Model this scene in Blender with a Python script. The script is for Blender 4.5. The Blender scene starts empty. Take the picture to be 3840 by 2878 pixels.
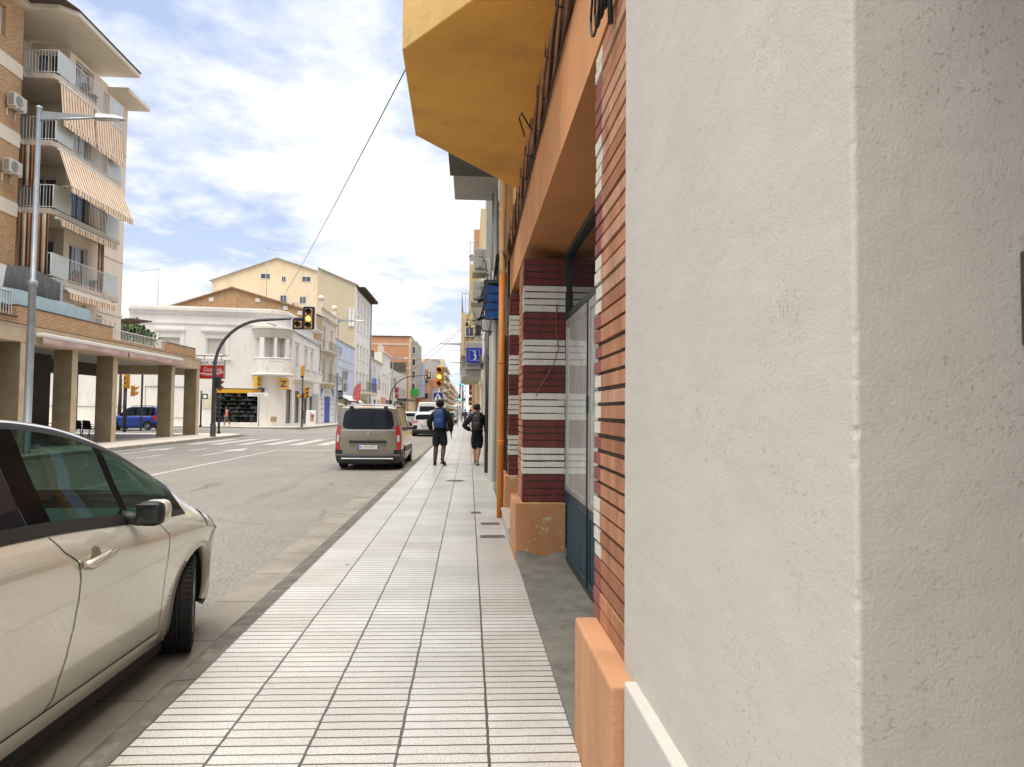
import bpy, bmesh, math, random
import numpy as np
from mathutils import Vector, Matrix
R = math.radians
random.seed(7)
scn = bpy.context.scene
col = scn.collection
# ------------------------------------------------------------------ camera
cam_d = bpy.data.cameras.new("camera"); cam = bpy.data.objects.new("camera", cam_d); col.objects.link(cam)
yaw, pitch, roll = R(3.5472), R(2.3470), 0.0095
fw = Vector((math.sin(yaw)*math.cos(pitch), math.cos(yaw)*math.cos(pitch), math.sin(pitch)))
rt0 = Vector((math.cos(yaw), -math.sin(yaw), 0)); up0 = rt0.cross(fw)
rt = math.cos(roll)*rt0 + math.sin(roll)*up0; up = -math.sin(roll)*rt0 + math.cos(roll)*up0
mw = Matrix.Identity(4)
for i in range(3):
    mw[i][0] = rt[i]; mw[i][1] = up[i]; mw[i][2] = -fw[i]
mw[0][3], mw[1][3], mw[2][3] = 0.0, 0.0, 1.5
cam.matrix_world = mw
cam_d.sensor_fit = 'HORIZONTAL'; cam_d.sensor_width = 36.0; cam_d.lens = 36.0*2587/3840
cam_d.clip_start = 0.05; cam_d.clip_end = 6000
scn.camera = cam
# ------------------------------------------------------------------ world: daylight sky with broken cloud
SUN_EL, SUN_AZ = R(79), R(200)      # azimuth from +Y towards +X
world = bpy.data.worlds.new("World"); scn.world = world; world.use_nodes = True
wn = world.node_tree.nodes; wl = world.node_tree.links
for n in list(wn): wn.remove(n)
def W(t, **k):
    n = wn.new(t)
    for a, b in k.items(): setattr(n, a, b)
    return n
out = W('ShaderNodeOutputWorld'); bg = W('ShaderNodeBackground'); bg.inputs[1].default_value = 0.10
sky = W('ShaderNodeTexSky', sky_type='NISHITA'); sky.sun_disc = False
sky.sun_elevation = SUN_EL; sky.sun_rotation = SUN_AZ; sky.air_density = 1.0; sky.dust_density = 0.6; sky.ozone_density = 2.5
tc = W('ShaderNodeTexCoord'); sx = W('ShaderNodeSeparateXYZ'); wl.new(tc.outputs['Generated'], sx.inputs[0])
def wm(op, a, b=None):
    n = W('ShaderNodeMath', operation=op)
    for i, v in enumerate((a, b)):
        if v is None: continue
        if isinstance(v, (int, float)): n.inputs[i].default_value = v
        else: wl.new(v, n.inputs[i])
    return n.outputs[0]
zz = wm('ADD', wm('MAXIMUM', sx.outputs[2], 0.0), 0.16)
cx = W('ShaderNodeCombineXYZ'); wl.new(wm('DIVIDE', sx.outputs[0], zz), cx.inputs[0]); wl.new(wm('DIVIDE', sx.outputs[1], zz), cx.inputs[1]); cx.inputs[2].default_value = 3.7
def wnoise(scale, detail, rough, dist=0.0):
    n = W('ShaderNodeTexNoise'); n.inputs['Scale'].default_value = scale; n.inputs['Detail'].default_value = detail
    n.inputs['Roughness'].default_value = rough; n.inputs['Distortion'].default_value = dist; wl.new(cx.outputs[0], n.inputs['Vector']); return n.outputs[0]
n1 = wnoise(1.55, 8, 0.54, 0.15); n2 = wnoise(7, 6, 0.6, 0.1)
def ramp(src, p0, p1, c0=(0,0,0,1), c1=(1,1,1,1)):
    r = W('ShaderNodeValToRGB'); r.color_ramp.elements[0].position = p0; r.color_ramp.elements[1].position = p1
    r.color_ramp.elements[0].color = c0; r.color_ramp.elements[1].color = c1; wl.new(src, r.inputs[0]); return r.outputs[0]
mask = ramp(wm('ADD', wm('MULTIPLY', n1, 0.85), wm('MULTIPLY', n2, 0.15)), 0.435, 0.56)
hz = ramp(sx.outputs[2], 0.03, 0.28, (1,1,1,1), (0,0,0,1))      # thicker cloud towards the horizon
mask2 = wm('MINIMUM', wm('ADD', wm('MULTIPLY', mask, 0.92), wm('MULTIPLY', hz, 0.5)), 0.96)
shade = ramp(n2, 0.30, 0.62, (4.0,4.15,4.5,1), (4.85,4.85,4.85,1))
pale = W('ShaderNodeMixRGB'); pale.inputs[0].default_value = 0.85; pale.inputs[2].default_value = (2.25,2.7,3.8,1); wl.new(sky.outputs[0], pale.inputs[1])
mx = W('ShaderNodeMixRGB'); wl.new(mask2, mx.inputs[0]); wl.new(pale.outputs[0], mx.inputs[1]); wl.new(shade, mx.inputs[2])
wl.new(mx.outputs[0], bg.inputs[0]); wl.new(bg.outputs[0], out.inputs[0])
# ------------------------------------------------------------------ sun behind thin cloud (wide and weak)
sun_d = bpy.data.lights.new("sun", 'SUN'); sun_d.energy = 2.1; sun_d.angle = R(64); sun_d.color = (1.0, 0.91, 0.77)
sun = bpy.data.objects.new("sun", sun_d); col.objects.link(sun); sun.location = (20, -20, 40)
sd = Vector((math.sin(SUN_AZ)*math.cos(SUN_EL), math.cos(SUN_AZ)*math.cos(SUN_EL), math.sin(SUN_EL)))
sun.rotation_euler = sd.to_track_quat('Z', 'Y').to_euler()
vs = scn.view_settings; vs.view_transform = 'Standard'; vs.look = 'None'; vs.exposure = 1.3; vs.gamma = 1.0; vs.use_curve_mapping = False
# ------------------------------------------------------------------ materials
MATS = {}
def newmat(name):
    m = bpy.data.materials.new(name); m.use_nodes = True; MATS[name] = m
    return m, m.node_tree.nodes, m.node_tree.links, m.node_tree.nodes['Principled BSDF']
def mnode(ns, t, **k):
    n = ns.new(t)
    for a, b in k.items(): setattr(n, a, b)
    return n
def noise(ns, ls, scale, detail=4, rough=0.55, vec=None, stretch=None):
    n = ns.new('ShaderNodeTexNoise'); n.inputs['Scale'].default_value = scale; n.inputs['Detail'].default_value = detail; n.inputs['Roughness'].default_value = rough
    if vec is None:
        t = ns.new('ShaderNodeTexCoord'); vec = t.outputs['Object']
    if stretch:
        mp = ns.new('ShaderNodeMapping'); mp.inputs['Scale'].default_value = stretch; ls.new(vec, mp.inputs['Vector']); vec = mp.outputs[0]
    ls.new(vec, n.inputs['Vector']); return n.outputs[0]
def rampn(ns, ls, src, p0, p1, c0, c1):
    r = ns.new('ShaderNodeValToRGB'); e = r.color_ramp.elements; e[0].position = p0; e[1].position = p1; e[0].color = c0; e[1].color = c1
    ls.new(src, r.inputs[0]); return r.outputs[0]
def c4(c, f=1.0): return (min(c[0]*f,1), min(c[1]*f,1), min(c[2]*f,1), 1)
def mixc(ns, ls, fac, a, b, mode='MIX'):
    m = ns.new('ShaderNodeMixRGB'); m.blend_type = mode
    for i, v in ((0, fac), (1, a), (2, b)):
        if isinstance(v, (int, float)): m.inputs[i].default_value = v
        elif isinstance(v, tuple): m.inputs[i].default_value = v
        else: ls.new(v, m.inputs[i])
    return m.outputs[0]
def bumpn(ns, ls, h, p, strength=0.3, dist=0.01, chain=None):
    b = ns.new('ShaderNodeBump'); b.inputs['Strength'].default_value = strength; b.inputs['Distance'].default_value = dist
    ls.new(h, b.inputs['Height'])
    if chain is not None: ls.new(chain, b.inputs['Normal'])
    ls.new(b.outputs[0], p.inputs['Normal']); return b.outputs[0]
def mat(name, c, rough=0.7, var=0.12, scale=3.0, bump=0.0, bscale=40, metal=0.0, dirt=0.0, dirtc=(0.12,0.1,0.08), coat=0.0, streak=False, spec=None):
    """painted / plastered / metal surface: base colour with large soft variation, fine grain and blotches of wear"""
    if name in MATS: return MATS[name]
    m, ns, ls, p = newmat(name)
    a = noise(ns, ls, scale, 5, 0.6, None, (1, 1, 0.25) if streak else None)
    cc = rampn(ns, ls, a, 0.3, 0.7, c4(c, 1-var), c4(c, 1+var))
    if dirt > 0:
        d = noise(ns, ls, scale*1.7+0.6, 7, 0.68, None, (1, 1, 0.35) if streak else None)
        f = rampn(ns, ls, d, 0.52, 0.72, (0,0,0,1), (dirt,dirt,dirt,1))
        cc = mixc(ns, ls, f, cc, c4(dirtc))
    ls.new(cc, p.inputs['Base Color']); p.inputs['Roughness'].default_value = rough; p.inputs['Metallic'].default_value = metal
    if coat: p.inputs['Coat Weight'].default_value = coat; p.inputs['Coat Roughness'].default_value = 0.03
    if spec is not None: p.inputs['Specular IOR Level'].default_value = spec
    if bump: bumpn(ns, ls, noise(ns, ls, bscale, 4, 0.6), p, bump, 0.01)
    return m
def brick(name, c1, c2, mortar, bw=0.25, bh=0.075, ms=0.012, rough=0.85, bump=0.5, stain=0.25, stainc=(0.25,0.2,0.15)):
    if name in MATS: return MATS[name]
    m, ns, ls, p = newmat(name)
    uv = ns.new('ShaderNodeUVMap'); uv.uv_map = 'UVMap'
    b = ns.new('ShaderNodeTexBrick'); ls.new(uv.outputs[0], b.inputs['Vector'])
    b.inputs['Color1'].default_value = c4(c1); b.inputs['Color2'].default_value = c4(c2); b.inputs['Mortar'].default_value = c4(mortar)
    b.inputs['Scale'].default_value = 1.0; b.inputs['Brick Width'].default_value = bw; b.inputs['Row Height'].default_value = bh; b.inputs['Mortar Size'].default_value = ms
    b.inputs['Mortar Smooth'].default_value = 0.15
    n = noise(ns, ls, 9, 5, 0.65); cc = mixc(ns, ls, 1.0, b.outputs[0], rampn(ns, ls, n, 0.3, 0.7, (0.72,0.72,0.72,1), (1.12,1.1,1.08,1)), 'MULTIPLY')
    s = noise(ns, ls, 0.9, 6, 0.65); cc = mixc(ns, ls, rampn(ns, ls, s, 0.5, 0.75, (0,0,0,1), (stain,stain,stain,1)), cc, c4(stainc))
    ls.new(cc, p.inputs['Base Color']); p.inputs['Roughness'].default_value = rough
    inv = ns.new('ShaderNodeMath'); inv.operation = 'SUBTRACT'; inv.inputs[0].default_value = 1.0; ls.new(b.outputs[1], inv.inputs[1])
    bumpn(ns, ls, inv.outputs[0], p, bump, 0.01)
    return m
def glassmat(name, tint, rough=0.03, trans=0.0, refl=1.0):
    """window pane: reflects by Fresnel; behind it either a dark room colour or a tinted see-through"""
    if name in MATS: return MATS[name]
    m, ns, ls, p = newmat(name)
    outn = ns['Material Output']
    if trans == 0:
        a = noise(ns, ls, 1.1, 3, 0.5)
        ls.new(rampn(ns, ls, a, 0.35, 0.65, c4(tint, 0.6), c4(tint, 1.5)), p.inputs['Base Color'])
        p.inputs['Roughness'].default_value = rough; p.inputs['IOR'].default_value = 1.52; p.inputs['Specular IOR Level'].default_value = 0.5*refl
        p.inputs['Coat Weight'].default_value = 0.4*refl
        return m
    tr = ns.new('ShaderNodeBsdfTransparent'); tr.inputs[0].default_value = c4(tint)
    gl = ns.new('ShaderNodeBsdfGlossy'); gl.inputs['Roughness'].default_value = rough
    fr = ns.new('ShaderNodeFresnel'); fr.inputs[0].default_value = 1.5
    ad = ns.new('ShaderNodeMath'); ad.operation = 'MULTIPLY'; ad.inputs[1].default_value = 1.3*refl; ad.use_clamp = True; ls.new(fr.outputs[0], ad.inputs[0])
    mx = ns.new('ShaderNodeMixShader'); ls.new(ad.outputs[0], mx.inputs[0]); ls.new(tr.outputs[0], mx.inputs[1]); ls.new(gl.outputs[0], mx.inputs[2])
    ls.new(mx.outputs[0], outn.inputs[0]); return m
def emit(name, c, s):
    if name in MATS: return MATS[name]
    m, ns, ls, p = newmat(name); p.inputs['Base Color'].default_value = c4(c); p.inputs['Emission Color'].default_value = c4(c); p.inputs['Emission Strength'].default_value = s
    return m
def stripes(name, cols, widths, rough=0.85):
    """woven stripes running along V, repeated over U (metres)"""
    if name in MATS: return MATS[name]
    m, ns, ls, p = newmat(name)
    uv = ns.new('ShaderNodeUVMap'); uv.uv_map = 'UVMap'; s = ns.new('ShaderNodeSeparateXYZ'); ls.new(uv.outputs[0], s.inputs[0])
    tot = sum(widths); d = ns.new('ShaderNodeMath'); d.operation = 'DIVIDE'; d.inputs[1].default_value = tot; ls.new(s.outputs[0], d.inputs[0])
    f = ns.new('ShaderNodeMath'); f.operation = 'FRACT'; ls.new(d.outputs[0], f.inputs[0])
    r = ns.new('ShaderNodeValToRGB'); r.color_ramp.interpolation = 'CONSTANT'; e = r.color_ramp.elements
    pos = 0.0
    for i, (cc, w) in enumerate(zip(cols, widths)):
        el = e[0] if i == 0 else (e[1] if i == 1 else e.new(pos/tot)); el.position = pos/tot; el.color = c4(cc); pos += w
    ls.new(f.outputs[0], r.inputs[0])
    n = noise(ns, ls, 2.5, 4, 0.6); ls.new(mixc(ns, ls, 1.0, r.outputs[0], rampn(ns, ls, n, 0.3, 0.7, (0.82,0.8,0.78,1), (1.05,1.05,1.05,1)), 'MULTIPLY'), p.inputs['Base Color'])
    p.inputs['Roughness'].default_value = rough; return m
# ------------------------------------------------------------------ mesh builder
WM = {}
class MB:
    def __init__(s): s.v = []; s.f = []; s.m = []; s.uv = []; s.mats = []; s.sm = []
    def mi(s, m):
        if m not in s.mats: s.mats.append(m)
        return s.mats.index(m)
    def face(s, pts, m, uv=None, smooth=False):
        b = len(s.v); s.v += [tuple(p) for p in pts]; s.f.append(tuple(range(b, b+len(pts)))); s.m.append(s.mi(m)); s.sm.append(smooth)
        if uv is None:
            a, b2, c = Vector(pts[0]), Vector(pts[1]), Vector(pts[2])
            n = (b2-a).cross(c-a)
            if abs(n.z) > 0.75*n.length: uv = [(p[0], p[1]) for p in pts]
            else:
                t = Vector((-n.y, n.x, 0)); t = t.normalized() if t.length > 1e-9 else Vector((1,0,0))
                uv = [(Vector(p).dot(t), p[2]) for p in pts]
        s.uv.append(uv)
    def box(s, x0, x1, y0, y1, z0, z1, m, skip=''):
        P = [(x0,y0,z0),(x1,y0,z0),(x1,y1,z0),(x0,y1,z0),(x0,y0,z1),(x1,y0,z1),(x1,y1,z1),(x0,y1,z1)]
        for k, q in (('b',(3,2,1,0)),('t',(4,5,6,7)),('f',(0,1,5,4)),('k',(2,3,7,6)),('l',(3,0,4,7)),('r',(1,2,6,5))):
            if k not in skip: s.face([P[i] for i in q], m)
    def obox(s, c, u, v, w, m):
        """box about centre c with half-extent vectors u, v, w"""
        c, u, v, w = Vector(c), Vector(u), Vector(v), Vector(w)
        if u.cross(v).dot(w) < 0: u = -u
        P = [c-u-v-w, c+u-v-w, c+u+v-w, c-u+v-w, c-u-v+w, c+u-v+w, c+u+v+w, c-u+v+w]
        for q in ((3,2,1,0),(4,5,6,7),(0,1,5,4),(2,3,7,6),(3,0,4,7),(1,2,6,5)): s.face([P[i] for i in q], m)
    def prism(s, poly, z0, z1, m, mtop=None, mbot=None):
        ar = sum(poly[i][0]*poly[(i+1)%len(poly)][1]-poly[(i+1)%len(poly)][0]*poly[i][1] for i in range(len(poly)))
        if ar < 0: poly = poly[::-1]
        n = len(poly)
        s.face([(x,y,z1) for x,y in poly], mtop or m); s.face([(x,y,z0) for x,y in poly[::-1]], mbot or m)
        for i in range(n):
            a, b = poly[i], poly[(i+1)%n]; s.face([(a[0],a[1],z0),(b[0],b[1],z0),(b[0],b[1],z1),(a[0],a[1],z1)], m)
    def sweep(s, o, u, v, w, poly, depth, m, mside=None):
        """extrude a 2D outline (a along u, b along v) by depth along w"""
        o, u, v, w = Vector(o), Vector(u), Vector(v), Vector(w)
        F = [o+u*a+v*b for a, b in poly]; B = [p+w*depth for p in F]; n = len(poly)
        nn = sum(((F[i]-F[0]).cross(F[i+1]-F[0]) for i in range(1, n-1)), Vector((0,0,0)))
        if nn.dot(w) > 0: F2, B2 = F[::-1], B
        else: F2, B2 = F, B[::-1]
        s.face(F2, m); s.face(B2, m)
        flip = nn.dot(w) > 0
        for i in range(n):
            j = (i+1) % n; q = [F[i], F[j], B[j], B[i]]
            s.face(q if flip else q[::-1], mside or m)
    def sball(s, c, rx, ry, rz, m, n=3.5, seg=24):
        c = Vector(c); g = lambda q: math.copysign(abs(q)**(2/n), q)
        s.grid(lambda u, v: c+Vector((rx*g(math.cos(v))*g(math.cos(u)), ry*g(math.cos(v))*g(math.sin(u)), rz*g(math.sin(v)))), [2*math.pi*i/seg for i in range(seg+1)], [-math.pi/2+math.pi*i/12 for i in range(13)], m)
    def tube(s, pts, r, m, seg=8, cap=True, r2=None):
        pts = [Vector(p) for p in pts]; N = len(pts); rs = [r + ((r2 if r2 is not None else r)-r)*i/max(N-1,1) for i in range(N)] if not isinstance(r, (list, tuple)) else r
        rings = []; prev = None
        for i, p in enumerate(pts):
            t = (pts[min(i+1,N-1)]-pts[max(i-1,0)]).normalized()
            if prev is None:
                a = Vector((0,0,1)) if abs(t.z) < 0.9 else Vector((1,0,0)); x = t.cross(a).normalized()
            else: x = (prev - t*prev.dot(t)).normalized()
            prev = x; y = t.cross(x)
            rings.append([p + (x*math.cos(2*math.pi*k/seg)+y*math.sin(2*math.pi*k/seg))*rs[i] for k in range(seg)])
        for i in range(N-1):
            for k in range(seg):
                l = (k+1) % seg; s.face([rings[i][k], rings[i][l], rings[i+1][l], rings[i+1][k]], m, smooth=True)
        if cap: s.face(rings[0][::-1], m); s.face(rings[-1], m)
    def lathe(s, prof, o, m, seg=24, axis=(0,0,1), smooth=True):
        """profile [(radius, height)...] turned about an axis through o"""
        ax = Vector(axis).normalized(); a = Vector((1,0,0)) if abs(ax.x) < 0.9 else Vector((0,1,0)); x = ax.cross(a).normalized(); y = ax.cross(x); o = Vector(o)
        rg = [[o+ax*h+(x*math.cos(2*math.pi*k/seg)+y*math.sin(2*math.pi*k/seg))*max(r,1e-4) for k in range(seg)] for r, h in prof]
        for i in range(len(prof)-1):
            for k in range(seg):
                l = (k+1) % seg; s.face([rg[i][k], rg[i][l], rg[i+1][l], rg[i+1][k]], m, smooth=smooth)
    def ball(s, c, rx, ry, rz, m, seg=14, rot=None):
        c = Vector(c); n = seg//2
        def P(i, k):
            t = math.pi*i/n; q = Vector((rx*math.sin(t)*math.cos(2*math.pi*k/seg), ry*math.sin(t)*math.sin(2*math.pi*k/seg), -rz*math.cos(t)))
            return c + (rot @ q if rot else q)
        for i in range(n):
            for k in range(seg):
                q = [P(i,k), P(i,k+1), P(i+1,k+1), P(i+1,k)]
                if i == 0: q = [q[0], q[2], q[3]]
                elif i == n-1: q = q[:3]
                s.face(q, m, smooth=True)
    def grid(s, fn, us, vs_, m, smooth=True, flip=False, keep=None, uvs=None):
        P = [[Vector(fn(u, v)) for v in vs_] for u in us]
        for i in range(len(us)-1):
            for j in range(len(vs_)-1):
                if keep and not keep(0.5*(us[i]+us[i+1]), 0.5*(vs_[j]+vs_[j+1])): continue
                q = [P[i][j], P[i+1][j], P[i+1][j+1], P[i][j+1]]
                uv = [(us[i],vs_[j]),(us[i+1],vs_[j]),(us[i+1],vs_[j+1]),(us[i],vs_[j+1])] if uvs else None
                if flip: q = q[::-1]; uv = uv[::-1] if uv else None
                s.face(q, m, uv, smooth)
    def text(s, txt, o, u, v, h, m, width=None, align='LEFT', shear=0.0, depth=0.0, thick=0.0):
        """flat lettering: letters run along u, stand along v, capital height h"""
        cu = bpy.data.curves.new('t', 'FONT'); cu.body = txt; cu.size = 1.0; cu.align_x = align; cu.shear = shear; cu.resolution_u = 3; cu.offset = thick; cu.extrude = 0.0
        ob = bpy.data.objects.new('t', cu); col.objects.link(ob); dg = bpy.context.evaluated_depsgraph_get(); me = ob.evaluated_get(dg).to_mesh()
        vs_ = [tuple(q.co) for q in me.vertices]; fs = [tuple(pp.vertices) for pp in me.polygons]; ob.evaluated_get(dg).to_mesh_clear()
        col.objects.unlink(ob); bpy.data.objects.remove(ob); bpy.data.curves.remove(cu)
        if not vs_: return
        o, u, v = Vector(o), Vector(u).normalized(), Vector(v).normalized(); sc = h/0.69; xs = [q[0] for q in vs_]; w0 = max(xs)-min(xs); sx_ = sc if width is None else width/w0
        for f in fs: s.face([o+u*(vs_[i][0]*sx_)+v*(vs_[i][1]*sc) for i in f], m)
    def build(s, name, parent=None, merge=True, bevel=0.0, bseg=1, shade=None):
        me = bpy.data.meshes.new(name); me.from_pydata(s.v, [], s.f)
        for m in s.mats: me.materials.append(m)
        me.polygons.foreach_set('material_index', s.m)
        ul = me.uv_layers.new(name='UVMap'); ul.data.foreach_set('uv', [c for f in s.uv for p in f for c in p])
        me.polygons.foreach_set('use_smooth', s.sm if shade is None else [shade]*len(s.f))
        if merge:
            bm = bmesh.new(); bm.from_mesh(me); bmesh.ops.remove_doubles(bm, verts=bm.verts, dist=0.00025); bm.to_mesh(me); bm.free()
        ob = bpy.data.objects.new(name, me); col.objects.link(ob)
        if parent is not None:
            ob.parent = parent; ob.matrix_parent_inverse = WM.get(parent.name, Matrix.Identity(4)).inverted()
        if bevel:
            b = ob.modifiers.new('bevel', 'BEVEL'); b.width = bevel; b.segments = bseg; b.limit_method = 'ANGLE'; b.angle_limit = R(40)
        return ob
def tag(o, label=None, cat=None, group=None, kind=None):
    if label: o['label'] = label
    if cat: o['category'] = cat
    if group: o['group'] = group
    if kind: o['kind'] = kind
    return o
def empty(name, loc, label, cat, group=None, rz=0.0):
    o = bpy.data.objects.new(name, None); o.empty_display_size = 0.2; col.objects.link(o); o.location = loc; o.rotation_euler = (0,0,rz)
    WM[o.name] = Matrix.Translation(Vector(loc)) @ Matrix.Rotation(rz, 4, 'Z')
    return tag(o, label, cat, group)
def copy_tree(o, parent=None):
    c = o.copy(); col.objects.link(c)
    if parent is not None: c.parent = parent
    for ch in list(o.children): copy_tree(ch, c)
    return c
def wallf(mb, o, u, n, w, z0, z1, ops, m, depth=0.2, mrev=None, du=None):
    """a wall face seen along -n with real openings (u0,u1,z0,z1) and their reveals"""
    o, u, n = Vector(o), Vector(u), Vector(n); Z = Vector((0,0,1)); right = u.cross(Z).dot(n) > 0
    us = sorted({0.0, w} | {a for q in ops for a in q[:2]}); zs = sorted({z0, z1} | {a for q in ops for a in q[2:4]})
    def fc(P, mm):
        a, b, c = P[0], P[1], P[2]; mb.face(P, mm)
    for i in range(len(us)-1):
        for j in range(len(zs)-1):
            uc, zc = (us[i]+us[i+1])/2, (zs[j]+zs[j+1])/2
            if any(q[0] < uc < q[1] and q[2] < zc < q[3] for q in ops): continue
            q = [o+u*us[i]+Z*zs[j], o+u*us[i+1]+Z*zs[j], o+u*us[i+1]+Z*zs[j+1], o+u*us[i]+Z*zs[j+1]]
            fc(q if right else q[::-1], m)
    for a, b, c, d in [q[:4] for q in ops]:
        A, B, C, D = o+u*a+Z*c, o+u*b+Z*c, o+u*b+Z*d, o+u*a+Z*d
        for p, q in ((A,B),(B,C),(C,D),(D,A)):
            f = [p, p-n*depth, q-n*depth, q]; mb.face(f if right else f[::-1], mrev or m)
# ================================================================== SETTING: ground, road, pavements
X3, Y3, Z3 = Vector((1,0,0)), Vector((0,1,0)), Vector((0,0,1))
def asphalt():
    m, ns, ls, p = newmat('asphalt')
    a = noise(ns, ls, 0.35, 6, 0.65); b = noise(ns, ls, 55, 3, 0.7); c = noise(ns, ls, 1.4, 7, 0.72, None, (1.6, 0.22, 1))
    cc = rampn(ns, ls, a, 0.3, 0.7, (0.185,0.179,0.170,1), (0.24,0.232,0.219,1))
    cc = mixc(ns, ls, rampn(ns, ls, c, 0.52, 0.72, (0,0,0,1), (0.55,0.55,0.55,1)), cc, (0.125,0.12,0.112,1))
    sp = ns.new('ShaderNodeTexVoronoi'); sp.inputs['Scale'].default_value = 2.3; cc = mixc(ns, ls, rampn(ns, ls, sp.outputs['Distance'], 0.02, 0.06, (0.8,0.8,0.8,1), (0,0,0,1)), cc, (0.07,0.066,0.06,1))
    cc = mixc(ns, ls, 1.0, cc, rampn(ns, ls, b, 0.32, 0.68, (0.55,0.55,0.56,1), (1.5,1.48,1.42,1)), 'MULTIPLY')
    v = ns.new('ShaderNodeTexVoronoi'); v.feature = 'DISTANCE_TO_EDGE'; v.inputs['Scale'].default_value = 0.42
    t = ns.new('ShaderNodeTexCoord'); mp = ns.new('ShaderNodeMapping'); mp.inputs['Scale'].default_value = (1.0, 0.55, 1)
    wv = ns.new('ShaderNodeMixRGB'); wv.inputs[0].default_value = 0.35; nz = ns.new('ShaderNodeTexNoise'); nz.inputs['Scale'].default_value = 0.9; nz.inputs['Detail'].default_value = 6; ls.new(t.outputs['Object'], nz.inputs['Vector'])
    ls.new(t.outputs['Object'], mp.inputs['Vector']); ls.new(mp.outputs[0], wv.inputs[1]); ls.new(nz.outputs['Color'], wv.inputs[2]); ls.new(wv.outputs[0], v.inputs['Vector'])
    cr = rampn(ns, ls, v.outputs[0], 0.004, 0.012, (1,1,1,1), (0,0,0,1)); g = rampn(ns, ls, noise(ns, ls, 0.25, 3), 0.5, 0.58, (0,0,0,1), (0.35,0.35,0.35,1))
    cc = mixc(ns, ls, mixc(ns, ls, 1.0, cr, g, 'MULTIPLY'), cc, (0.05,0.048,0.045,1))
    ls.new(cc, p.inputs['Base Color']); p.inputs['Roughness'].default_value = 0.82; bumpn(ns, ls, b, p, 0.5, 0.01); return m
def tiles():
    """ribbed 40 cm terrazzo pavement slabs: cross grooves each 8 cm, joints between the slabs"""
    m, ns, ls, p = newmat('ribbed_tiles')
    t = ns.new('ShaderNodeTexCoord'); s = ns.new('ShaderNodeSeparateXYZ'); ls.new(t.outputs['Object'], s.inputs[0])
    def M(op, a, b=None, c=None):
        n = ns.new('ShaderNodeMath'); n.operation = op
        for i, q in enumerate((a, b, c)):
            if q is None: continue
            if isinstance(q, (int, float)): n.inputs[i].default_value = q
            else: ls.new(q, n.inputs[i])
        return n.outputs[0]
    wob = M('MULTIPLY', M('SUBTRACT', noise(ns, ls, 7, 3), 0.5), 0.012)
    x = M('ADD', s.outputs[0], wob); y = M('ADD', M('ADD', s.outputs[1], M('MULTIPLY', s.outputs[0], 0.010)), wob)
    cx_ = M('DIVIDE', M('ADD', x, 1.5), 0.4); ci = M('FLOOR', cx_); fx = M('FRACT', cx_)
    y = M('ADD', y, M('MULTIPLY', M('SINE', M('MULTIPLY', ci, 12.9)), 0.035))
    fy = M('FRACT', M('DIVIDE', M('ADD', y, 40.0), 0.08)); ft = M('FRACT', M('DIVIDE', M('ADD', y, 40.0), 0.4))
    ti = M('FLOOR', M('DIVIDE', M('ADD', y, 40.0), 0.4))
    gr = M('LESS_THAN', fy, 0.15)                      # groove
    jx = M('LESS_THAN', fx, M('ADD', 0.012, M('MULTIPLY', noise(ns, ls, 9, 3), 0.034))); jx2 = M('GREATER_THAN', fx, 0.996); jx = M('MAXIMUM', jx, jx2)
    jy = M('LESS_THAN', ft, 0.022)
    cell = ns.new('ShaderNodeTexWhiteNoise'); cell.noise_dimensions = '2D'; cv = ns.new('ShaderNodeCombineXYZ'); ls.new(ci, cv.inputs[0]); ls.new(ti, cv.inputs[1]); ls.new(cv.outputs[0], cell.inputs['Vector'])
    base = rampn(ns, ls, noise(ns, ls, 1.3, 6, 0.65), 0.3, 0.7, (0.53,0.53,0.51,1), (0.65,0.65,0.635,1))
    base = mixc(ns, ls, 1.0, base, rampn(ns, ls, cell.outputs[0], 0.0, 1.0, (0.86,0.85,0.82,1), (1.05,1.05,1.05,1)), 'MULTIPLY')
    spk = rampn(ns, ls, noise(ns, ls, 120, 2, 0.5), 0.36, 0.47, (0.60,0.57,0.54,1), (1,1,1,1)); base = mixc(ns, ls, 1.0, base, spk, 'MULTIPLY')
    base = mixc(ns, ls, rampn(ns, ls, noise(ns, ls, 0.85, 7, 0.7), 0.53, 0.70, (0,0,0,1), (0.42,0.42,0.42,1)), base, (0.36,0.325,0.27,1))
    edge = rampn(ns, ls, M('ADD', M('ABSOLUTE', M('ADD', s.outputs[0], 0.5)), M('MULTIPLY', noise(ns, ls, 3.0, 5), 0.5)), 1.02, 1.30, (0,0,0,1), (0.5,0.5,0.5,1))
    base = mixc(ns, ls, edge, base, (0.40,0.35,0.285,1))
    d = rampn(ns, ls, noise(ns, ls, 0.7, 5, 0.6), 0.35, 0.65, (0.72,0.72,0.72,1), (1,1,1,1))
    mid = M('LESS_THAN', M('ABSOLUTE', M('SUBTRACT', ci, 2.0)), 0.3)         # the darker, dirtier course of slabs
    dg = M('MAXIMUM', d, M('MULTIPLY', mid, 0.97))
    g1 = M('MULTIPLY', gr, dg); g2 = M('MULTIPLY', M('MAXIMUM', jx, jy), 0.95); g = M('MAXIMUM', g1, g2)
    cc = mixc(ns, ls, g, base, (0.06,0.05,0.036,1)); ls.new(cc, p.inputs['Base Color'])
    gum = ns.new('ShaderNodeTexVoronoi'); gum.inputs['Scale'].default_value = 1.35; ls.new(t.outputs['Object'], gum.inputs['Vector'])
    gm = M('LESS_THAN', M('ADD', gum.outputs['Distance'], M('MULTIPLY', noise(ns, ls, 30, 2), 0.02)), 0.042)
    cc = mixc(ns, ls, gm, cc, (0.13,0.115,0.10,1)); ls.new(cc, p.inputs['Base Color'])
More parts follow.
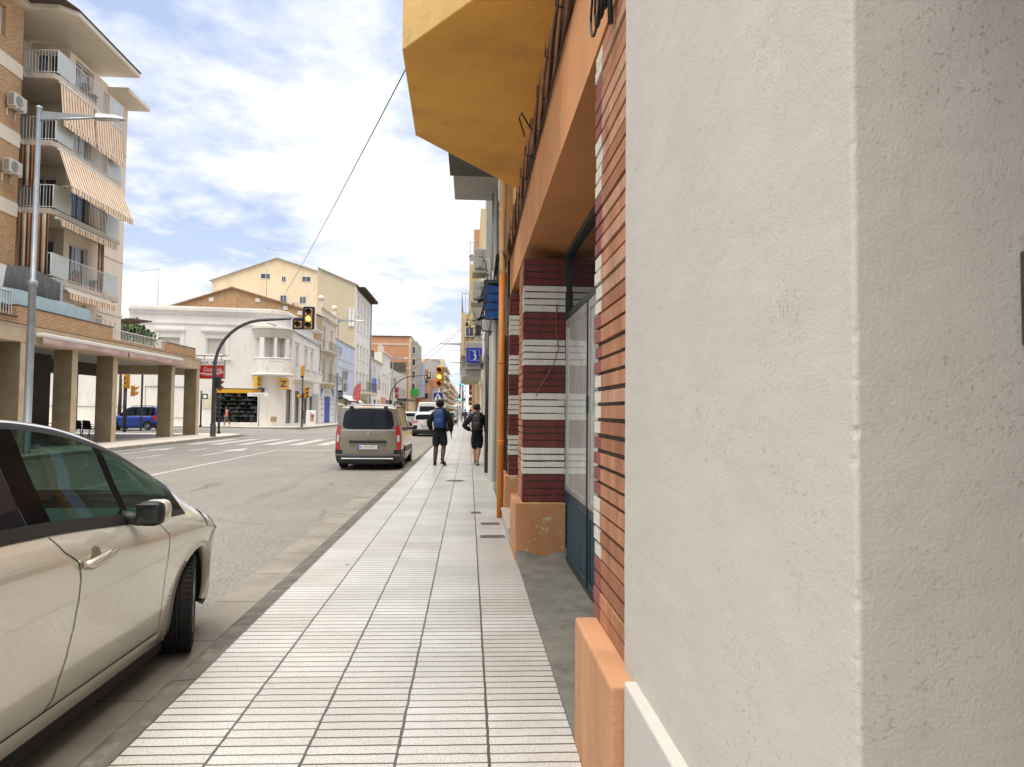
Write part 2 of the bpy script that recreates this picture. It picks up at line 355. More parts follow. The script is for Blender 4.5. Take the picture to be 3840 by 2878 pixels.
    rr = ns.new('ShaderNodeMapRange'); rr.inputs[3].default_value = 0.26; rr.inputs[4].default_value = 0.46; ls.new(noise(ns, ls, 2.2, 4), rr.inputs[0]); ls.new(rr.outputs[0], p.inputs['Roughness'])
    bumpn(ns, ls, M('SUBTRACT', 1.0, M('MAXIMUM', gr, M('MAXIMUM', jx, jy))), p, 0.55, 0.006); return m
ASPH = asphalt(); TILE = tiles()
CONC = mat('grey_concrete', (0.185,0.175,0.152), 0.9, 0.25, 2.6, 0.6, 45, dirt=0.8, dirtc=(0.085,0.078,0.066))
GUTT = mat('gutter_concrete', (0.25,0.232,0.20), 0.85, 0.2, 1.6, 0.35, 70, dirt=0.75, dirtc=(0.19,0.175,0.15))
KERB = mat('kerb_stone', (0.12,0.112,0.098), 0.8, 0.3, 3.5, 0.5, 50, dirt=0.9, dirtc=(0.26,0.24,0.21))
KERBL = mat('pale_kerb', (0.36,0.335,0.29), 0.85, 0.2, 1.2, 0.3, 30, dirt=0.6, dirtc=(0.16,0.145,0.09))
PAVL = mat('pale_paving', (0.62,0.575,0.51), 0.7, 0.08, 0.7, 0.1, 20, dirt=0.25, dirtc=(0.4,0.36,0.3))
FLOORC = mat('arcade_floor', (0.29,0.275,0.26), 0.7, 0.15, 0.5, 0.1, 20)
PAINTW = mat('road_paint', (0.45,0.445,0.43), 0.75, 0.2, 2.6, 0.1, 40, dirt=1.0, dirtc=(0.26,0.25,0.235))
def struct(name, mb, **k): return tag(mb.build(name, **k), kind='structure')
b = MB(); b.face([(-1500,-1500,-.30),(1500,-1500,-.30),(1500,1500,-.30),(-1500,1500,-.30)], mat('earth', (0.2,0.18,0.15), 0.95, 0.2, 0.05)); struct('ground', b)
b = MB(); b.face([(-13.55,-40,-.12),(-2.08,-40,-.12),(-2.08,900,-.12),(-13.55,900,-.12)], ASPH); struct('road', b)
b = MB()   # side street, climbing a little towards the corner house
b.grid(lambda u, v: (-70+u*(56.45), 43.6+v*14.2-(1-u)*6.6, -.12+0.17*v*v*(1-u*0.2)*min(1, (1-u)*6)), [i/12 for i in range(13)], [i/8 for i in range(9)], ASPH, smooth=False); struct('side_street', b)
b = MB(); b.face([(-2.10,-40,-.117),(-1.66,-40,-.117),(-1.66,900,-.117),(-2.10,900,-.117)], GUTT)
for k in range(60): b.box(-2.1,-1.67,-6+k*1.0,-6+k*1.0+0.008,-.1172,-.1155, KERB, 'b')
struct('gutter', b)
b = MB(); prof = [(-1.68,-.16),(-1.68,-.06),(-1.66,-.03),(-1.62,-.010),(-1.50,-.001),(-1.50,-.16)]
for k in range(64):
    y0 = -8+k*1.0; y1 = y0+0.992 if k < 63 else 900
    for i in range(len(prof)-1):
        a, c = prof[i], prof[i+1]; b.face([(a[0],y1,a[1]),(a[0],y0,a[1]),(c[0],y0,c[1]),(c[0],y1,c[1])], KERB)
struct('kerb', b)
b = MB(); b.face([(-1.5,-40,0),(0.5,-40,0),(0.5,900,0),(-1.5,900,0)], TILE); struct('pavement', b)
b = MB(); b.face([(0.5,2.0,0.003),(1.1,2.0,0.003),(1.1,10.7,0.003),(0.5,10.7,0.003)], CONC)
b.face([(0.5,-40,0.002),(3,-40,0.002),(3,2.0,0.002),(0.5,2.0,0.002)], CONC); b.face([(0.5,10.7,0.002),(2,10.7,0.002),(2,900,0.002),(0.5,900,0.002)], CONC)
struct('threshold_strip', b)
# far pavements with rounded kerb corner
def kerbline(name, path, depth, top=0.0, low=-.13, m=KERBL, w=0.16):
    b = MB(); P = [Vector((x,y,0)) for x,y in path]
    for i in range(len(P)-1):
        d = (P[i+1]-P[i]).normalized(); n = Vector((-d.y, d.x, 0))
        for (p, q) in ((P[i], P[i+1]),):
            b.face([p+Z3*low, q+Z3*low, q+Z3*top, p+Z3*top][::depth], m); r1, r2 = p+n*w*depth, q+n*w*depth
            b.face([p+Z3*top, q+Z3*top, r2+Z3*top, r1+Z3*top][::depth], m)
    return struct(name, b)
arc = [(-15.6+2.15*math.cos(t), 41.6+2.2*math.sin(t)) for t in [R(a) for a in range(0, 91, 10)]]
edge = [(-13.4,-40),(-13.4,26)] + [(-13.42,33)] + arc + [(-70, 38.5)]
b = MB(); b.face([(x-0.15,y,0.001) for x,y in edge]+[(-70,-40,0.001)], PAVL); struct('left_pavement', b)
kerbline('left_kerb', edge, 1)
b = MB(); b.face([(-15.75,5,0.006),(-15.75,41.2,0.006),(-30,41.2,0.006),(-30,5,0.006)], FLOORC); struct('arcade_paving', b)
edge2 = [(-70,52.6),(-19.5,58.2)] + [(-17.0+3.4*math.sin(t), 62.0-3.9*math.cos(t)) for t in [R(a) for a in range(-20, 91, 10)]] + [(-13.6,900)]
b = MB(); b.face([(x-0.05,y+0.05,0.06 if x < -19 else 0.02) for x,y in edge2]+[(-70,900,0.06)], PAVL); struct('far_pavement', b); kerbline('far_kerb', edge2, 1, top=0.03, m=KERBL)
# painted road marks
b = MB(); ZP = -.115
def pm(pts): b.face([(x,y,ZP) for x,y in pts], PAINTW)
for x in (-12.6,-11.55,-10.35,-9.15,-7.95,-6.75,-5.55,-4.35): pm([(x-.28,32.2),(x+.28,32.2),(x+.28,38.4),(x-.28,38.4)])      # zebra
pm([(-12.9,40.0),(-7.6,40.0),(-7.6,40.35),(-12.9,40.35)])
pm([(-7.72,12),(-7.58,12),(-7.58,28.4),(-7.72,28.4)]); pm([(-7.58,28.1),(-2.4,28.1),(-2.4,28.4),(-7.58,28.4)])
for y in (14,18.5,23,27.2): pm([(-10.75,y),(-10.62,y),(-10.62,y+1.9),(-10.75,y+1.9)])
pm([(-9.25,24.6),(-9.1,24.6),(-9.1,27.4),(-8.75,27.4),(-9.18,29.6),(-9.6,27.4),(-9.25,27.4)])
pm([(-12.2,25.0),(-12.05,25.0),(-12.05,27.6),(-11.7,27.6),(-12.12,29.6),(-12.55,27.6),(-12.2,27.6)])
pm([(-13.1,20),(-13.0,20),(-13.0,31.6),(-13.1,31.6)])
for k in range(7): y = 46.2+k*1.25; b.face([(-22.5,y-1.0,-.085+k*.012),(-17.2,y-.3,-.108+k*.006),(-17.2,y+.25,-.108+k*.006),(-22.5,y-.45,-.085+k*.012)], PAINTW)
for k in range(60): y = 46+k*5; pm([(-7.7,y),(-7.58,y),(-7.58,y+2),(-7.7,y+2)])
struct('road_markings', b)
# ================================================================== RIGHT: white rendered building
def stucco(name, c, big=0.012):
    m, ns, ls, p = newmat(name)
    v = noise(ns, ls, 1.1, 5, 0.6, None, (1,1,0.4)); cc = rampn(ns, ls, v, 0.3, 0.7, c4(c,0.93), c4(c,1.05))
    pit = rampn(ns, ls, noise(ns, ls, 105, 4, 0.5), 0.31, 0.40, (0.66,0.63,0.58,1), (1,1,1,1)); area = rampn(ns, ls, noise(ns, ls, 3.2, 4, 0.6), 0.42, 0.62, (0,0,0,1), (0.8,0.8,0.8,1))
    cc = mixc(ns, ls, area, cc, mixc(ns, ls, 1.0, cc, pit, 'MULTIPLY'))
    ls.new(cc, p.inputs['Base Color']); p.inputs['Roughness'].default_value = 0.92; p.inputs['Specular IOR Level'].default_value = 0.25
    g1 = bumpn(ns, ls, noise(ns, ls, 140, 5, 0.62), p, 0.34, 0.005)
    g2 = bumpn(ns, ls, mixc(ns, ls, area, (1,1,1,1), pit), p, 0.30, 0.010, g1)
    bumpn(ns, ls, noise(ns, ls, 5, 2, 0.5), p, 0.12, 0.03, g2); return m
STUC = stucco('white_stucco', (0.63,0.595,0.535)); STUP = stucco('plinth_render', (0.64,0.615,0.57))
from mathutils import noise as mno
wb = empty('white_building', (0.9, 1.5, 0), 'white rough rendered building wall filling the right of the view, with pale plinth', 'building')
b = MB()
plan = [(0.585, 2.56-1.53*t) for t in [1-(1-i/46)**1.5 for i in range(47)]]
cor = [(0.585+0.009*(1-math.cos(t)), 1.023-0.009*math.sin(t)) for t in [R(a) for a in (18,36,54,72,90)]]
plan += cor + [(0.594+0.366*(i/22), 1.014) for i in range(1, 23)]
zsv = [0.3+0.0075*i for i in range(420)] + [3.5+0.25*i for i in range(25)]
def wfn(i, j):
    x, y = plan[i]; z = zsv[j]; e = math.exp(-((x-.585)**2+(y-1.014)**2)/0.00012)
    n = mno.noise(Vector((x*38, y*38, z*38)))*0.0006+mno.noise(Vector((x*9, y*9, z*9)))*0.0018
    ch = mno.noise(Vector((3.1, 7.7, z*21)))+0.9*mno.noise(Vector((x*60, 2.7, z*64))); c = max(0, ch-0.38)*0.0055*e
    nx, ny = (-1, 0) if i < 47 else ((0, -1) if i > 52 else (-.7, -.7))
    return (x+nx*n+c, y+ny*n+c, z)
b.grid(lambda i, j: wfn(int(i), int(j)), list(range(len(plan))), list(range(len(zsv))), STUC, flip=False)
b.build('wall', wb, merge=False)
b = MB(); b.box(0.5451,0.70,1.02,2.395,-.05,0.575, STUP); b.box(0.70,0.96,1.0,1.02,-.05,0.575, STUP); b.build('plinth', wb, bevel=0.012, bseg=3)
b = MB(); b.box(0.96,1.02,-0.3,1.2,0,2.6, mat('brown_door', (0.12,0.09,0.06), 0.5)); b.build('door', wb)
b = MB(); b.box(0.852,0.96,0.985,1.0145,1.61,1.757, mat('dark_plate', (0.07,0.075,0.06), 0.5, 0.3, 20, metal=0.3)); b.build('door_plate', wb, bevel=0.003)
b = MB(); b.box(0.585,3.5,-6.0,-0.30,0.0,8.2, STUC); b.box(0.62,3.5,-0.30,1.02,2.65,8.2, STUC); b.box(1.02,3.5,-0.3,2.56,0,2.65,STUC); b.build('rear_wall', wb)
# ------------------------------------------------------------------ orange shop with banded brick piers
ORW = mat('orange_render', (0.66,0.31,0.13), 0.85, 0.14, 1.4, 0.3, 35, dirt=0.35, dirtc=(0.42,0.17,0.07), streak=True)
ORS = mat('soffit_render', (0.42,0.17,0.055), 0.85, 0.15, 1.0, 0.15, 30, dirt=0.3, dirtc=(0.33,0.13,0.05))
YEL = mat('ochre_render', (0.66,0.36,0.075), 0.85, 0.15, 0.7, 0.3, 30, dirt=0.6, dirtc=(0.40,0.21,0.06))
YELW = mat('peeling_yellow', (0.72,0.47,0.17), 0.85, 0.12, 1.8, 0.4, 30, dirt=0.55, dirtc=(0.40,0.28,0.14))
def plinthmat():
    m, ns, ls, p = newmat('orange_plinth')
    cc = rampn(ns, ls, noise(ns, ls, 2.2, 5, 0.65, None, (1,1,0.5)), 0.3, 0.7, (0.40,0.18,0.075,1), (0.60,0.315,0.16,1))
    n = noise(ns, ls, 5.5, 6, 0.62); f = rampn(ns, ls, n, 0.572, 0.585, (0,0,0,1), (1,1,1,1)); cc = mixc(ns, ls, f, cc, (0.52,0.43,0.23,1))
    ls.new(cc, p.inputs['Base Color']); p.inputs['Roughness'].default_value = 0.9; g = bumpn(ns, ls, noise(ns, ls, 45, 4, 0.6), p, 0.5, 0.008)
    bumpn(ns, ls, f, p, 0.4, -0.004, g); return m
ORP = plinthmat(); ORN = mat('worn_orange_plinth', (0.60,0.315,0.165), 0.9, 0.16, 2.4, 0.5, 45, dirt=0.55, dirtc=(0.36,0.17,0.08), streak=True)
def brk(name, c, v=0.2, streak=True, dirt=0.35, dc=(0.16,0.09,0.06)): return mat(name, c, 0.85, v, 9, 0.5, 60, dirt=dirt, dirtc=dc, streak=streak)
BO = brk('bare_brick', (0.44,0.195,0.098), 0.28, dirt=0.4, dc=(0.60,0.40,0.25)); BO2 = brk('bare_brick_dark', (0.36,0.145,0.07), 0.25); BO3 = brk('bare_brick_pale', (0.50,0.27,0.165), 0.25, dirt=0.5, dc=(0.60,0.44,0.32)); BWh = brk('white_painted_brick', (0.70,0.66,0.58), 0.06, dirt=0.35, dc=(0.42,0.36,0.26))
BMa = brk('maroon_painted_brick', (0.145,0.032,0.028), 0.25, dirt=0.2, dc=(0.22,0.08,0.06)); MORT = mat('mortar', (0.10,0.08,0.062), 0.95, 0.3, 12, 0.6, 50)
BMp = brk('faded_maroon_brick', (0.27,0.085,0.075), 0.2, dirt=0.3, dc=(0.36,0.15,0.12))  # paler maroon for the street faces; the deeper one lines the reveals
shop = empty('brick_shop', (0.8, 6.0, 0), 'orange rendered shop with maroon and white banded brick piers and ochre balcony', 'shop')
def pier(y0, y1, xf, zb, zt, strip, xb=1.0):
    """bricks laid course by course; band colours change every four courses; bare outside the painted strip"""
    b = MB(); b.box(xf+0.013, xb, y0+0.013, y1-0.013, zb-.02, zt, MORT)
    n = int(round((zt-zb)/0.07)); rnd = random.Random(int(y0*100))
    for k in range(n):
        z0 = zb+k*0.07+0.004; z1 = z0+(0.054 if strip else 0.0575); band = (k//4) % 2; pc = BWh if band else BMa
        j = lambda a: rnd.uniform(-a, a)
        f0 = xf+j(0.004)
        for a, c, m in ((y0, y0+0.0, None), ):
            pass
        ysplit = y0+0.02 if not strip else None
        zz0, zz1 = z0+j(0.003), z1+j(0.003)
        if strip:      # foreground pier: painted end at the far side
            b.box(f0, f0+0.06, y0, y1-strip, zz0, zz1, rnd.choice((BO, BO, BO, BO2, BO3))); b.box(f0-0.001, f0+0.06, y1-strip+0.001, y1, zz0+j(.002), zz1+j(.002), pc if band else BMp)
            b.box(f0+0.06, xb, y1-0.03, y1-0.001, zz0, zz1, pc)
        else:
            cut = y0+0.16+j(0.01); q = xf; fm = BWh if band else BMp
            b.box(f0+0.004, f0+0.06, cut, y1, zz0, zz1, BO); b.box(f0, f0+0.06, y0+.03, cut-0.001, zz0, zz1, fm)
            x = f0
            while x < xb-0.01:
                w = rnd.choice((0.24, 0.24, 0.12)); x1 = min(x+w, xb); b.box(x, x1-0.0012, y0+j(0.003), y0+0.05, zz0+j(.002), zz1+j(.002), pc); x = x1
    return b.build('brick_pier', shop, bevel=0.004, merge=False)
pier(2.535, 3.25, 0.597, 0.56, 3.25, 0.15); pier(7.10, 7.80, 0.556, 0.58, 3.10, None); pier(9.62, 10.30, 0.556, 0.62, 3.16, None)
for x0, y0, y1, z in ((0.5,2.40,3.21,0.555),(0.478,7.03,7.86,0.575),(0.50,9.55,10.35,0.62)):
    b = MB(); b.box(x0, 1.0, y0, y1, -.02, z, ORN if y0 < 3 else ORP); b.build('pier_plinth', shop, bevel=0.014, bseg=3)
b = MB(); b.prism([(0.5,6.4),(1.0,6.3),(1.0,7.05),(0.485,7.05)], 0, 0.10, CONC); 
b = MB(); b.grid(lambda u, v: (0.49+0.52*u, 7.035-0.19*(1-v)*(1-v)*(1+0.35*math.sin(u*9)), 0.004+0.12*v*v*(0.75+0.25*math.sin(u*7+1))), [i/14 for i in range(15)], [i/6 for i in range(7)], CONC); b.build('cement_fillet', shop)
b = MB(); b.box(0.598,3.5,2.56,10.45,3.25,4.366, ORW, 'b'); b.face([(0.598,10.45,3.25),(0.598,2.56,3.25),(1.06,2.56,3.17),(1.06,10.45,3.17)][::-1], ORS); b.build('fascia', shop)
b = MB(); b.box(0.6,3.5,2.56,10.45,4.366,8.4, YELW); b.build('upper_wall', shop)
b = MB(); b.box(1.06,3.4,2.56,3.6,0,3.25, mat('dark_interior', (0.012,0.012,0.012), 0.9)); b.box(1.35,3.4,3.6,10.3,0,3.25, MATS['dark_interior']); b.build('interior', shop)
bal = [(0.6,3.96),(-0.045,4.76),(-0.565,5.43),(-0.59,7.14),(0.6,8.78)]
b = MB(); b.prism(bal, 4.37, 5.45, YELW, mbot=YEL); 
b.tube([(-0.50,5.5,4.94),(-0.72,5.35,4.93)], 0.018, mat('rust', (0.2,0.07,0.03), 0.8, 0.3, 20)); bo = b.build('balcony', shop, bevel=0.008)
# shop door: aluminium framed dusty glass over a corrugated blue-green panel
ALU = mat('weathered_aluminium', (0.46,0.46,0.44), 0.45, 0.12, 5, 0.0, metal=0.55, dirt=0.3, dirtc=(0.25,0.24,0.2)); DKF = mat('dark_door_frame', (0.028,0.035,0.036), 0.5, 0.2, 6)
TEAL = mat('teal_metal', (0.022,0.062,0.085), 0.42, 0.3, 3.5, 0.1, 40, dirt=0.5, dirtc=(0.05,0.055,0.05), streak=True)
def dusty():
    m, ns, ls, p = newmat('dusty_glass'); cc = rampn(ns, ls, noise(ns, ls, 2.6, 6, 0.6), 0.3, 0.72, (0.52,0.56,0.50,1), (0.72,0.74,0.68,1)); ls.new(cc, p.inputs['Base Color'])
    p.inputs['Roughness'].default_value = 0.07; p.inputs['IOR'].default_value = 1.5; p.inputs['Specular IOR Level'].default_value = 0.5; p.inputs['Coat Weight'].default_value = 0.3; p.inputs['Coat Roughness'].default_value = 0.02; return m
DUST = dusty()
dr = []
for k, (ya, yb) in enumerate(((5.76,7.10),(4.42,5.74),(3.27,4.40))):
    b = MB(); fr = 0.055
    b.box(1.0,1.045,ya,yb,0.62,0.70,TEAL); b.box(1.0,1.045,ya,yb,0.05,0.09,TEAL); b.box(1.002,1.045,ya,ya+.05,0.09,0.62,TEAL); b.box(1.002,1.045,yb-.05,yb,0.09,0.62,TEAL)
    nr = int((yb-ya-.1)/0.034)
    for i in range(nr):
        y = ya+.05+i*(yb-ya-.1)/nr; w = (yb-ya-.1)/nr; b.box(1.012,1.03,y,y+w*.55,0.09,0.62,TEAL)
    b.box(1.024,1.04,ya+.05,yb-.05,0.09,0.62,TEAL)
    lo = b.build('door_panel', shop, bevel=0.003)
    b = MB()
    b.box(0.995,1.045,ya,ya+fr,0.701,2.45,ALU); b.box(0.995,1.045,yb-fr,yb,0.701,2.45,ALU); b.box(0.996,1.045,ya+fr,yb-fr,2.37,2.45,ALU); b.box(0.996,1.045,ya+fr,yb-fr,0.701,0.75,ALU)
    f = b.build('door_frame', shop, bevel=0.004)
    b = MB(); b.box(1.012,1.02,ya+fr,yb-fr,0.75,2.37,DUST); b.build('pane', f)
    if k == 1:
        b = MB(); b.box(0.975,0.995,yb-.045,yb-.012,1.50,1.64,DKF); b.build('lock', f, bevel=0.003)
b = MB(); b.box(0.99,1.06,7.1,7.13,0,3.2,DKF); b.box(0.992,1.055,3.26,7.1,2.451,2.51,DKF); b.box(0.992,1.06,3.26,7.1,3.12,3.21,DKF); b.box(1.0,1.05,3.25,3.27,0,3.2,DKF)
for y in (5.74,4.40): b.box(0.985,1.05,y,y+.02,0.04,2.45,DKF)
b.box(0.99,1.06,3.26,7.1,0.0,0.05,DKF); b.build('transom_frame', shop)
b = MB(); b.box(1.03,1.04,3.27,7.1,2.51,3.12,glassmat('transom_glass', (0.01,0.011,0.012), 0.06, refl=0.5)); b.build('transom_pane', shop)
b = MB(); b.box(1.0,1.06,7.82,9.6,0.17,3.2,mat('brown_shutter', (0.10,0.075,0.055), 0.6, 0.2, 4)); b.build('side_door', shop)
b = MB(); b.box(0.47,1.0,7.87,9.54,0.0,0.155,mat('marble_step', (0.52,0.46,0.40), 0.5, 0.15, 14, dirt=0.4)); b.box(0.455,1.0,7.87,9.54,0.1555,0.185,MATS['marble_step']); b.build('step', shop, bevel=0.004)
# brown flex hanging on the pier
CABB = mat('brown_cable', (0.22,0.10,0.055), 0.7); CABK = mat('black_cable', (0.014,0.013,0.013), 0.55); CABC = mat('tan_cable', (0.34,0.17,0.075), 0.7, 0.3, 8)
b = MB(); b.tube([(0.90,7.085,2.62),(0.89,7.08,2.40),(0.915,7.07,2.15),(0.86,7.06,1.98),(0.74,7.05,1.78),(0.70,7.06,1.72),(0.69,7.07,1.66)], 0.006, CABB, 6)
tag(b.build('loose_cable'), 'single thin brown flex dangling across the banded pier', 'cable')
# bundle of cables along the fascia
b = MB(); rnd = random.Random(3)
def zc_(y): return 4.01-0.02*(y-4)+(-0.03 if y > 8.5 else 0)
for k in range(13):
    ang = 2*math.pi*k/13; r0 = 0.022+0.026*(k % 2)
    pts = [(0.555+r0*math.cos(ang+y*1.7)*0.9, y, zc_(y)+r0*1.3*math.sin(ang+y*1.7)+0.015*math.sin(y*5+k)) for y in [2.3+0.22*i for i in range(36)]]
    b.tube(pts, 0.011 if k % 3 else 0.015, (CABC, CABB, CABK, CABC)[k % 4], 6)
for k in range(4):
    pts = [(0.575-0.01*k, y, zc_(y)+(-0.10+0.062*k)+0.018*math.sin(y*2.3+k*2)) for y in [2.3+0.3*i for i in range(27)]]
    b.tube(pts, 0.009, CABK, 6)
for k in range(12):
    y = 2.9+k*0.58; b.tube([(0.595,y,zc_(y)+.075),(0.50,y+.01,zc_(y)+.04),(0.495,y+.01,zc_(y)-.04),(0.595,y,zc_(y)-.075)], 0.006, CABK, 5)
b.tube([(0.52,6.1,4.06),(0.44,6.05,4.17),(0.43,6.25,4.21),(0.5,6.45,4.12)], 0.008, CABK, 6)
for k in range(7):   # drooping loops where the bundle turns down to the pipe
    y = 9.2+0.11*k; d = rnd.uniform(.18,.46); b.tube([(0.53,y,3.93),(0.50-0.008*k,y+.02,3.93-d*.7),(0.50,y+.12,3.93-d),(0.51,y+.26,3.93-d*.6),(0.53,y+.3,3.96)], rnd.choice((0.009,0.014)), (CABK, CABC, CABB)[k % 3], 6)
tag(b.build('cable_bundle'), 'thick bundle of black and tan cables running along the orange fascia', 'cables')
b = MB()
for i in range(5):
    a = [(0.565-0.012*i, 2.78+0.05*math.cos(t)*(1+.2*i)+0.02*i, 3.30+0.07*math.sin(t)*(1+.12*i)-0.02*i) for t in [2*math.pi*k/14 for k in range(15)]]; b.tube(a, 0.006, CABK, 5)
b.tube([(0.56,2.80,3.50),(0.55,2.82,3.35),(0.56,2.76,3.25),(0.57,2.78,3.12)], 0.012, CABK, 6); b.ball((0.56,2.80,3.36),0.03,0.035,0.05,CABK)
tag(b.build('cable_coil'), 'coil of black cable looped on the brick pier beside the white wall', 'cables')
# downpipe: tan above, orange below
pipe = empty('downpipe', (0.455, 9.85, 0), 'orange downpipe with tan upper length standing before the brick shop', 'pipe')
PO = mat('orange_pipe', (0.62,0.225,0.03), 0.42, 0.1, 2.5, 0, dirt=0.2, dirtc=(0.35,0.13,0.03)); PT = mat('tan_pipe', (0.66,0.42,0.20), 0.55, 0.12, 2.5, dirt=0.4, dirtc=(0.4,0.25,0.12))
b = MB(); b.tube([(0.455,9.85,0.0),(0.455,9.85,3.48)], 0.046, PO, 16); b.lathe([(0.047,0),(0.052,0.01),(0.052,0.06),(0.047,0.07)],(0.455,9.85,1.03),PO,16); b.build('lower_pipe', pipe)
b = MB(); b.tube([(0.455,9.85,3.481),(0.455,9.85,3.56),(0.45,9.85,4.0),(0.44,9.85,4.2),(0.455,9.85,4.5),(0.46,9.85,7.6)], 0.041, PT, 16)
for z in (3.8,4.45): b.lathe([(0.042,0),(0.049,0.01),(0.049,0.05),(0.042,0.06)],(0.453,9.85,z),PT,16)
b.build('upper_pipe', pipe)
for z in (1.08,2.2): b = MB(); b.tube([(0.46,9.85,z),(0.6,9.87,z)], 0.008, CABK, 6); b.lathe([(0.047,-.012),(0.0535,-.012),(0.0535,.012),(0.047,.012)],(0.455,9.85,z),PO,16); b.build('bracket', pipe)
b = MB()
for k in range(5): b.tube([(0.54+.012*k, 10.05+0.03*(k % 2), z) for z in (3.55+.06*k,4.3,5.4,7.5)], 0.014, (PT, CABC, PT, CABK, PT)[k], 7)
b.tube([(0.56,9.98,0.3),(0.56,9.98,3.7)], 0.018, CABK, 8); b.tube([(0.53,10.1,3.6),(0.50,9.95,3.3),(0.52,9.9,3.5)], 0.015, CABC, 7)
tag(b.build('riser_cables'), 'vertical run of tan and black service cables behind the orange downpipe', 'cables')
# ================================================================== LEFT: arcade, tower, corner house and the street front
def plaster(name, c, dirt=0.35, dc=None, var=0.07, rough=0.9, bump=0.25):
    return mat(name, c, rough, var, 0.45, bump, 22, dirt=dirt, dirtc=dc or (c[0]*.62, c[1]*.58, c[2]*.5), streak=True)
WHP = plaster('white_paint_wall', (0.80,0.775,0.73), 0.3); CRM = plaster('cream_wall', (0.80,0.66,0.45), 0.3); BEI = plaster('beige_wall', (0.80,0.70,0.58), 0.15)
GRY = plaster('grey_wall', (0.36,0.34,0.305), 0.4); LBL = plaster('pale_blue_wall', (0.56,0.61,0.72), 0.15); OLD = plaster('old_cream_wall', (0.68,0.61,0.50), 0.4); ORB = plaster('salmon_wall', (0.62,0.30,0.16), 0.3)
PCOL = mat('roughcast_column', (0.26,0.20,0.12), 0.95, 0.18, 1.5, 0.6, 45, dirt=0.35, dirtc=(0.16,0.11,0.06)); SMO = mat('beam_and_lit_face', (0.55,0.44,0.30), 0.9, 0.12, 1.2, 0.2, 20, dirt=0.3, dirtc=(0.22,0.16,0.1))
BRL = brick('tan_brick', (0.70,0.43,0.22), (0.60,0.35,0.17), (0.30,0.22,0.15), 0.25, 0.085, 0.012, stain=0.25, stainc=(0.62,0.50,0.36))
BRG = brick('gable_brick', (0.72,0.47,0.25), (0.62,0.38,0.19), (0.36,0.27,0.17), 0.28, 0.08, 0.014, stain=0.3, stainc=(0.30,0.21,0.12)); BRR = brick('orange_brick', (0.68,0.33,0.17), (0.58,0.26,0.13), (0.42,0.27,0.17), 0.5, 0.16, 0.02, stain=0.3, stainc=(0.35,0.16,0.08))
FRW = mat('white_frame', (0.74,0.73,0.70), 0.5, 0.05, 3); FRB = mat('dark_frame', (0.03,0.03,0.032), 0.45, 0.1, 4); SHU = mat('roller_shutter', (0.60,0.57,0.50), 0.6, 0.06, 2)
GLD = glassmat('dark_window', (0.03,0.035,0.04), 0.04); GLB = glassmat('sky_window', (0.06,0.075,0.095), 0.03, refl=1.3); BLK = mat('black_iron', (0.018,0.018,0.02), 0.5, 0.2, 8); GAL = mat('galvanised_steel', (0.36,0.39,0.42), 0.45, 0.12, 3, metal=0.5, dirt=0.2)
FROST = mat('frosted_panel', (0.52,0.55,0.52), 0.25, 0.06, 1.2); TILEC = mat('clay_tiles', (0.30,0.19,0.12), 0.9, 0.3, 4, 0.4, 20); ROOFG = mat('flat_roof', (0.30,0.27,0.24), 0.9); DRK = MATS['dark_interior']
def win(parent, o, u, n, q, depth, style='glass', name='window'):
    """frame (part) with its pane or shutter (sub-part) at the back of an opening"""
    o, u, n = Vector(o), Vector(u), Vector(n); a, b_, c, d = q[:4]; f = 0.055
    P = lambda s, z, k: o+u*s+Z3*z-n*k
    mb = MB(); bars = [(a,a+f,c,d),(b_-f,b_,c,d),(a+f,b_-f,c,c+f),(a+f,b_-f,d-f,d)]
    if b_-a > 0.75 and style in ('glass','sky','half'): bars.append(((a+b_)/2-f/2,(a+b_)/2+f/2,c+f,d-f))
    for s0, s1, z0, z1 in bars: mb.obox(P((s0+s1)/2,(z0+z1)/2,depth-.02), u*((s1-s0)/2), Z3*((z1-z0)/2), n*.025, FRB if style == 'dark' else FRW)
    fr = mb.build(name, parent)
    mb = MB(); zt = d-f
    if style in ('shut','half'):
        zs = c+f if style == 'shut' else c+(d-c)*.5
        z = zt; k = 0
        while z > zs+.02: z2 = max(zs, z-.065); mb.obox(P((a+b_)/2,(z+z2)/2,depth-.01), u*((b_-a)/2-f), Z3*((z-z2)/2-.004), n*.012, SHU); z = z2
        mb.build('shutter', fr); zt = zs
    if style != 'shut':
        mb = MB(); mb.obox(P((a+b_)/2,(c+zt)/2,depth-.005), u*((b_-a)/2-f), Z3*((zt-c)/2-.01), n*.006, GLB if style == 'sky' else GLD); mb.build('pane', fr)
    return fr
def railing(parent, pts, z0, z1, m, gap=0.12, r=0.011, name='railing', bow=0.0):
    mb = MB()
    for p, q in zip(pts[:-1], pts[1:]):
        p, q = Vector((*p, 0)), Vector((*q, 0)); L = (q-p).length; d = (q-p)/L; nrm = Vector((d.y,-d.x,0)); k = max(2, int(L/gap))
        for z, rr in ((z1, r*1.7), (z0+.05, r*1.3)): mb.tube([p+Z3*z, q+Z3*z], rr, m, 5)
        for i in range(k+1):
            s = p+d*(L*i/k)
            mb.tube([s+Z3*z0, s+Z3*z1] if not bow else [s+Z3*z0, s+Z3*(z0+.25*(z1-z0))+nrm*bow, s+Z3*(z0+.6*(z1-z0))+nrm*bow*.4, s+Z3*z1], r, m, 4, cap=False)
    return mb.build(name, parent)
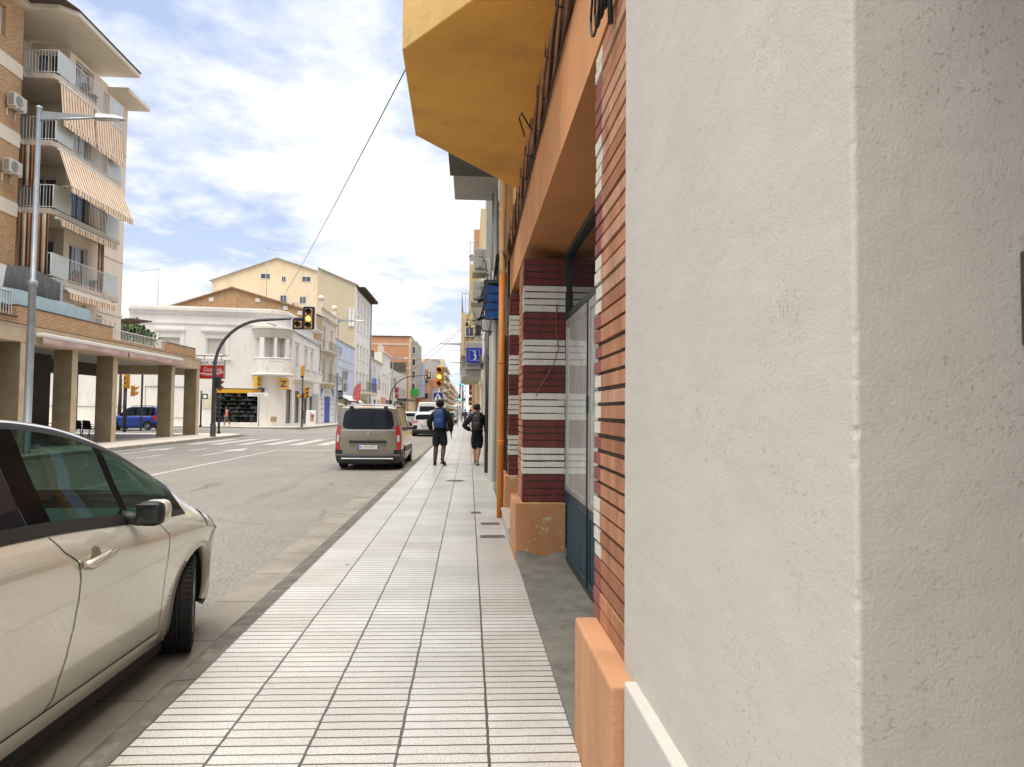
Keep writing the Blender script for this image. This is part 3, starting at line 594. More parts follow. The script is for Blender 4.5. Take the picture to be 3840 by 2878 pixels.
# ------------------------------------------------------------------ arcade with bar
arc_b = empty('arcade_building', (-18, 24, 0), 'low arcade with roughcast columns, brick parapet and a dark bar behind it', 'arcade')
for y in (12.2, 15.6, 18.9, 22.0, 25.1, 28.27, 31.42, 37.43, 40.8):
    b = MB(); b.box(-16.4,-15.7,y,y+.40,-.01,3.78,PCOL); b.box(-15.6995,-15.68,y+.005,y+.395,-.01,3.78,SMO); b.build('column', arc_b, bevel=0.015)  # paler sheet on each road face puts the side light into the colour
b = MB(); b.box(-16.35,-15.66,5,41.25,3.78,4.38,SMO); b.box(-30,-16.35,40.8,41.25,3.45,4.38,SMO); b.box(-30,-16.35,5,40.8,3.95,4.3,mat('arcade_ceiling',(0.42,0.39,0.34),0.9)); b.build('beam', arc_b, bevel=0.02)
b = MB(); b.box(-21.2,-20.8,5,40.8,3.3,3.95,mat('dark_beam',(0.06,0.05,0.042),0.9)); b.build('rear_beam', arc_b)
b = MB(); b.box(-15.95,-15.68,5,24.85,4.38,4.62,BRL); b.box(-15.95,-15.68,24.85,31.28,4.38,5.03,BRL); b.box(-15.95,-15.68,31.28,36.8,4.38,4.53,BRL); b.box(-15.95,-15.68,36.8,40.5,4.38,4.92,BRL); b.box(-24,-15.95,40.2,40.5,4.38,4.92,BRL)
b.build('parapet', arc_b)
b = MB(); CAPD = mat('dark_coping', (0.10,0.085,0.07), 0.9, 0.3, 6); b.box(-15.97,-15.66,24.83,31.30,5.031,5.07,CAPD); b.box(-15.97,-15.66,36.8,40.52,4.921,4.955,CAPD); b.box(-15.97,-15.62,5,24.82,4.621,4.65,CAPD); b.box(-15.64,-15.6,5,41.25,4.385,4.41,CAPD); b.build('coping', arc_b)
railing(arc_b, [(-15.8,31.35),(-15.8,36.75)], 4.53, 5.0, FRW, .14, .012); railing(arc_b, [(-15.82,17),(-15.82,24.75)], 4.62, 5.5, FRW, .14, .014)
for k in range(28): b = MB(); b.tube([(-15.85,31.4+k*.34,4.95 if k > 15 else 5.0),(-15.85,31.4+k*.34,5.42-.014*k)], 0.006, GAL, 4); b.build('wire_stake', arc_b)
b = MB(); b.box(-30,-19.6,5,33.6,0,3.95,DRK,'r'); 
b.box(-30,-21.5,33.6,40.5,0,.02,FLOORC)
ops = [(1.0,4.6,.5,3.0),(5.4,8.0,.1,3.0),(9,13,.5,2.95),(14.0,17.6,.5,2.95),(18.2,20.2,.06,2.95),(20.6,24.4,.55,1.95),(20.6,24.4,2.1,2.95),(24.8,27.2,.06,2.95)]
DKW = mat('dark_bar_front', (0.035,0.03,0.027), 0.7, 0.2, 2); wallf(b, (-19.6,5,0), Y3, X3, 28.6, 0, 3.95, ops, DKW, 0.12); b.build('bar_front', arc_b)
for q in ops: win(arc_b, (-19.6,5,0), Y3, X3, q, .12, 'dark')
# awnings of the arcade
PINK = mat('faded_pink_canvas', (0.56,0.40,0.36), 0.9, 0.08, 2.5, dirt=0.4, dirtc=(0.40,0.27,0.23))
for k, (ya, yb, lab) in enumerate(((25.85,32.08,'longer faded pink rolled awning on the arcade beam beside the lamp post'),(32.2,38.1,'faded pink rolled awning on the arcade beam nearer the bar sign'))):
    t = empty('awning', (-15.5,(ya+yb)/2,4.1), lab, 'awning', 'pink awnings of the arcade')
    b = MB(); b.box(-15.66,-15.36,ya,yb,4.04,4.19,FRW); b.build('cassette', t, bevel=0.03)
    b = MB(); rnd = random.Random(k); us = [i/40 for i in range(41)]
    b.grid(lambda u, v: (-15.39+0.035*math.sin(u*19+k)*v+.02*math.sin(u*47)*v, ya+(yb-ya)*u, 4.04-(0.26+.03*math.sin(u*9+k))*v), us, [0,.3,.6,1], PINK); o = b.build('valance', t)
    s = o.modifiers.new('s','SOLIDIFY'); s.thickness = .006
# ------------------------------------------------------------------ tower of flats
tw = empty('apartment_tower', (-22, 30, 0), 'tall block of flats with tan brick side, corner balconies and overhanging roof', 'building')
b = MB(); ops = [(14.3,15.6,13.1,14.5),(14.3,15.6,10.2,11.6),(14.3,15.6,7.3,8.7),(14.3,15.6,16.0,17.3),(17.6,18.4,16.35,17.6),(8,10,13,14.5),(8,10,10,11.5)]
wallf(b, (-18.8,10,0), Y3, X3, 19.5, 4.3, 18.1, ops, BRL, .22)
for z in (7.0, 9.9, 12.8, 15.7): b.box(-18.8,-18.77,10,29.5,z-.55,z+.02,BEI)
b.build('brick_wall', tw)
for q in ops: win(tw, (-18.8,10,0), Y3, X3, q, .22, 'shut')
b = MB(); b.box(-30,-18.8,29.5,29.52,4.3,18.1,DRK,''); b.face([(-18.8,29.5,4.3),(-18.8,29.52,4.3),(-18.8,29.52,18.1),(-18.8,29.5,18.1)], BEI)
b.box(-30,-20.3,29.52,32.5,4.3,18.1,OLD)
BK = [(0.15,1.25,z+.02,z+2.15) for z in (4.3,7.0,9.9,12.8,15.7)]
wallf(b, (-20.3,32.5,0), X3, -Y3, 1.7, 4.3, 18.3, BK, OLD, .15)
SD = [(.45,2.0,z+.02,z+2.15) for z in (4.3,7.0,9.9,12.8,15.7)]+[(2.9,3.5,z+.55,z+1.85) for z in (4.3,7.0,9.9,12.8,15.7)]
wallf(b, (-18.6,32.5,0), Y3, X3, 5.4, 4.3, 18.0, SD, BEI, .18); b.face([(-18.6,37.9,4.3),(-30,37.9,4.3),(-30,37.9,18),(-18.6,37.9,18)], BEI)
for z in (6.3,9.2,12.1,15.0): b.box(-18.6,-18.58,35.5,37.9,z,z+.03,GRY)
b.build('corner_wall', tw)
for q in BK: win(tw, (-20.3,32.5,0), X3, -Y3, q, .15, 'sky', 'balcony_door')
for q in SD: win(tw, (-18.6,32.5,0), Y3, X3, q, .18, 'sky' if q[0] < 2 and q[2] > 6 else 'shut', 'balcony_door' if q[0] < 2 else 'window')
PL = [(-18.9,29.9),(-17.75,29.9),(-17.6,30.2),(-17.6,35.5),(-18.62,35.5),(-18.62,32.45),(-20.3,32.45),(-20.3,29.54),(-18.9,29.54)]
SLB = mat('balcony_slab', (0.55,0.48,0.40), 0.9, 0.1, 1.5, dirt=0.5, dirtc=(0.28,0.23,0.17))
for z in (7.0, 9.9, 12.8, 15.7):
    t = MB(); t.prism(PL, z-.24, z, SLB); bo = t.build('balcony', tw, bevel=.02)
    railing(bo, [(-18.95,29.95),(-17.65,29.95)], z+.02, z+1.0, FRW, .13, .012); railing(bo, [(-17.64,31.25),(-17.64,34.2)], z+.02, z+1.0, FRW if z != 9.9 else BLK, .12, .012)
    for ya, yb in ((29.96,31.22),(34.23,35.46)):
        t = MB(); t.box(-17.65,-17.63,ya+.01,yb-.01,z+.06,z+1.0,FROST)
        for y in (ya, yb): t.tube([(-17.64,y,z),(-17.64,y,z+1.02)], .018, FRW, 5)
        t.tube([(-17.64,ya,z+1.02),(-17.64,yb,z+1.02)],.018,FRW,5); t.build('side_panel', bo)
railing(tw, [(-17.64,29.6),(-17.64,35.4)], 4.5, 5.76, FRW, .45, .02)
b = MB(); ROF = plaster('roof_soffit', (0.70,0.64,0.55), 0.15)
b.prism([(-30,28.0),(-18.7,28.0),(-18.7,29.75),(-17.55,29.75),(-17.0,30.3),(-17.0,35.8),(-30,35.8)], 18.38, 18.62, ROF); b.prism([(-30,35.8),(-17.55,35.8),(-17.55,38.2),(-30,38.2)], 17.66, 17.9, ROF); b.prism([(-30,9),(-17.9,9),(-17.9,28),(-30,28)], 18.1, 18.5, ROF)
b.prism([(-30,28.0),(-17.5,28.0),(-16.95,30.2),(-16.95,35.85),(-30,35.85)], 18.62, 18.68, CAPD); b.build('roof', tw, bevel=.03)
# striped awnings of the tower
STR = stripes('orange_striped_canvas', [(0.84,0.73,0.57),(0.56,0.25,0.10),(0.32,0.16,0.08)], [.135,.065,.02])
def awning(y0, y1, ztop, xb, zb, sl, label, sag=.06):
    t = empty('striped_awning', (-17.5,(y0+y1)/2,ztop), label, 'awning', 'striped awnings of the tower')
    b = MB(); b.tube([(-17.52,y0,ztop),(-17.52,y1,ztop)], .06, FRW, 8); b.build('roller', t)
    b = MB(); us = [y0+(y1-y0)*i/24 for i in range(25)]; b.grid(lambda u, v: (-17.5+(xb+17.5)*v, u+sl*v, ztop-(ztop-zb)*v-sag*math.sin(math.pi*v)), us, [i/8 for i in range(9)], STR, uvs=True); b.build('canvas', t)
    b = MB(); b.tube([(xb,y0+sl,zb),(xb,y1+sl,zb)], .03, FRW, 8); b.build('front_bar', t)
    b = MB(); b.grid(lambda u, v: (xb+.03+.012*math.sin(u*16), u+sl, zb-.02-.24*v-.03*v*abs(math.sin(u*13))), [y0+(y1-y0)*i/60 for i in range(61)], [0,.5,1], STR, uvs=True); b.build('valance', t)
    for y in (y0+.1, y1-.1):
        b = MB(); b.tube([(-17.55,y,zb+.1),((xb-17.55)/2,y+sl*.5,zb+.06),(xb,y+sl,zb)], .016, FRW, 5); b.build('arm', t)
awning(29.95, 32.55, 15.35, -17.35, 13.75, 0, 'left panel of the steep striped awning below the top balcony'); awning(32.65, 35.2, 15.35, -17.35, 13.72, 0, 'right panel of the steep striped awning below the top balcony')
awning(30.0, 35.3, 12.48, -16.62, 10.74, -.6, 'wide striped awning let out far over the third balcony', .02)
awning(30.0, 34.7, 9.52, -17.34, 9.46, 0, 'striped awning rolled up under the balcony with black bars', 0); awning(30.8, 34.6, 6.66, -17.3, 6.48, 0, 'striped awning rolled up under the lowest balcony', 0)
CUR = stripes('striped_curtain', [(0.60,0.50,0.36),(0.045,0.03,0.025),(0.55,0.20,0.06),(0.045,0.03,0.025)], [.16,.07,.10,.07])
def curtain(x0, x1, y, z0, z1, label, vert=False):
    b = MB(); b.grid(lambda u, v: (u, y+.05*math.sin(u*31)*(.4+.6*(1-v)), z0+(z1-z0)*v), [x0+(x1-x0)*i/48 for i in range(49)], [0,.3,.7,1], CUR, uvs=True); o = b.build('curtain'); o.modifiers.new('s','SOLIDIFY').thickness = .01
    tag(o, label, 'curtain', 'striped balcony curtains')
curtain(-18.95, -17.75, 29.86, 6.75, 9.65, 'wide drawn striped curtain hanging down to the grey screen'); curtain(-18.95, -18.45, 29.9, 10.8, 12.55, 'narrow gathered striped curtain beside the lower wall air conditioner')
b = MB(); b.grid(lambda u, v: (-18.0+.03*math.sin(u*40), u, 7.0+2.5*v), [34.3+.5*i/14 for i in range(15)], [0,1], CUR, uvs=True); o = b.build('curtain'); o.modifiers.new('s','SOLIDIFY').thickness = .02; tag(o, 'tied back brown striped curtain beside the sliding balcony door', 'curtain', 'striped balcony curtains')
REED = mat('grey_reed', (0.085,0.085,0.092), 0.9, 0.4, 14, 0.5, 60, streak=True); BLS = mat('blue_netting', (0.42,0.55,0.60), 0.8, 0.08, 2, 0.2, 30)
b = MB(); b.grid(lambda u, v: (-17.25+.02*math.sin(u*7), u, 5.1+(1.75+.12*math.sin(u*1.4))*v), [22+.4*i for i in range(21)], [0,.5,1], REED); o = b.build('reed_screen'); o.modifiers.new('s','SOLIDIFY').thickness = .02; tag(o, 'dark grey reed screen standing on the terrace behind blue netting', 'screen')
b = MB(); b.grid(lambda u, v: (-15.84+.02*math.sin(u*5), u, 5.04+(.56+.03*math.sin(u*2.3))*v), [21+.35*i for i in range(26)], [0,.5,1], BLS, smooth=False); o = b.build('netting_screen'); o.modifiers.new('s','SOLIDIFY').thickness = .015; tag(o, 'pale blue netting screen along the brick parapet', 'screen')
b = MB(); b.obox((-16.6,25.2,6.15), Vector((0,.30,.0)), Vector((0,.08,.42)), Vector((.02,0,0)), FRW); tag(b.build('white_board'), 'white board leaning against the grey reed screen', 'board')
b = MB(); b.box(-17.45,-17.38,29.9,30.45,5.1,6.95,mat('pale_grey_sheet',(0.44,0.45,0.48),0.8)); tag(b.build('windbreak'), 'pale grey upright sheet closing the end of the terrace', 'windbreak')
def aircon(loc, rz, label, group, size=(.80,.30,.56)):
    t = empty('air_conditioner', (0,0,0), label, 'air conditioner', group); w, d, h = size
    AC = mat('aged_white_casing', (0.58,0.56,0.50), 0.5, 0.06, 3, dirt=0.35, dirtc=(0.36,0.33,0.27)); GRL = mat('fan_grille', (0.16,0.165,0.16), 0.6)
    b = MB(); b.box(-w/2,w/2,-d,0,0,h,AC); b.build('casing', t, bevel=.025, bseg=2)
    b = MB(); b.lathe([(.001,.0),(.19,.0),(.20,.012),(.21,0)], (-.10,-d-.006,h/2), GRL, 24, (0,-1,0)); 
    for k in range(6): b.lathe([(.03+.03*k,.012),(.036+.03*k,.016),(.042+.03*k,.012)], (-.10,-d-.006,h/2), AC, 24, (0,-1,0))
    b.build('fan', t)
    b = MB()
    for k in range(9): b.box(-w/2-.006,-w/2,-d+.04,-.05,.06+k*.05,.085+k*.05,GRL)
    b.build('side_vent', t)
    b = MB()
    for x in (-w*.32,w*.32):
        b = MB(); b.box(x-.02,x+.02,-d-.02,.10,-.05,-.01,FRW); b.box(x-.02,x+.02,.06,.10,-.35,-.01,FRW); b.build('bracket', t)
    t.location = loc; t.rotation_euler = (0,0,rz); return t
aircon((-18.68,28.85,13.62), R(90), 'boxy air conditioner high on the brick wall level with the lamp arm', 'air conditioners on the tower'); aircon((-18.68,28.72,10.9), R(90), 'white air conditioner with round fan on the brick wall below the other one', 'air conditioners on the tower')
# small tree and pergola seen in the gap
def leafball(mb, c, r, n, m, rnd, s=.12):
    for i in range(n):
        d = Vector((rnd.gauss(0,1), rnd.gauss(0,1), rnd.gauss(0,1))).normalized()*r*(rnd.random()**.4); p = Vector(c)+Vector((d.x,d.y,d.z*.8)); u = Vector((rnd.gauss(0,1),rnd.gauss(0,1),rnd.gauss(0,1))).normalized()*s; v = u.cross(Vector((rnd.gauss(0,1),rnd.gauss(0,1),rnd.gauss(0,1)))).normalized()*s*.6
        mb.face([p-u,p+v,p+u,p-v], m)
LF = [mat('leaf_%s' % k, c, 0.7) for k, c in (('light',(0.12,0.20,0.03)),('mid',(0.06,0.12,0.02)),('dark',(0.03,0.065,0.014)))]
def tree(x, y, h, r, label, n=900, seed=1, group=None):
    t = empty('tree', (x,y,0), label, 'tree', group); rnd = random.Random(seed); BARK = mat('bark', (0.12,0.09,0.06), 0.95, 0.3, 6, 0.6, 20)
    b = MB(); b.tube([(x,y,-.1),(x+.05,y,h*.3),(x-.05,y+.1,h*.6)], .16, BARK, 8, r2=.07)
    for k in range(6): a = k*1.1; b.tube([(x,y,h*.5),(x+math.cos(a)*r*.5,y+math.sin(a)*r*.5,h*.72),(x+math.cos(a)*r*.8,y+math.sin(a)*r*.8,h*.85)], .06, BARK, 6, r2=.02)
    b.build('trunk', t); b = MB()
    for k in range(16):
        a = rnd.random()*6.28; q = rnd.random()**.5*r; leafball(b, (x+math.cos(a)*q,y+math.sin(a)*q,h*.78+rnd.uniform(-.25,.25)*r*1.4), r*.42, n//16, LF[k % 3], rnd, .15)
    b.build('crown', t, merge=False)
tree(-25.2, 51.5, 8.9, 1.9, 'bushy green tree behind the tower beside the white corner house', 1500, 4)
pg = empty('pergola', (-23.6,47.5,4.3), 'brown roofed pergola on the terrace end beside the tower', 'pergola')
b = MB(); b.obox((-23.9,47.6,7.2), Vector((1.9,0,.22)), Vector((0,1.5,.1)), Vector((0,0,.04)), mat('brown_roof_sheet',(0.12,0.075,0.05),0.8,0.2,3)); b.build('roof', pg)
for dx, dy in ((-1.5,-1.2),(1.5,-1.2),(-1.5,1.2),(1.5,1.2)): b = MB(); b.box(-23.9+dx-.05,-23.9+dx+.05,47.6+dy-.05,47.6+dy+.05,0,7.2,FRB); b.build('post', pg)
b = MB(); rnd = random.Random(5); leafball(b, (-23.6,47.2,5.9), .9, 500, LF[1], rnd, .13); leafball(b, (-23.9,46.9,5.4), .8, 300, LF[2], rnd, .13); tag(b.build('climbing_plant', merge=False), 'dark green climbing plant under the brown pergola roof', 'plant')
# chairs, table, bin under the arcade
PLK = mat('black_plastic', (0.02,0.02,0.022), 0.5, 0.1, 5)
def chair(x, y, rz, label):
    t = empty('chair', (0,0,0), label, 'chair', 'black terrace chairs')
    b = MB(); b.box(-.24,.24,-.24,.22,.42,.455,PLK); b.build('seat', t, bevel=.015)
    b = MB(); b.grid(lambda u, v: (u*.25, .22+.10*v-.10*u*u, .46+.42*v-.04*u*u), [-1+i/5 for i in range(11)], [i/5 for i in range(6)], PLK); o = b.build('backrest', t); o.modifiers.new('s','SOLIDIFY').thickness = .02
    for sx_ in (-1,1):
        b = MB(); b.tube([(sx_*.26,-.22,0),(sx_*.25,-.2,.63),(sx_*.26,.18,.66),(sx_*.25,.25,.7)], .018, PLK, 6); b.build('arm_leg', t)
        b = MB(); b.tube([(sx_*.24,.33,0),(sx_*.22,.2,.46)], .018, PLK, 6); b.build('leg', t)
    t.location = (x,y,.006); t.rotation_euler = (0,0,rz)
chair(-18.85, 35.7, R(160), 'black open backed chair next to the roughcast column'); chair(-19.65, 35.95, R(200), 'black chair drawn up to the cafe table, nearer the bin')
t = empty('cafe_table', (-20.3,35.2,0), 'dark round cafe table beside the black chairs', 'table'); b = MB(); b.lathe([(.001,.745),(.38,.745),(.38,.715),(.001,.715)], (-20.3,35.2,0), PLK, 24); b.build('top', t); b = MB(); b.tube([(-20.3,35.2,.03),(-20.3,35.2,.715)], .035, GAL, 8); b.lathe([(.001,0.006),(.25,.006),(.25,.03),(.05,.05)], (-20.3,35.2,0), GAL, 16); b.build('base', t)
t = empty('litter_bin', (-18.75,33.4,0), 'grey metal litter bin with black lid and bag beside the arcade columns', 'bin'); b = MB(); b.lathe([(.24,0.006),(.27,.72)], (-18.75,33.4,0), GAL, 20); b.lathe([(.24,0.007),(.001,.007)], (-18.75,33.4,0), GAL, 20); b.build('body', t); b = MB(); b.lathe([(.29,.68),(.30,.80),(.27,.85),(.2,.86),(.19,.80)], (-18.75,33.4,0), PLK, 20); b.build('lid', t)

def potted(x, y, z, r, h, label, seed):
    t = empty('potted_plant', (x,y,z), label, 'plant', 'potted plants on the balconies'); b = MB(); b.lathe([(.001,0),(r*.75,0),(r,h*.45),(r*1.08,h*.47),(r*.9,h*.45)], (x,y,z), mat('terracotta',(.36,.12,.06),.8), 12); b.build('pot', t); b = MB(); leafball(b, (x,y,z+h*.72), h*.32, 90, LF[seed % 3], random.Random(seed), .07); b.build('leaves', t, merge=False)
potted(-17.85,32.4,15.7,.18,.75,'bushy plant in a terracotta pot on the top balcony beside the bars',1); potted(-17.85,33.1,15.7,.16,.6,'smaller plant in a terracotta pot on the top balcony, the farther one',2); potted(-17.85,32.2,7.0,.18,.8,'green plant in a terracotta pot on the lowest balcony before the sliding door',3); potted(-17.85,33.6,7.0,.15,.55,'low plant in a terracotta pot on the lowest balcony by the brown curtain',4)
# ------------------------------------------------------------------ white corner house with oriel and optician's shop
P0 = Vector((-17.9,61.3,0)); UW = Vector((-.993,-.118,0)).normalized(); NW = Vector((.118,-.993,0)).normalized()
def Q(u, z, k=0.0): return P0+UW*u+Z3*z+NW*k
ch = empty('corner_house', (-21,64,0), 'white old corner house with rounded oriel, cornice and a spectacle shop below', 'house')
b = MB()
opsW = [(.45,3.88,.30,3.3),(3.25,4.75,6.2,7.6),(6.9,8.45,6.2,7.6)]
wallf(b, P0, UW, NW, 10.95, -.1, 10.2, opsW, WHP, .22)
cpts = [(-17.9+1.5*math.sin(t)*1.0, 61.3+1.7*(1-math.cos(t))) for t in [R(a) for a in range(0,91,10)]]
for a, c in zip(cpts[:-1], cpts[1:]): b.face([(a[0],a[1],-.1),(c[0],c[1],-.1),(c[0],c[1],10.2),(a[0],a[1],10.2)], WHP)
opsS = [(.1,2.1,.25,3.35),(3.15,5.15,.25,3.3),(6.1,8.4,.1,3.2),(9.2,10.4,.1,2.9),(11.6,12.9,.1,2.9),(2.9,4.0,4.6,7.5),(6.4,7.5,4.6,7.5),(9.0,10.1,4.6,7.5)]
wallf(b, (-16.4,63.0,0), Y3, X3, 13.8, -.1, 9.9, opsS, WHP, .25)
b.face([(-16.4,76.8,0),(-30,76.8,0),(-30,76.8,9.9),(-16.4,76.8,9.9)], WHP); b.face([tuple(Q(10.95,0)),(-29.3,76,0),(-29.3,76,10),tuple(Q(10.95,10.2))][::-1], WHP); b.face([(-16.6,63.2,9.5),(-16.6,76.7,9.5),(-29,76.7,9.5),(-28.6,60.4,9.5),(-18,61.6,9.5)], TILEC)
b.build('wall', ch)
b = MB()
def band(z0, z1, k):      # moulding following both fronts
    path = [Q(10.97,0,k)]+[Q(0,0,k)]+[Vector((p[0],p[1],0))+Vector((math.sin(t),-math.cos(t),0))*k for p, t in zip(cpts[1:], [R(a) for a in range(10,91,10)])]+[Vector((-16.4+k,76.8,0))]
    inn = [Q(10.97,0,-.05)]+[Q(0,0,-.05)]+[Vector((p[0],p[1],0)) for p in cpts[1:]]+[Vector((-16.45,76.8,0))]
    for i in range(len(path)-1):
        a, c = path[i], path[i+1]; d, e = inn[i], inn[i+1]; b.face([a+Z3*z0,c+Z3*z0,c+Z3*z1,a+Z3*z1], WHP); b.face([a+Z3*z1,c+Z3*z1,e+Z3*z1,d+Z3*z1], WHP); b.face([d+Z3*z0,e+Z3*z0,c+Z3*z0,a+Z3*z0], WHP)
for z0, z1, k in ((8.78,8.95,.10),(9.62,9.78,.16),(9.781,9.9,.26),(9.901,10.0,.34),(10.15,10.28,.12)): band(z0, z1, k)
b.build('cornice', ch)
b = MB(); b.sweep(Q(10.95,10.1,.05), UW, Z3, -NW, [(0,0),(0,.42),(-.35,.36),(-.75,.2),(-1.3,.12),(-1.3,0)], .3, WHP); b.build('scroll', ch)
for q in opsW[1:]:
    w = win(ch, P0, UW, NW, q, .22, 'shut'); b = MB(); a, c = q[0], q[1]
    for s0, s1, z0, z1, k in ((a-.45,c+.45,8.18,8.36,.2),(a-.35,c+.35,8.05,8.18,.12),(a-.35,a-.12,6.15,8.05,.06),(c+.12,c+.35,6.15,8.05,.06),(a-.5,c+.5,5.72,5.9,.16)): b.obox(Q((s0+s1)/2,(z0+z1)/2,k/2), UW*((s1-s0)/2), Z3*((z1-z0)/2), NW*(k/2+.02), WHP)
    b.build('surround', w)
for q in opsS[5:]:
    w = win(ch, (-16.4,63,0), Y3, X3, q, .25, 'half', 'balcony_door'); b = MB()
    b.box(-16.41,-16.2,63+q[0]-.3,63+q[1]+.3,7.85,8.0,WHP); b.box(-16.41,-16.32,63+q[0]-.25,63+q[0]-.05,4.6,7.85,WHP); b.box(-16.41,-16.32,63+q[1]+.05,63+q[1]+.25,4.6,7.85,WHP); b.build('surround', w)
# shop front with shelves of goods
SHELF = mat('display_goods', (0.8,0.78,0.75), 0.7, 0.3, 6); GOODS = [mat('goods_%d' % i, c, 0.6) for i, c in enumerate(((0.88,0.87,0.85),(0.30,0.29,0.28),(0.45,0.38,0.12),(0.10,0.16,0.30),(0.38,0.16,0.14)))]
b = MB(); b.obox(Q(2.16,1.8,-.42), UW*1.75, Z3*1.55, NW*.02, DRK); b.obox(Q(2.16,.33,-.22), UW*1.75, Z3*.03, NW*.2, SHELF); rnd = random.Random(11)
for z in (.85,1.2,1.55,1.9,2.25,2.6):
    b.obox(Q(2.16,z,-.33), UW*1.7, Z3*.016, NW*.07, SHELF); u = .55
    while u < 3.75:
        w = rnd.uniform(.10,.30); hh = rnd.uniform(.10,.26)
        if rnd.random() < .75: b.obox(Q(u+w/2,z+.015+hh/2,-.31), UW*(w/2-.008), Z3*hh/2, NW*.05, rnd.choice(GOODS[:1]*7+GOODS))
        u += w
for k in range(26): hh = rnd.uniform(.1,.5); b.obox(Q(rnd.uniform(.6,3.7),.37+hh/2,-.3), UW*.09, Z3*hh/2, NW*.08, rnd.choice(GOODS[:2]+GOODS))
b.build('window_display', ch)
YEB = mat('yellow_sign', (0.78,0.44,0.03), 0.5, 0.04, 2); BLS2 = mat('sign_blue', (0.012,0.045,0.30), 0.45, 0.05); WSG = mat('sign_white', (0.78,0.78,0.78), 0.5, 0.03); BSG = mat('sign_black', (0.012,0.012,0.014), 0.5)
SEE = glassmat('shop_glass', (0.72,0.76,0.76), 0.02, trans=1)
f = win(ch, P0, UW, NW, opsW[0], .2, 'dark', 'shop_window'); bpy.data.objects.remove(f.children[0])
b = MB(); b.obox(Q(2.16,1.8,-.19), UW*1.65, Z3*1.45, NW*.004, SEE); b.build('pane', f)
b = MB(); b.obox(Q(2.16,3.06,-.03), UW*1.62, Z3*.16, NW*.03, YEB)
for k in range(4): b.obox(Q(2.16,2.95+.075*k,.003), UW*1.62, Z3*.006, NW*.003, mat('yellow_seam',(0.5,0.26,0.02),.5))
b.build('shutter', f)
for i, q in enumerate(opsS[:5]):
    f = win(ch, (-16.4,63,0), Y3, X3, q, .2, 'dark', 'shop_window' if i < 2 else 'door')
b = MB(); b.box(-16.39,-16.35,73.2,76.2,.1,3.2,mat('grey_metal_door',(0.45,0.46,0.46),.5)); b.build('side_door', ch)
# oriel on the corner
CX, CY, RB = -17.35, 62.05, 1.62
def orl(t, r=RB): return (CX+r*math.cos(t), CY+r*math.sin(t))
ts = [R(a) for a in range(-205, 46, 10)]
b = MB()
def orw(z0, z1, r, m=WHP, t=ts):
    for a, c in zip(t[:-1], t[1:]):
        p, q = orl(a, r), orl(c, r); b.face([(p[0],p[1],z0),(q[0],q[1],z0),(q[0],q[1],z1),(p[0],p[1],z1)], m, smooth=True)
def orf(z, r0, r1, m=WHP, upf=True):
    for a, c in zip(ts[:-1], ts[1:]):
        P = [(*orl(a,r0),z),(*orl(a,r1),z),(*orl(c,r1),z),(*orl(c,r0),z)]; b.face(P if upf else P[::-1], m)
orw(4.45,4.62,RB+.16); orf(4.45,.2,RB+.16,upf=False); orf(4.62,RB-.1,RB+.16); orw(4.62,6.0,RB); orf(6.0,RB-.2,RB+.05); orw(5.93,6.0,RB+.05); orw(7.72,8.4,RB); orf(7.72,RB-.25,RB,upf=False); orw(8.4,8.56,RB+.22,mat('weathered_ledge',(0.42,0.39,0.34),.9,.2,3,dirt=.5)); orf(8.56,0,RB+.22); orf(8.4,RB,RB+.22,upf=False); orw(4.62,8.4,RB-.9)
for a0, w in ((-205,16),(-166,9),(-118,16),(-72,9),(-32,14),(8,12),(38,8)):
    t0, t1 = R(a0), R(a0+w)
    for k in range(3): a, c = t0+(t1-t0)*k/3, t0+(t1-t0)*(k+1)/3; b.face([(*orl(a,RB+.004),6.0),(*orl(c,RB+.004),6.0),(*orl(c,RB+.004),7.72),(*orl(a,RB+.004),7.72)], WHP); 
    for a in (t0, t1): P = [(*orl(a,RB-.22),6.0),(*orl(a,RB+.004),6.0),(*orl(a,RB+.004),7.72),(*orl(a,RB-.22),7.72)]; b.face(P if a == t0 else P[::-1], WHP)
b.build('oriel', ch)
b = MB()
for a0, a1 in ((-186,-122),(-98,-36),(-14,36)):
    for z0, z1 in ((4.85,5.7),): 
        n = 8
        for k in range(n+1):
            pass
    t = [R(a0+8+(a1-a0-12)*k/8) for k in range(9)]
    for z in (4.82,5.72): b.tube([(*orl(a,RB+.01),z) for a in t], .025, WHP, 5)
    for a in (t[0], t[-1]): b.tube([(*orl(a,RB+.01),4.82),(*orl(a,RB+.01),5.72)], .025, WHP, 5)
b.build('oriel_moulding', ch)
b = MB(); rr = RB-.82
for a0 in (-180,-140,-90,-60,-10,20): p = orl(R(a0), rr); b.tube([(*p,6.05),(*p,7.7)], .05, FRW, 6)
b.build('oriel_frames', ch)
b = MB(); t2 = [R(a) for a in range(-150,-109,10)]
orw(6.05,7.6,RB-.85,SHU,t2); b.build('oriel_blind', ch)
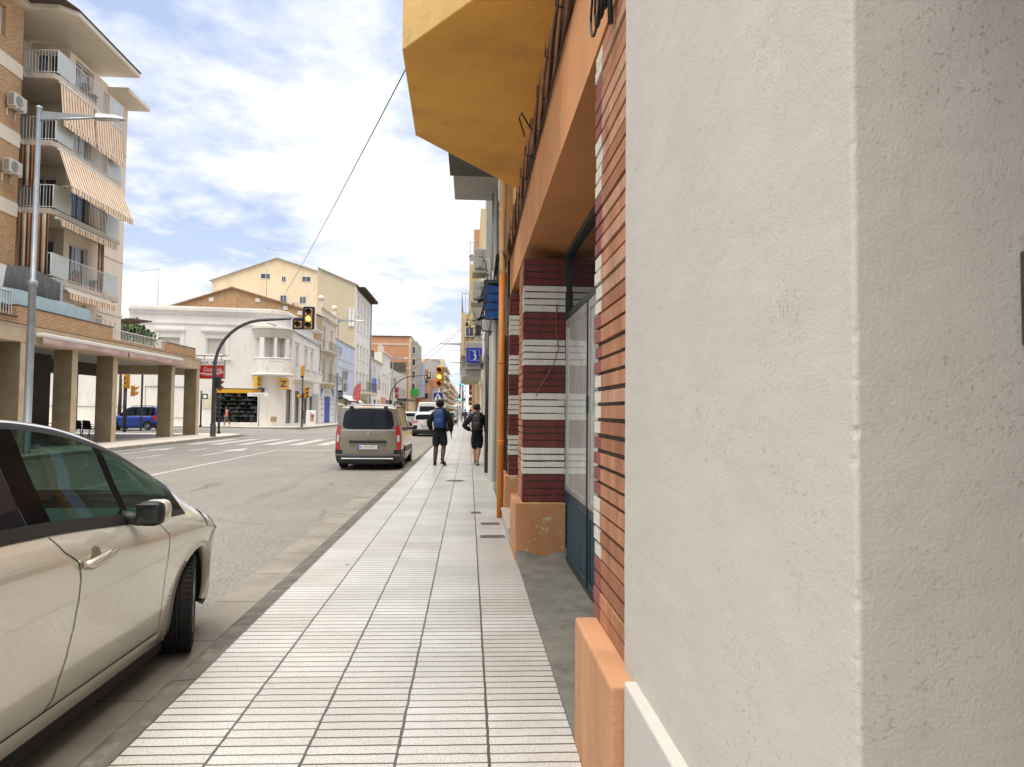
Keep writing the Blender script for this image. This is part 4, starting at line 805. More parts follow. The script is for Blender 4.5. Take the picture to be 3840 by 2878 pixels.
# stone balcony on the street side
b = MB(); b.box(-16.4,-15.5,65.6,73.8,4.3,4.5,WHP); b.box(-15.72,-15.5,65.6,73.8,5.35,5.47,WHP); b.box(-15.68,-15.54,65.6,73.8,4.5,4.62,WHP)
for y in (65.6,68.2,70.9,73.6): b.box(-15.75,-15.48,y,y+.3,4.5,5.35,WHP)
for y in [65.98+.2*k for k in range(38)]:
    if min(abs(y-68.35),abs(y-71.05)) > .22: b.lathe([(.05,4.62),(.075,4.8),(.045,5.0),(.06,5.2),(.05,5.35)], (-15.61,y,0), WHP, 8)
b.box(-16.4,-15.6,65.6,65.72,4.5,5.47,WHP); b.build('stone_balcony', ch)
b = MB(); b.obox(Q(-.55,.66,.02)+Vector((.30,.18,0)), UW*.28, Z3*.22, NW*.03, mat('bare_patch',(0.40,0.25,0.13),.9,.3,9)); b.build('bare_brick_patch', ch, bevel=.02)
b = MB(); b.tube([(-16.36,76.6,9.5),(-16.34,76.6,7.0),(-16.36,76.5,5.6)], .03, CABK, 5); b.tube([(*orl(R(-90),1.9),8.9),(-16.2,64.5,8.75),(-16.3,70,8.55),(-16.3,76.5,8.4)], .035, CABK, 5); b.build('facade_cable', ch)
t = empty('street_post', tuple(Q(14.2,0,3.0)), 'grey street post with a red band before the white yard wall', 'post'); b = MB(); q = Q(14.2,0,3.0); b.tube([q, q+Z3*3.4], .06, GAL, 8); b.build('post', t); b = MB(); b.lathe([(.07,2.15),(.07,2.45)], q, mat('red_band',(.45,.08,.06),.6), 10); b.build('band', t)
# garden wall going on down the side street
gw = empty('yard_wall', tuple(Q(16,0)), 'long white yard wall down the side street behind the blue car', 'wall')
b = MB(); wallf(b, tuple(Q(10.96,0,-.02)), UW, NW, 16, -.2, 5.0, [], WHP, .1); wallf(b, tuple(Q(6.1,0,.004)), UW, NW, 3.4, .72, 3.36, [], WHP, .02); b.obox(Q(19,1.62,.01), UW*8, Z3*.02, NW*.02, GRY); b.obox(Q(19,5.05,-.1), UW*8, Z3*.05, NW*.15, TILEC); b.build('wall', gw)
b = MB(); b.obox(Q(7.8,.72,.02), UW*1.75, Z3*.012, NW*.03, GRY); b.obox(Q(9.5,2.05,.012), UW*.02, Z3*1.35, NW*.02, GRY); b.obox(Q(7.8,3.37,.02), UW*1.75, Z3*.03, NW*.04, GRY); b.build('panel_frame', gw)
# brick gable behind, and the antennas
gb = empty('gable_house', (-23,74,0), 'brick gabled roof house rising behind the white corner house', 'house')
b = MB(); G0 = Vector((-31.5,69.2,0)); GU = Vector((15.3,1.5,0)).normalized()
def gp(s, z, k=0): return G0+GU*s+Z3*z+Vector((.1,.99,0))*k
b.face([gp(0,9),gp(14.9,9),gp(14.9,11.6),gp(7.9,13.55),gp(1.0,11.1),gp(0,10.3)], BRG); b.face([gp(14.9,9),gp(14.9,9,5.6),gp(14.9,11.6,5.6),gp(14.9,11.6)], BRG)
for s in (5.0,7.75,10.6): b.obox(gp(s+.3,11.0,-.04), GU*.28, Z3*1.6 if s == 7.75 else Z3*.9, Vector((.1,.99,0))*.04, BRG)
b.build('brick_gable', gb)
b = MB()
for s0, z0, s1, z1 in ((-.3,10.2,1.0,11.1),(1.0,11.1,7.9,13.58),(7.9,13.58,15.0,11.6)): b.face([gp(s0,z0+.1,-.25),gp(s1,z1+.1,-.25),gp(s1,z1+.1,6.5),gp(s0,z0+.1,6.5)], TILEC); b.face([gp(s0,z0-.06,-.25),gp(s1,z1-.06,-.25),gp(s1,z1+.1,-.25),gp(s0,z0+.1,-.25)], TILEC)
b.build('roof', gb)
b = MB(); 
for s, z in ((5.9,12.35),(10.3,12.45),(13.0,11.75),(14.4,11.3)): b.obox(gp(s,z,-.05), GU*.22, Z3*.2, Vector((.1,.99,0))*.03, WHP)
b.build('vent_block', gb)
def antenna(x, y, z0, z1, dx, label, n=6, L=1.6):
    b = MB(); b.tube([(x,y,z0),(x,y,z1)], .028, GAL, 5); b.tube([(x+.15*dx,y,z1-.05),(x-L*dx,y,z1-.32)], .018, GAL, 4)
    for k in range(n): t = k/(n-1); h = .32-.2*t; b.tube([(x-L*dx*t*.95,y-h,z1-.08-.25*t),(x-L*dx*t*.95,y+h,z1-.08-.25*t)], .01, GAL, 3)
    return tag(b.build('tv_antenna'), label, 'antenna', 'roof antennas')
antenna(*Q(8.88,0,-.4)[:2], 9.6, 13.55, 1, 'tall thin antenna standing alone on the white corner house roof')
antenna(-20.2,69.4,10.6,17.6,-1,'long rusty antenna mast in front of the cream gable windows', 5, 1.1)
# ------------------------------------------------------------------ street front beyond, house by house
def front(name, y0, y1, h, m, ops, styles, label, x=-16.4, depth=.2, cat='house', back=14, sidem=None, roofm=None, wname='window'):
    t = empty(name, (x-3,(y0+y1)/2,0), label, cat); b = MB(); wallf(b, (x,y0,0), Y3, X3, y1-y0, -.1, h, [(a-y0,c-y0,d,e) for a,c,d,e in ops], m, depth)
    b.face([(x-back,y0,0),(x,y0,0),(x,y0,h),(x-back,y0,h)], sidem or m); b.face([(x,y1,0),(x-back,y1,0),(x-back,y1,h),(x,y1,h)], sidem or m); b.face([(x-back,y0,h-.01),(x,y0,h-.01),(x,y1,h-.01),(x-back,y1,h-.01)], roofm or ROOFG); b.build('wall', t)
    for i, q in enumerate(ops):
        win(t, (x,y0,0), Y3, X3, (q[0]-y0,q[1]-y0,q[2],q[3]), depth, styles[i % len(styles)], wname if q[2] > .3 else 'door')
    return t
IRON = mat('grey_iron', (0.14,0.13,0.12), 0.6, 0.2, 8)
def slab_balcony(t, x, y0, y1, z, out=.9, m=None, bow=.05, h=.95, rm=None):
    b = MB(); b.prism([(x,y0),(x+out,y0),(x+out,y1),(x,y1)], z-.14, z, m or OLD); bo = b.build('balcony', t, bevel=.02)
    railing(bo, [(x,y0+.03),(x+out-.04,y0+.03),(x+out-.04,y1-.03),(x,y1-.03)], z, z+h, rm or IRON, .24, .009, bow=bow); return bo
def cornice(t, x, y0, y1, z, m, steps=((0,.12,.12),(.12,.24,.24),(.24,.34,.36))):
    b = MB()
    for a, c, k in steps: b.box(x-.1,x+k,y0,y1,z+a+.001,z+c,m)
    return b.build('cornice', t)
yh = front('balcony_house', 76.81, 85.4, 12.9, OLD, [(78.0,79.3,4.7,7.3),(82.2,83.5,4.7,7.3),(78.0,79.3,8.2,10.9),(82.2,83.5,8.2,10.9)], ['half'], 'old cream house with two iron balconies and stone balls on the roof edge')
cornice(yh, -16.4, 76.82, 85.38, 11.6, OLD); cornice(yh, -16.4, 76.82, 85.38, 12.7, OLD, ((0,.1,.1),(.1,.2,.18)))
slab_balcony(yh, -16.4, 77.0, 84.9, 8.15); slab_balcony(yh, -16.4, 77.0, 84.9, 4.55)
for y in (77.1, 84.6): b = MB(); b.box(-16.7,-16.25,y-.25,y+.25,12.9,13.5,OLD); b.ball((-16.48,y,13.85),.36,.36,.36,OLD); b.build('roof_ball', yh)
b = MB(); b.box(-16.4,-16.36,77.0,84.9,.05,3.9,WSG); b.build('shop_hoarding', yh)
b = MB(); b.box(-16.36,-16.33,79.4,82.3,.05,3.05,mat('bright_blue_door',(0.012,0.055,0.42),.45,.08,2))
for k in range(9): b.box(-16.33,-16.327,79.5,82.2,.25+.32*k,.262+.32*k,BLS2)
b.build('blue_shutter', yh)
b = MB(); BLU = mat('poster_blue',(0.02,0.13,0.48),.5)
for y, d in ((77.2,1),(84.7,-1)): b.face([(-16.355,y,3.9),(-16.355,y+d*1.6,3.9),(-16.355,y,2.9)][::d], BLU)
for y in (77.6,78.4,83.3,84.1):
    for z in (.8,1.5,2.1,2.6): b.box(-16.36,-16.354,y,y+.35,z,z+.22,GRY)
b.text('feliz dia', (-16.35,79.6,3.45), Y3, Z3, .3, GRY, 2.2); b.build('poster_print', yh)
pb = front('pale_blue_shop', 85.41, 99.75, 10.2, LBL, [(90.0,94.6,3.9,6.7),(86.8,94.5,.1,3.0),(95.5,98.8,.1,3.0)], ['sky','dark'], 'pale blue rendered shop building with dark upper window and awning', cat='shop')
b = MB()
for z in (7.9,6.9): b.box(-16.4,-16.37,85.45,99.7,z,z+.05,GRY)
b.box(-16.5,-16.3,85.42,99.74,10.201,10.35,GRY); b.build('coping', pb)
b = MB(); b.text('Joieries', (-16.28,90.2,5.0), Y3, Z3, .75, WSG, 2.6); b.text('LMS', (-16.28,93.0,5.0), Y3, Z3, .75, WSG, 1.5); b.build('window_lettering', pb)
b = MB(); b.face([(-16.3,87,3.5),(-16.3,97,3.5),(-14.6,97,2.6),(-14.6,87,2.6)][::-1], mat('white_canvas',(0.70,0.70,0.70),.8)); b.face([(-14.6,87,2.6),(-14.6,97,2.6),(-14.6,97,2.3),(-14.6,87,2.3)][::-1], MATS['white_canvas']); o = b.build('shop_awning'); o.modifiers.new('s','SOLIDIFY').thickness = .02; tag(o, 'white canvas awning let out over the pale blue shop', 'awning')
# tall hostel
hs = empty('hostel', (-20,107,0), 'tall white hostel with cream gabled side wall and dark eaves', 'hostel'); YS = [101.6,104.6,107.8,111.2]
ops = [(y,y+1.1,z,z+2.1) for z in (5.0,9.0,13.2,16.4) for y in YS if not (z == 16.4)]; ops += [(y,y+1.1,16.0,17.9) for y in YS]
b = MB(); wallf(b, (-16.4,99.8,0), Y3, X3, 14.7, -.1, 19.2, [(a-99.8,c-99.8,d,e) for a,c,d,e in ops], WHP, .2)
METAL = mat('cream_ribbed_metal', (0.66,0.58,0.42), 0.6, 0.05, 2, dirt=.2)
b.face([(-21.9,99.8,0),(-16.4,99.8,0),(-16.4,99.8,19.6),(-21.9,99.8,21.9),], METAL)
b.face([(-36.7,99.8,0),(-21.9,99.8,0),(-21.9,99.8,21.4),(-27.6,99.8,23.1),(-36.7,99.8,19.75)], CRM)
for x in [-21.8+.28*i for i in range(19)]: b.box(x,x+.05,99.72,99.8,0,21.8-.418*(x+21.9),METAL)
b.face([(-16.4,114.5,0),(-36,114.5,0),(-36,114.5,19.5),(-16.4,114.5,19.2)], WHP); b.build('wall', hs)
for q in ops:
    w = win(hs, (-16.4,99.8,0), Y3, X3, (q[0]-99.8,q[1]-99.8,q[2],q[3]), .2, 'half'); b = MB(); b.box(-16.4,-16.34,q[0]-.2,q[1]+.2,q[3]+.02,q[3]+.2,OLD); b.box(-16.4,-16.30,q[0]-.2,q[1]+.2,q[2]-.14,q[2],OLD); b.build('surround', w)
for x, z, w_, h_ in ((-29.9,20.5,1.35,.65),(-26.95,20.15,.62,.65),(-24.1,20.2,1.25,.65),(-27.1,17.2,.95,1.15),(-24.35,17.2,.9,.9)):
    q = (0,w_,z-h_/2,z+h_/2); b = MB(); b.box(x,x+w_,99.74,99.8,z-h_/2-.08,z+h_/2+.08,FRW); f = b.build('window', hs); b = MB(); b.box(x+.06,x+w_/2-.03,99.72,99.74,z-h_/2,z+h_/2,GLB); b.box(x+w_/2+.03,x+w_-.06,99.72,99.74,z-h_/2,z+h_/2,GLB); b.build('pane', f)
b = MB(); 
for a, c in (((-37.0,19.7),(-27.6,23.2)),((-27.6,23.2),(-21.95,21.45)),((-21.9,22.0),(-16.3,19.65))): b.face([(a[0],99.5,a[1]),(c[0],99.5,c[1]),(c[0],114.8,c[1]),(a[0],114.8,a[1])], TILEC); b.face([(a[0],99.5,a[1]-.15),(c[0],99.5,c[1]-.15),(c[0],99.5,c[1]),(a[0],99.5,a[1])], GRY)
EAV = mat('dark_eaves', (0.07,0.05,0.035), .8); b.box(-16.5,-15.2,100.6,114.9,19.25,19.4,EAV)
for k in range(22): b.box(-16.4,-15.25,100.8+k*.65,100.95+k*.65,19.0,19.25,EAV)
b.build('roof', hs)
b = MB(); b.tube([(-16.25,114.4,.1),(-16.25,114.4,19.0)], .11, GRY, 8); b.build('drainpipe', hs)
aircon((-25.0,99.72,16.2), 0, 'air conditioner below the small windows of the cream gable', 'air conditioners on far walls', (.8,.35,.6)); 
b = MB(); b.box(-17.35,-16.55,99.55,99.7,13.5,16.1,WSG)
for i, cch in enumerate('HOSTAL'): b.text(cch, (-16.95,99.54,15.68-.42*i), X3, Z3, .32, BSG, None, 'CENTER')
tag(b.build('vertical_sign'), 'white vertical HOSTAL sign on the cream ribbed wall', 'sign')
bo = slab_balcony(hs, -16.4, 101, 113.5, 4.4, 1.5, GRY, 0.0, 1.3); b = MB(); b.box(-16.4,-14.9,101,113.5,3.9,4.25,OLD); b.build('balcony_beam', hs)
b = MB(); b.box(-16.38,-16.3,101.5,105,.1,3.6,BRR); b.box(-16.38,-16.3,107,112,.1,3.6,GLB); b.build('hostel_entrance', hs)
h2 = front('hostel_annex', 114.55, 129.7, 10.4, WHP, [(y,y+1.0,z,z+(3.2 if z > 4 else 2.8)) for z in (5.2,) for y in (116.2,119.4,122.6,125.8)]+[(115.5,118,.1,3.4),(120,123,.1,3.4),(125,128.5,.1,3.4)], ['half','dark'], 'white low hostel annex with railing and tall narrow windows', cat='hostel')
cornice(h2, -16.4, 114.6, 129.6, 9.9, OLD); railing(h2, [(-17,115),(-17,124)], 10.4, 12.0, BLK, .5, .03)
b = MB(); b.box(-24,-17.5,116,121,10.4,13.2,mat('dark_stone',(0.09,0.08,0.07),.95,.4,3)); b.prism([(-24.3,115.8),(-17.3,115.8),(-17.3,121.2),(-24.3,121.2)],13.2,13.35,TILEC); b.build('roof_hut', h2)
vsn = empty('vertical_sign', (-16,118,4.6), 'blue and white vertical HOSTAL DURGELL sign projecting over the street', 'sign')
SBL = mat('sign_mid_blue', (0.10,0.22,0.62), .5)
b = MB(); b.box(-16.38,-15.7,117.9,118.1,4.5,6.95,SBL); b.box(-16.38,-15.7,117.9,118.1,6.951,9.0,WSG); b.box(-16.4,-16.2,118,118.05,8.9,9.05,GAL); b.build('panel', vsn)
b = MB()
for i, cch in enumerate('HOSTAL'): b.text(cch, (-16.04,117.89,8.62-.335*i), X3, Z3, .25, SBL, None, 'CENTER')
for i, cch in enumerate('DURGELL'): b.text(cch, (-16.04,117.89,6.6-.335*i), X3, Z3, .25, WSG, None, 'CENTER')
b.build('lettering', vsn)
b = MB(); b.box(-15.68,-15.3,119.9,120.0,5.0,7.0,mat('pink_sign',(0.55,0.42,0.45),.6)); tag(b.build('small_sign'), 'pale pink vertical sign behind the blue hostel sign', 'sign')
h3 = front('white_gable_house', 129.75, 144.0, 12.4, WHP, [(132,133,7.3,8.6),(135,136,7.3,8.6),(138,139,7.3,8.6),(141,142,7.3,8.6),(132,133.4,4.6,6.9),(136,137.4,4.6,6.9),(140,141.4,4.6,6.9)], ['dark'], 'plain white gable fronted house past the hostel annex'); b = MB(); b.box(-16.9,-15.9,129.8,144,12.401,12.65,OLD); b.box(-17.2,-16.2,129.76,131.5,10,13.6,OLD); b.build('parapet', h3)
b = MB(); b.box(-16.4,-16.3,129.8,136.5,.1,4.0,ORB); b.build('salmon_shopfront', h3); b = MB(); b.box(-16.4,-16.3,137,143.5,.1,3.6,GLB); b.build('shopfront_glass', h3)
h4 = front('pale_grey_house', 144.05, 182, 9.6, plaster('pale_grey_render',(0.60,0.56,0.50),.15), [(147,151,5.5,8.6),(152.5,156,5.5,8.6),(160,162,5.0,6.8),(164.5,166.5,5.0,6.8),(171,173,5.0,6.8),(175.5,177.5,5.0,6.8)]+[(146+k*6,150+k*6,.1,3.4) for k in range(6)], ['dark'], 'wide pale grey house with small paired upper windows'); b = MB(); b.box(-16.4,-14.2,158,181,3.9,4.3,h4.children[0].data.materials[0]); b.build('canopy', h4)
b = MB(); b.box(-16.6,-16.4,144.1,181.9,9.6,10.3,MATS['pale_grey_render']); b.build('parapet', h4)
st = empty('stone_gable', (-19,178,0), 'ruined wall of dark and pale stone behind the pale grey house', 'wall'); b = MB()
b.face([(-24,182.1,9),(-16.6,182.1,9),(-16.6,182.1,12.0),(-24,182.1,12.4)], mat('pale_rubble',(0.42,0.38,0.32),.95,.4,2.5)); b.box(-24,-16.6,182.12,183,9,12.5,MATS['pale_rubble']); b.box(-24,-16.6,181.9,182.09,11.6,14.2,MATS['dark_stone']); b.build('rubble_wall', st)
# brick flats with grey bay
bf = empty('brick_flats', (-22,198,0), 'tall orange brick flats with pale concrete frame and grey corner bay', 'flats'); Xb = -15.8
b = MB(); b.face([(-40,186,0),(Xb,186,0),(Xb,186,21.3),(-40,186,21.3)], BRR); b.face([(Xb,186,0),(Xb,205,0),(Xb,205,21.3),(Xb,186,21.3)], CRM); b.face([(-40,186,21.3),(Xb,186,21.3),(Xb,205,21.3),(-40,205,21.3)], ROOFG); b.build('wall', bf)
b = MB(); CFR = mat('concrete_frame',(0.58,0.46,0.34),.9)
b.box(-40,Xb,185.9,185.99,19.1,19.6,CFR); b.box(-24.3,-23.5,185.88,185.98,10,19.1,CFR); b.box(-33.4,-32.6,185.88,185.98,10,19.1,CFR); b.box(-40,Xb,185.9,185.99,12.6,13.1,CFR); b.box(-40.2,Xb+.1,185.7,205,21.3,21.55,EAV); b.box(Xb-.5,Xb,185.89,185.98,0,21.3,CFR); b.build('concrete_frame', bf)
b = MB(); b.box(Xb,-14.3,188,206,5.2,20.4,GRY); b.build('grey_bay', bf)
for z in (7,10.3,13.6,16.9):
    b = MB(); b.box(-15.5,-14.6,187.9,188,z,z+2.1,FRW); f = b.build('window', bf); b = MB(); b.box(-15.4,-14.7,187.86,187.9,z+.15,z+1.95,GLD); b.build('pane', f)
b = MB(); b.box(Xb,-13.9,187.5,194,5.8,7.4,mat('green_sheet',(0.02,0.33,0.06),.6)); tag(b.build('green_box'), 'bright green box balcony cladding under the grey bay', 'cladding')
for x, z, lb in ((-33,24.8,'left of'),(-27.5,25.6,'beside'),(-22.5,24.4,'right of'),(-18,24.5,'far right of')):
    antenna(x, 192, 21.3, z, 1, 'thin antenna on the orange brick flats, %s the round chimney' % lb, 4, 2.2)
b = MB(); b.tube([(-29.3,190,21.3),(-29.3,190,28)], .4, GRY, 10); b.tube([(-31.5,190,21.3),(-31.5,190,26.2)], .35, GRY, 10); b.build('chimney', bf)
# farther houses down the left side
def block(x0, x1, y0, y1, h, m, label, name='far_building', floors=None, balc=None, win_m=None, side=True):
    t = empty(name, ((x0+x1)/2,(y0+y1)/2,0), label, 'building', None); b = MB(); b.box(x0,x1,y0,y1,-.1,h,m); b.build('wall', t)
    xf = x1 if x1 < -5 else x0; d = 1 if x1 < -5 else -1; nf = floors or int(h/3)
    b = MB(); ny = max(2, int((y1-y0)/4))
    for k in range(1, nf):
        for i in range(ny):
            y = y0+(i+.3)*(y1-y0)/ny; b.box(min(xf,xf+d*.03),max(xf,xf+d*.03),y,y+1.5,k*h/nf+.5,k*h/nf+2.2,win_m or GLD)
        if side:
            for i in range(2): x = x0+(i+.25)*(x1-x0)/2; b.box(x,x+1.6,y0-.03,y0,k*h/nf+.5,k*h/nf+2.1,win_m or GLD)
    o = b.build('windows', t); o['kind'] = 'stuff'
    if balc:
        for k in range(1, nf):
            b = MB(); b.box(min(xf,xf+d*1.2),max(xf,xf+d*1.2),y0+.5,y1-.5,k*h/nf-.15,k*h/nf+.9,balc); b.build('balcony', t)
    return t
block(-30,-16.4,206,226,9,plaster('white_far_wall',(0.66,0.66,0.66),.2),'low white house past the grey bay of the brick flats', floors=3, side=False)
g = empty('grey_gable_block', (-16,240,0), 'grey gabled block of flats with pink lower wall farther down the street', 'flats'); b = MB(); b.face([(-32,232,0),(-10.1,232,0),(-10.1,232,17.4),(-13.7,232,18.6),(-18,232,17.5),(-32,232,17.3)], mat('grey_block_wall',(0.40,0.385,0.36),.9,.1,.5)); b.face([(-10.1,232,0),(-10.1,262,0),(-10.1,262,17.4),(-10.1,232,17.4)], CRM); b.box(-15.2,-10.3,236,246,17,19.1,GRY); b.box(-14,-10.2,231.9,232,9.5,12.5,ORB); b.build('wall', g)
for z in (6,9.5,13): b = MB(); b.box(-10.1,-9,234,260,z,z+1.1,OLD); b.box(-17,-13,231.8,231.9,z+.2,z+1.8,GLD); b.build('balcony', g)
block(-30,-10,265,322,21.5,plaster('cream_far_flats',(0.66,0.54,0.36),.2),'tall cream flats with many balconies down the street', floors=7, balc=OLD)
block(-30,-9.8,326,430,17.2,plaster('peach_far_flats',(0.64,0.45,0.30),.2),'long peach flats far down the left side of the street', floors=6, balc=CRM)
block(-30,-9.4,432,540,17.5,plaster('pink_far_flats',(0.58,0.48,0.42),.2),'pinkish far flats near the end of the street', floors=6, balc=BEI)
block(-30,-8.5,545,760,13,GRY,'greyish farthest flats closing the left side', floors=9)
block(-16,-12.6,207,231,14,BRR,'narrow orange brick side of a house beside the white far house', floors=3)
b = MB(); b.box(-16.3,-13.2,206.5,206.8,5.5,15.5,mat('banner_blue',(0.42,0.50,0.66),.7)); tag(b.build('wall_banner'), 'tall pale blue banner panel past the green cladding', 'banner')
# ------------------------------------------------------------------ signs on the corner house
t = empty('bar_sign', (-15.1,41.6,3.3), 'red and white BAR REYES hanging sign at the arcade corner', 'sign')
RED = mat('sign_red', (0.50,0.012,0.018), .35, .08, 2)
b = MB(); b.box(-15.84,-14.40,41.5,41.72,3.27,4.40,GAL); b.build('box', t); b = MB(); b.box(-15.81,-14.43,41.48,41.499,4.07,4.37,WSG); b.build('white_panel', t); b = MB(); b.box(-15.81,-14.43,41.48,41.499,3.30,4.065,RED)
b.build('red_panel', t); b = MB(); b.text('BAR  REYES', (-15.77,41.475,4.13), X3, Z3, .16, BSG, 1.3); b.text('Coca-Cola', (-15.62,41.475,3.70), X3, Z3, .24, WSG, 1.05, shear=.35); 
for k, (d, w) in enumerate(((0,.05),(.09,.025))):
    P = [(-15.80+1.37*i/14, 3.62-d-.16*math.sin(i/14*2.6)+.16*(i/14)) for i in range(15)]
    for (x0, z0), (x1, z1) in zip(P[:-1], P[1:]): b.face([(x0,41.476,z0-w*.6),(x1,41.476,z1-w*.6),(x1,41.476,z1+w*.5),(x0,41.476,z0+w*.5)], WSG if k == 0 else mat('sign_grey',(.6,.4,.4),.5))
b.build('lettering', t); b = MB(); b.tube([(-16.3,41.6,4.62),(-14.3,41.6,4.62)], .03, BLK, 6); b.tube([(-15.6,41.6,4.4),(-15.6,41.6,4.62)], .02, BLK, 5); b.tube([(-14.6,41.6,4.4),(-14.6,41.6,4.62),(-14.35,41.45,4.72)], .02, BLK, 5); b.build('bracket', t)
def zsign(o, u, n, s, label):
    t = empty('projecting_sign', tuple(o), label, 'sign', 'yellow shop signs'); o, u, n = Vector(o), Vector(u).normalized(), Vector(n).normalized(); b = MB(); b.obox(o, u*s/2, Z3*s*.55, n*.14, YEB); b.build('box', t); b = MB()
    b.text('Z', o+n*.145-u*s*.34-Z3*s*.30, u, Z3, s*.6, BLS2, s*.68, thick=.03); b.build('letter', t); return t
zsign((-18.25,60.75,3.88), (.12,.99,0), (.99,-.12,0), .85, 'yellow projecting sign edge-on left of the rounded corner'); zsign((-16.2,61.55,3.75), (.966,.26,0), (.26,-.966,0), .85, 'square yellow sign with blue letter right of the rounded corner')
b = MB(); t = R(38); c0 = Vector((CX+1.0*math.sin(R(-20))-.35, 61.12, 3.18)); b.obox(c0, Vector((.28,.03,0)), Z3*.18, Vector((-.001,.012,0)), BSG); b.text('Carrer de', c0+Vector((-.2,-.02,.02)), X3, Z3, .05, WSG, .3); b.text('Camarasa', c0+Vector((-.22,-.02,-.11)), X3, Z3, .08, WSG, .44); tag(b.build('street_plate'), 'small black street name plate on the white rounded corner', 'sign')
b = MB(); b.obox(Q(4.6,2.05,.03), UW*.36, Z3*.50, NW*.02, mat('pale_board',(.66,.62,.48),.6)); tag(b.build('notice_board'), 'pale cream blank board on the white wall left of the shop window', 'board')
t = empty('direction_sign', (-18.0,60.5,0), 'white direction sign reading Camarasa with orange route panel on a grey post', 'sign'); b = MB(); b.tube([(-18.0,60.5,0),(-18.0,60.5,3.25)], .045, GAL, 8); b.build('post', t)
b = MB(); b.box(-18.97,-17.2,60.42,60.45,2.62,2.93,WSG); b.text('Camarasa', (-18.58,60.415,2.70), X3, Z3, .14, BSG, 1.0); b.text('<', (-18.88,60.415,2.68), X3, Z3, .14, BSG); b.build('name_panel', t); b = MB(); b.box(-18.55,-17.9,60.42,60.45,2.96,3.16,mat('sign_orange',(.72,.25,.03),.5)); b.text('C-147B', (-18.5,60.415,3.0), X3, Z3, .12, BSG, .55); b.build('route_panel', t)
b = MB(); b.box(-16.75,-15.7,86.9,87.1,2.95,3.95,BSG); b.text('joieries', (-16.2,86.88,3.55), X3, Z3, .2, WSG, .45); b.text('CMS', (-16.25,86.88,3.12), X3, Z3, .3, WSG, .5); tag(b.build('shop_sign'), 'black square shop sign with white letters behind the lamp post', 'sign')
t = empty('sandwich_board', (-14.2,63.8,0), 'white framed pavement sandwich board with a food poster', 'sign'); b = MB(); b.obox((-14.3,63.6,.75), Vector((.42,.1,0)), Vector((0,.12,.72)), Vector((-.01,.03,0)), WSG); b.build('frame', t, bevel=.02); b = MB(); 
for x, z, s, cc in ((-14.42,1.1,.16,(.62,.36,.22)),(-14.15,.95,.14,(.25,.12,.08)),(-14.4,.7,.15,(.65,.5,.25)),(-14.15,.6,.13,(.4,.2,.15))): b.obox((x,63.56+.16*(z-.75)+.02*(x+14.3)-.01,z), Vector((s,.03,0)), Vector((0,s*.16,s)), Vector((0,.004,0)), mat('food_%d' % int(s*100),cc,.6))
b.build('poster', t)
t = empty('feather_flag', (-14.8,92,0), 'red and white curved feather flag on the pavement', 'flag'); b = MB(); FP = [(-15.25,2.2),(-15.2,3.6),(-15.0,4.5),(-14.6,4.95),(-14.2,5.0),(-14.3,3.8),(-14.55,2.2)]; b.sweep((0,92,0), X3, Z3, Y3, FP, .02, mat('flag_red',(.60,.10,.11),.8,.35,4,dirt=.6,dirtc=(.7,.62,.5))); b.build('cloth', t); b = MB(); b.tube([(-15.28,92.01,0),(-15.28,92.01,3.2),(-15.1,92.01,4.4),(-14.7,92.01,5.0),(-14.2,92.01,5.06)], .03, BLK, 5); b.build('pole', t)
b = MB(); b.box(-14.9,-14.2,140,140.2,4.0,6.2,mat('sign_dark_red',(.30,.03,.04),.5)); b.text('AVUI', (-14.85,139.98,4.8), X3, Z3, .35, WSG, .6); tag(b.build('red_sign'), 'dark red hanging shop sign near the second traffic gantry', 'sign')
# ================================================================== RIGHT street front, from the grey building on
g1 = empty('grey_building', (1.5,16.5,0), 'narrow grey and white building with dark doorway past the orange downpipe', 'building')
GGR = plaster('grey_green_wall', (0.30,0.30,0.255), 0.4); OWH = plaster('stained_white_strip', (0.62,0.60,0.53), 0.4, (0.25,0.22,0.16))
b = MB(); wallf(b, (0.52,10.6,0), Y3, -X3, 12.4, 0, 9.5, [(.3,2.0,.15,2.7),(5.4,8.9,0,3.0),(9.6,11.8,.2,3.0)], GGR, .3); b.face([(0.52,10.6,4.0),(3,10.6,4.0),(3,10.6,9.5),(0.52,10.6,9.5)], GGR); b.face([(0.52,23,0),(3,23,0),(3,23,9.5),(0.52,23,9.5)], GGR); b.face([(.52,10.6,9.5),(.52,23,9.5),(3,23,9.5),(3,10.6,9.5)], ROOFG); b.build('wall', g1)
b = MB(); b.box(.80,.84,16,19.5,0,3.0,DRK); b.box(.80,.84,20.2,22.4,0.2,3,GLD); b.box(.80,.84,10.9,12.6,.15,2.7,GRY); b.build('shopfront', g1)
for q in ((.47,.52,13.4,14.9,0,4.6),(.44,.52,15.4,15.6,0,3.2),(.47,.52,22.0,22.9,0,9)): b = MB(); b.box(*q,OWH); b.build('pilaster', g1, bevel=.01)
b = MB(); b.box(-.34,.52,9.2,10.75,5.2,5.45,mat('dark_slab',(0.09,0.09,0.078),.9,.2,2,dirt=.4,dirtc=(.05,.05,.045))); b.build('dark_balcony', g1)
b = MB(); b.box(-.33,.52,10.76,13.6,5.70,5.86,mat('grey_slab',(0.36,0.34,0.31),.9,.12,2,dirt=.4,dirtc=(.22,.2,.18))); b.build('grey_balcony', g1, bevel=.01)
b = MB(); b.tube([(.46,11.0,5.7),(.46,11.0,4.95),(.49,11.05,4.88),(.49,11.35,4.86)], .035, FRW, 8); b.tube([(.47,12.9,0.2),(.47,12.9,5.7)], .04, OWH, 8); b.tube([(.44,13.15,4.2),(.44,13.15,5.7)], .045, GAL, 8); b.build('waste_pipe', g1)
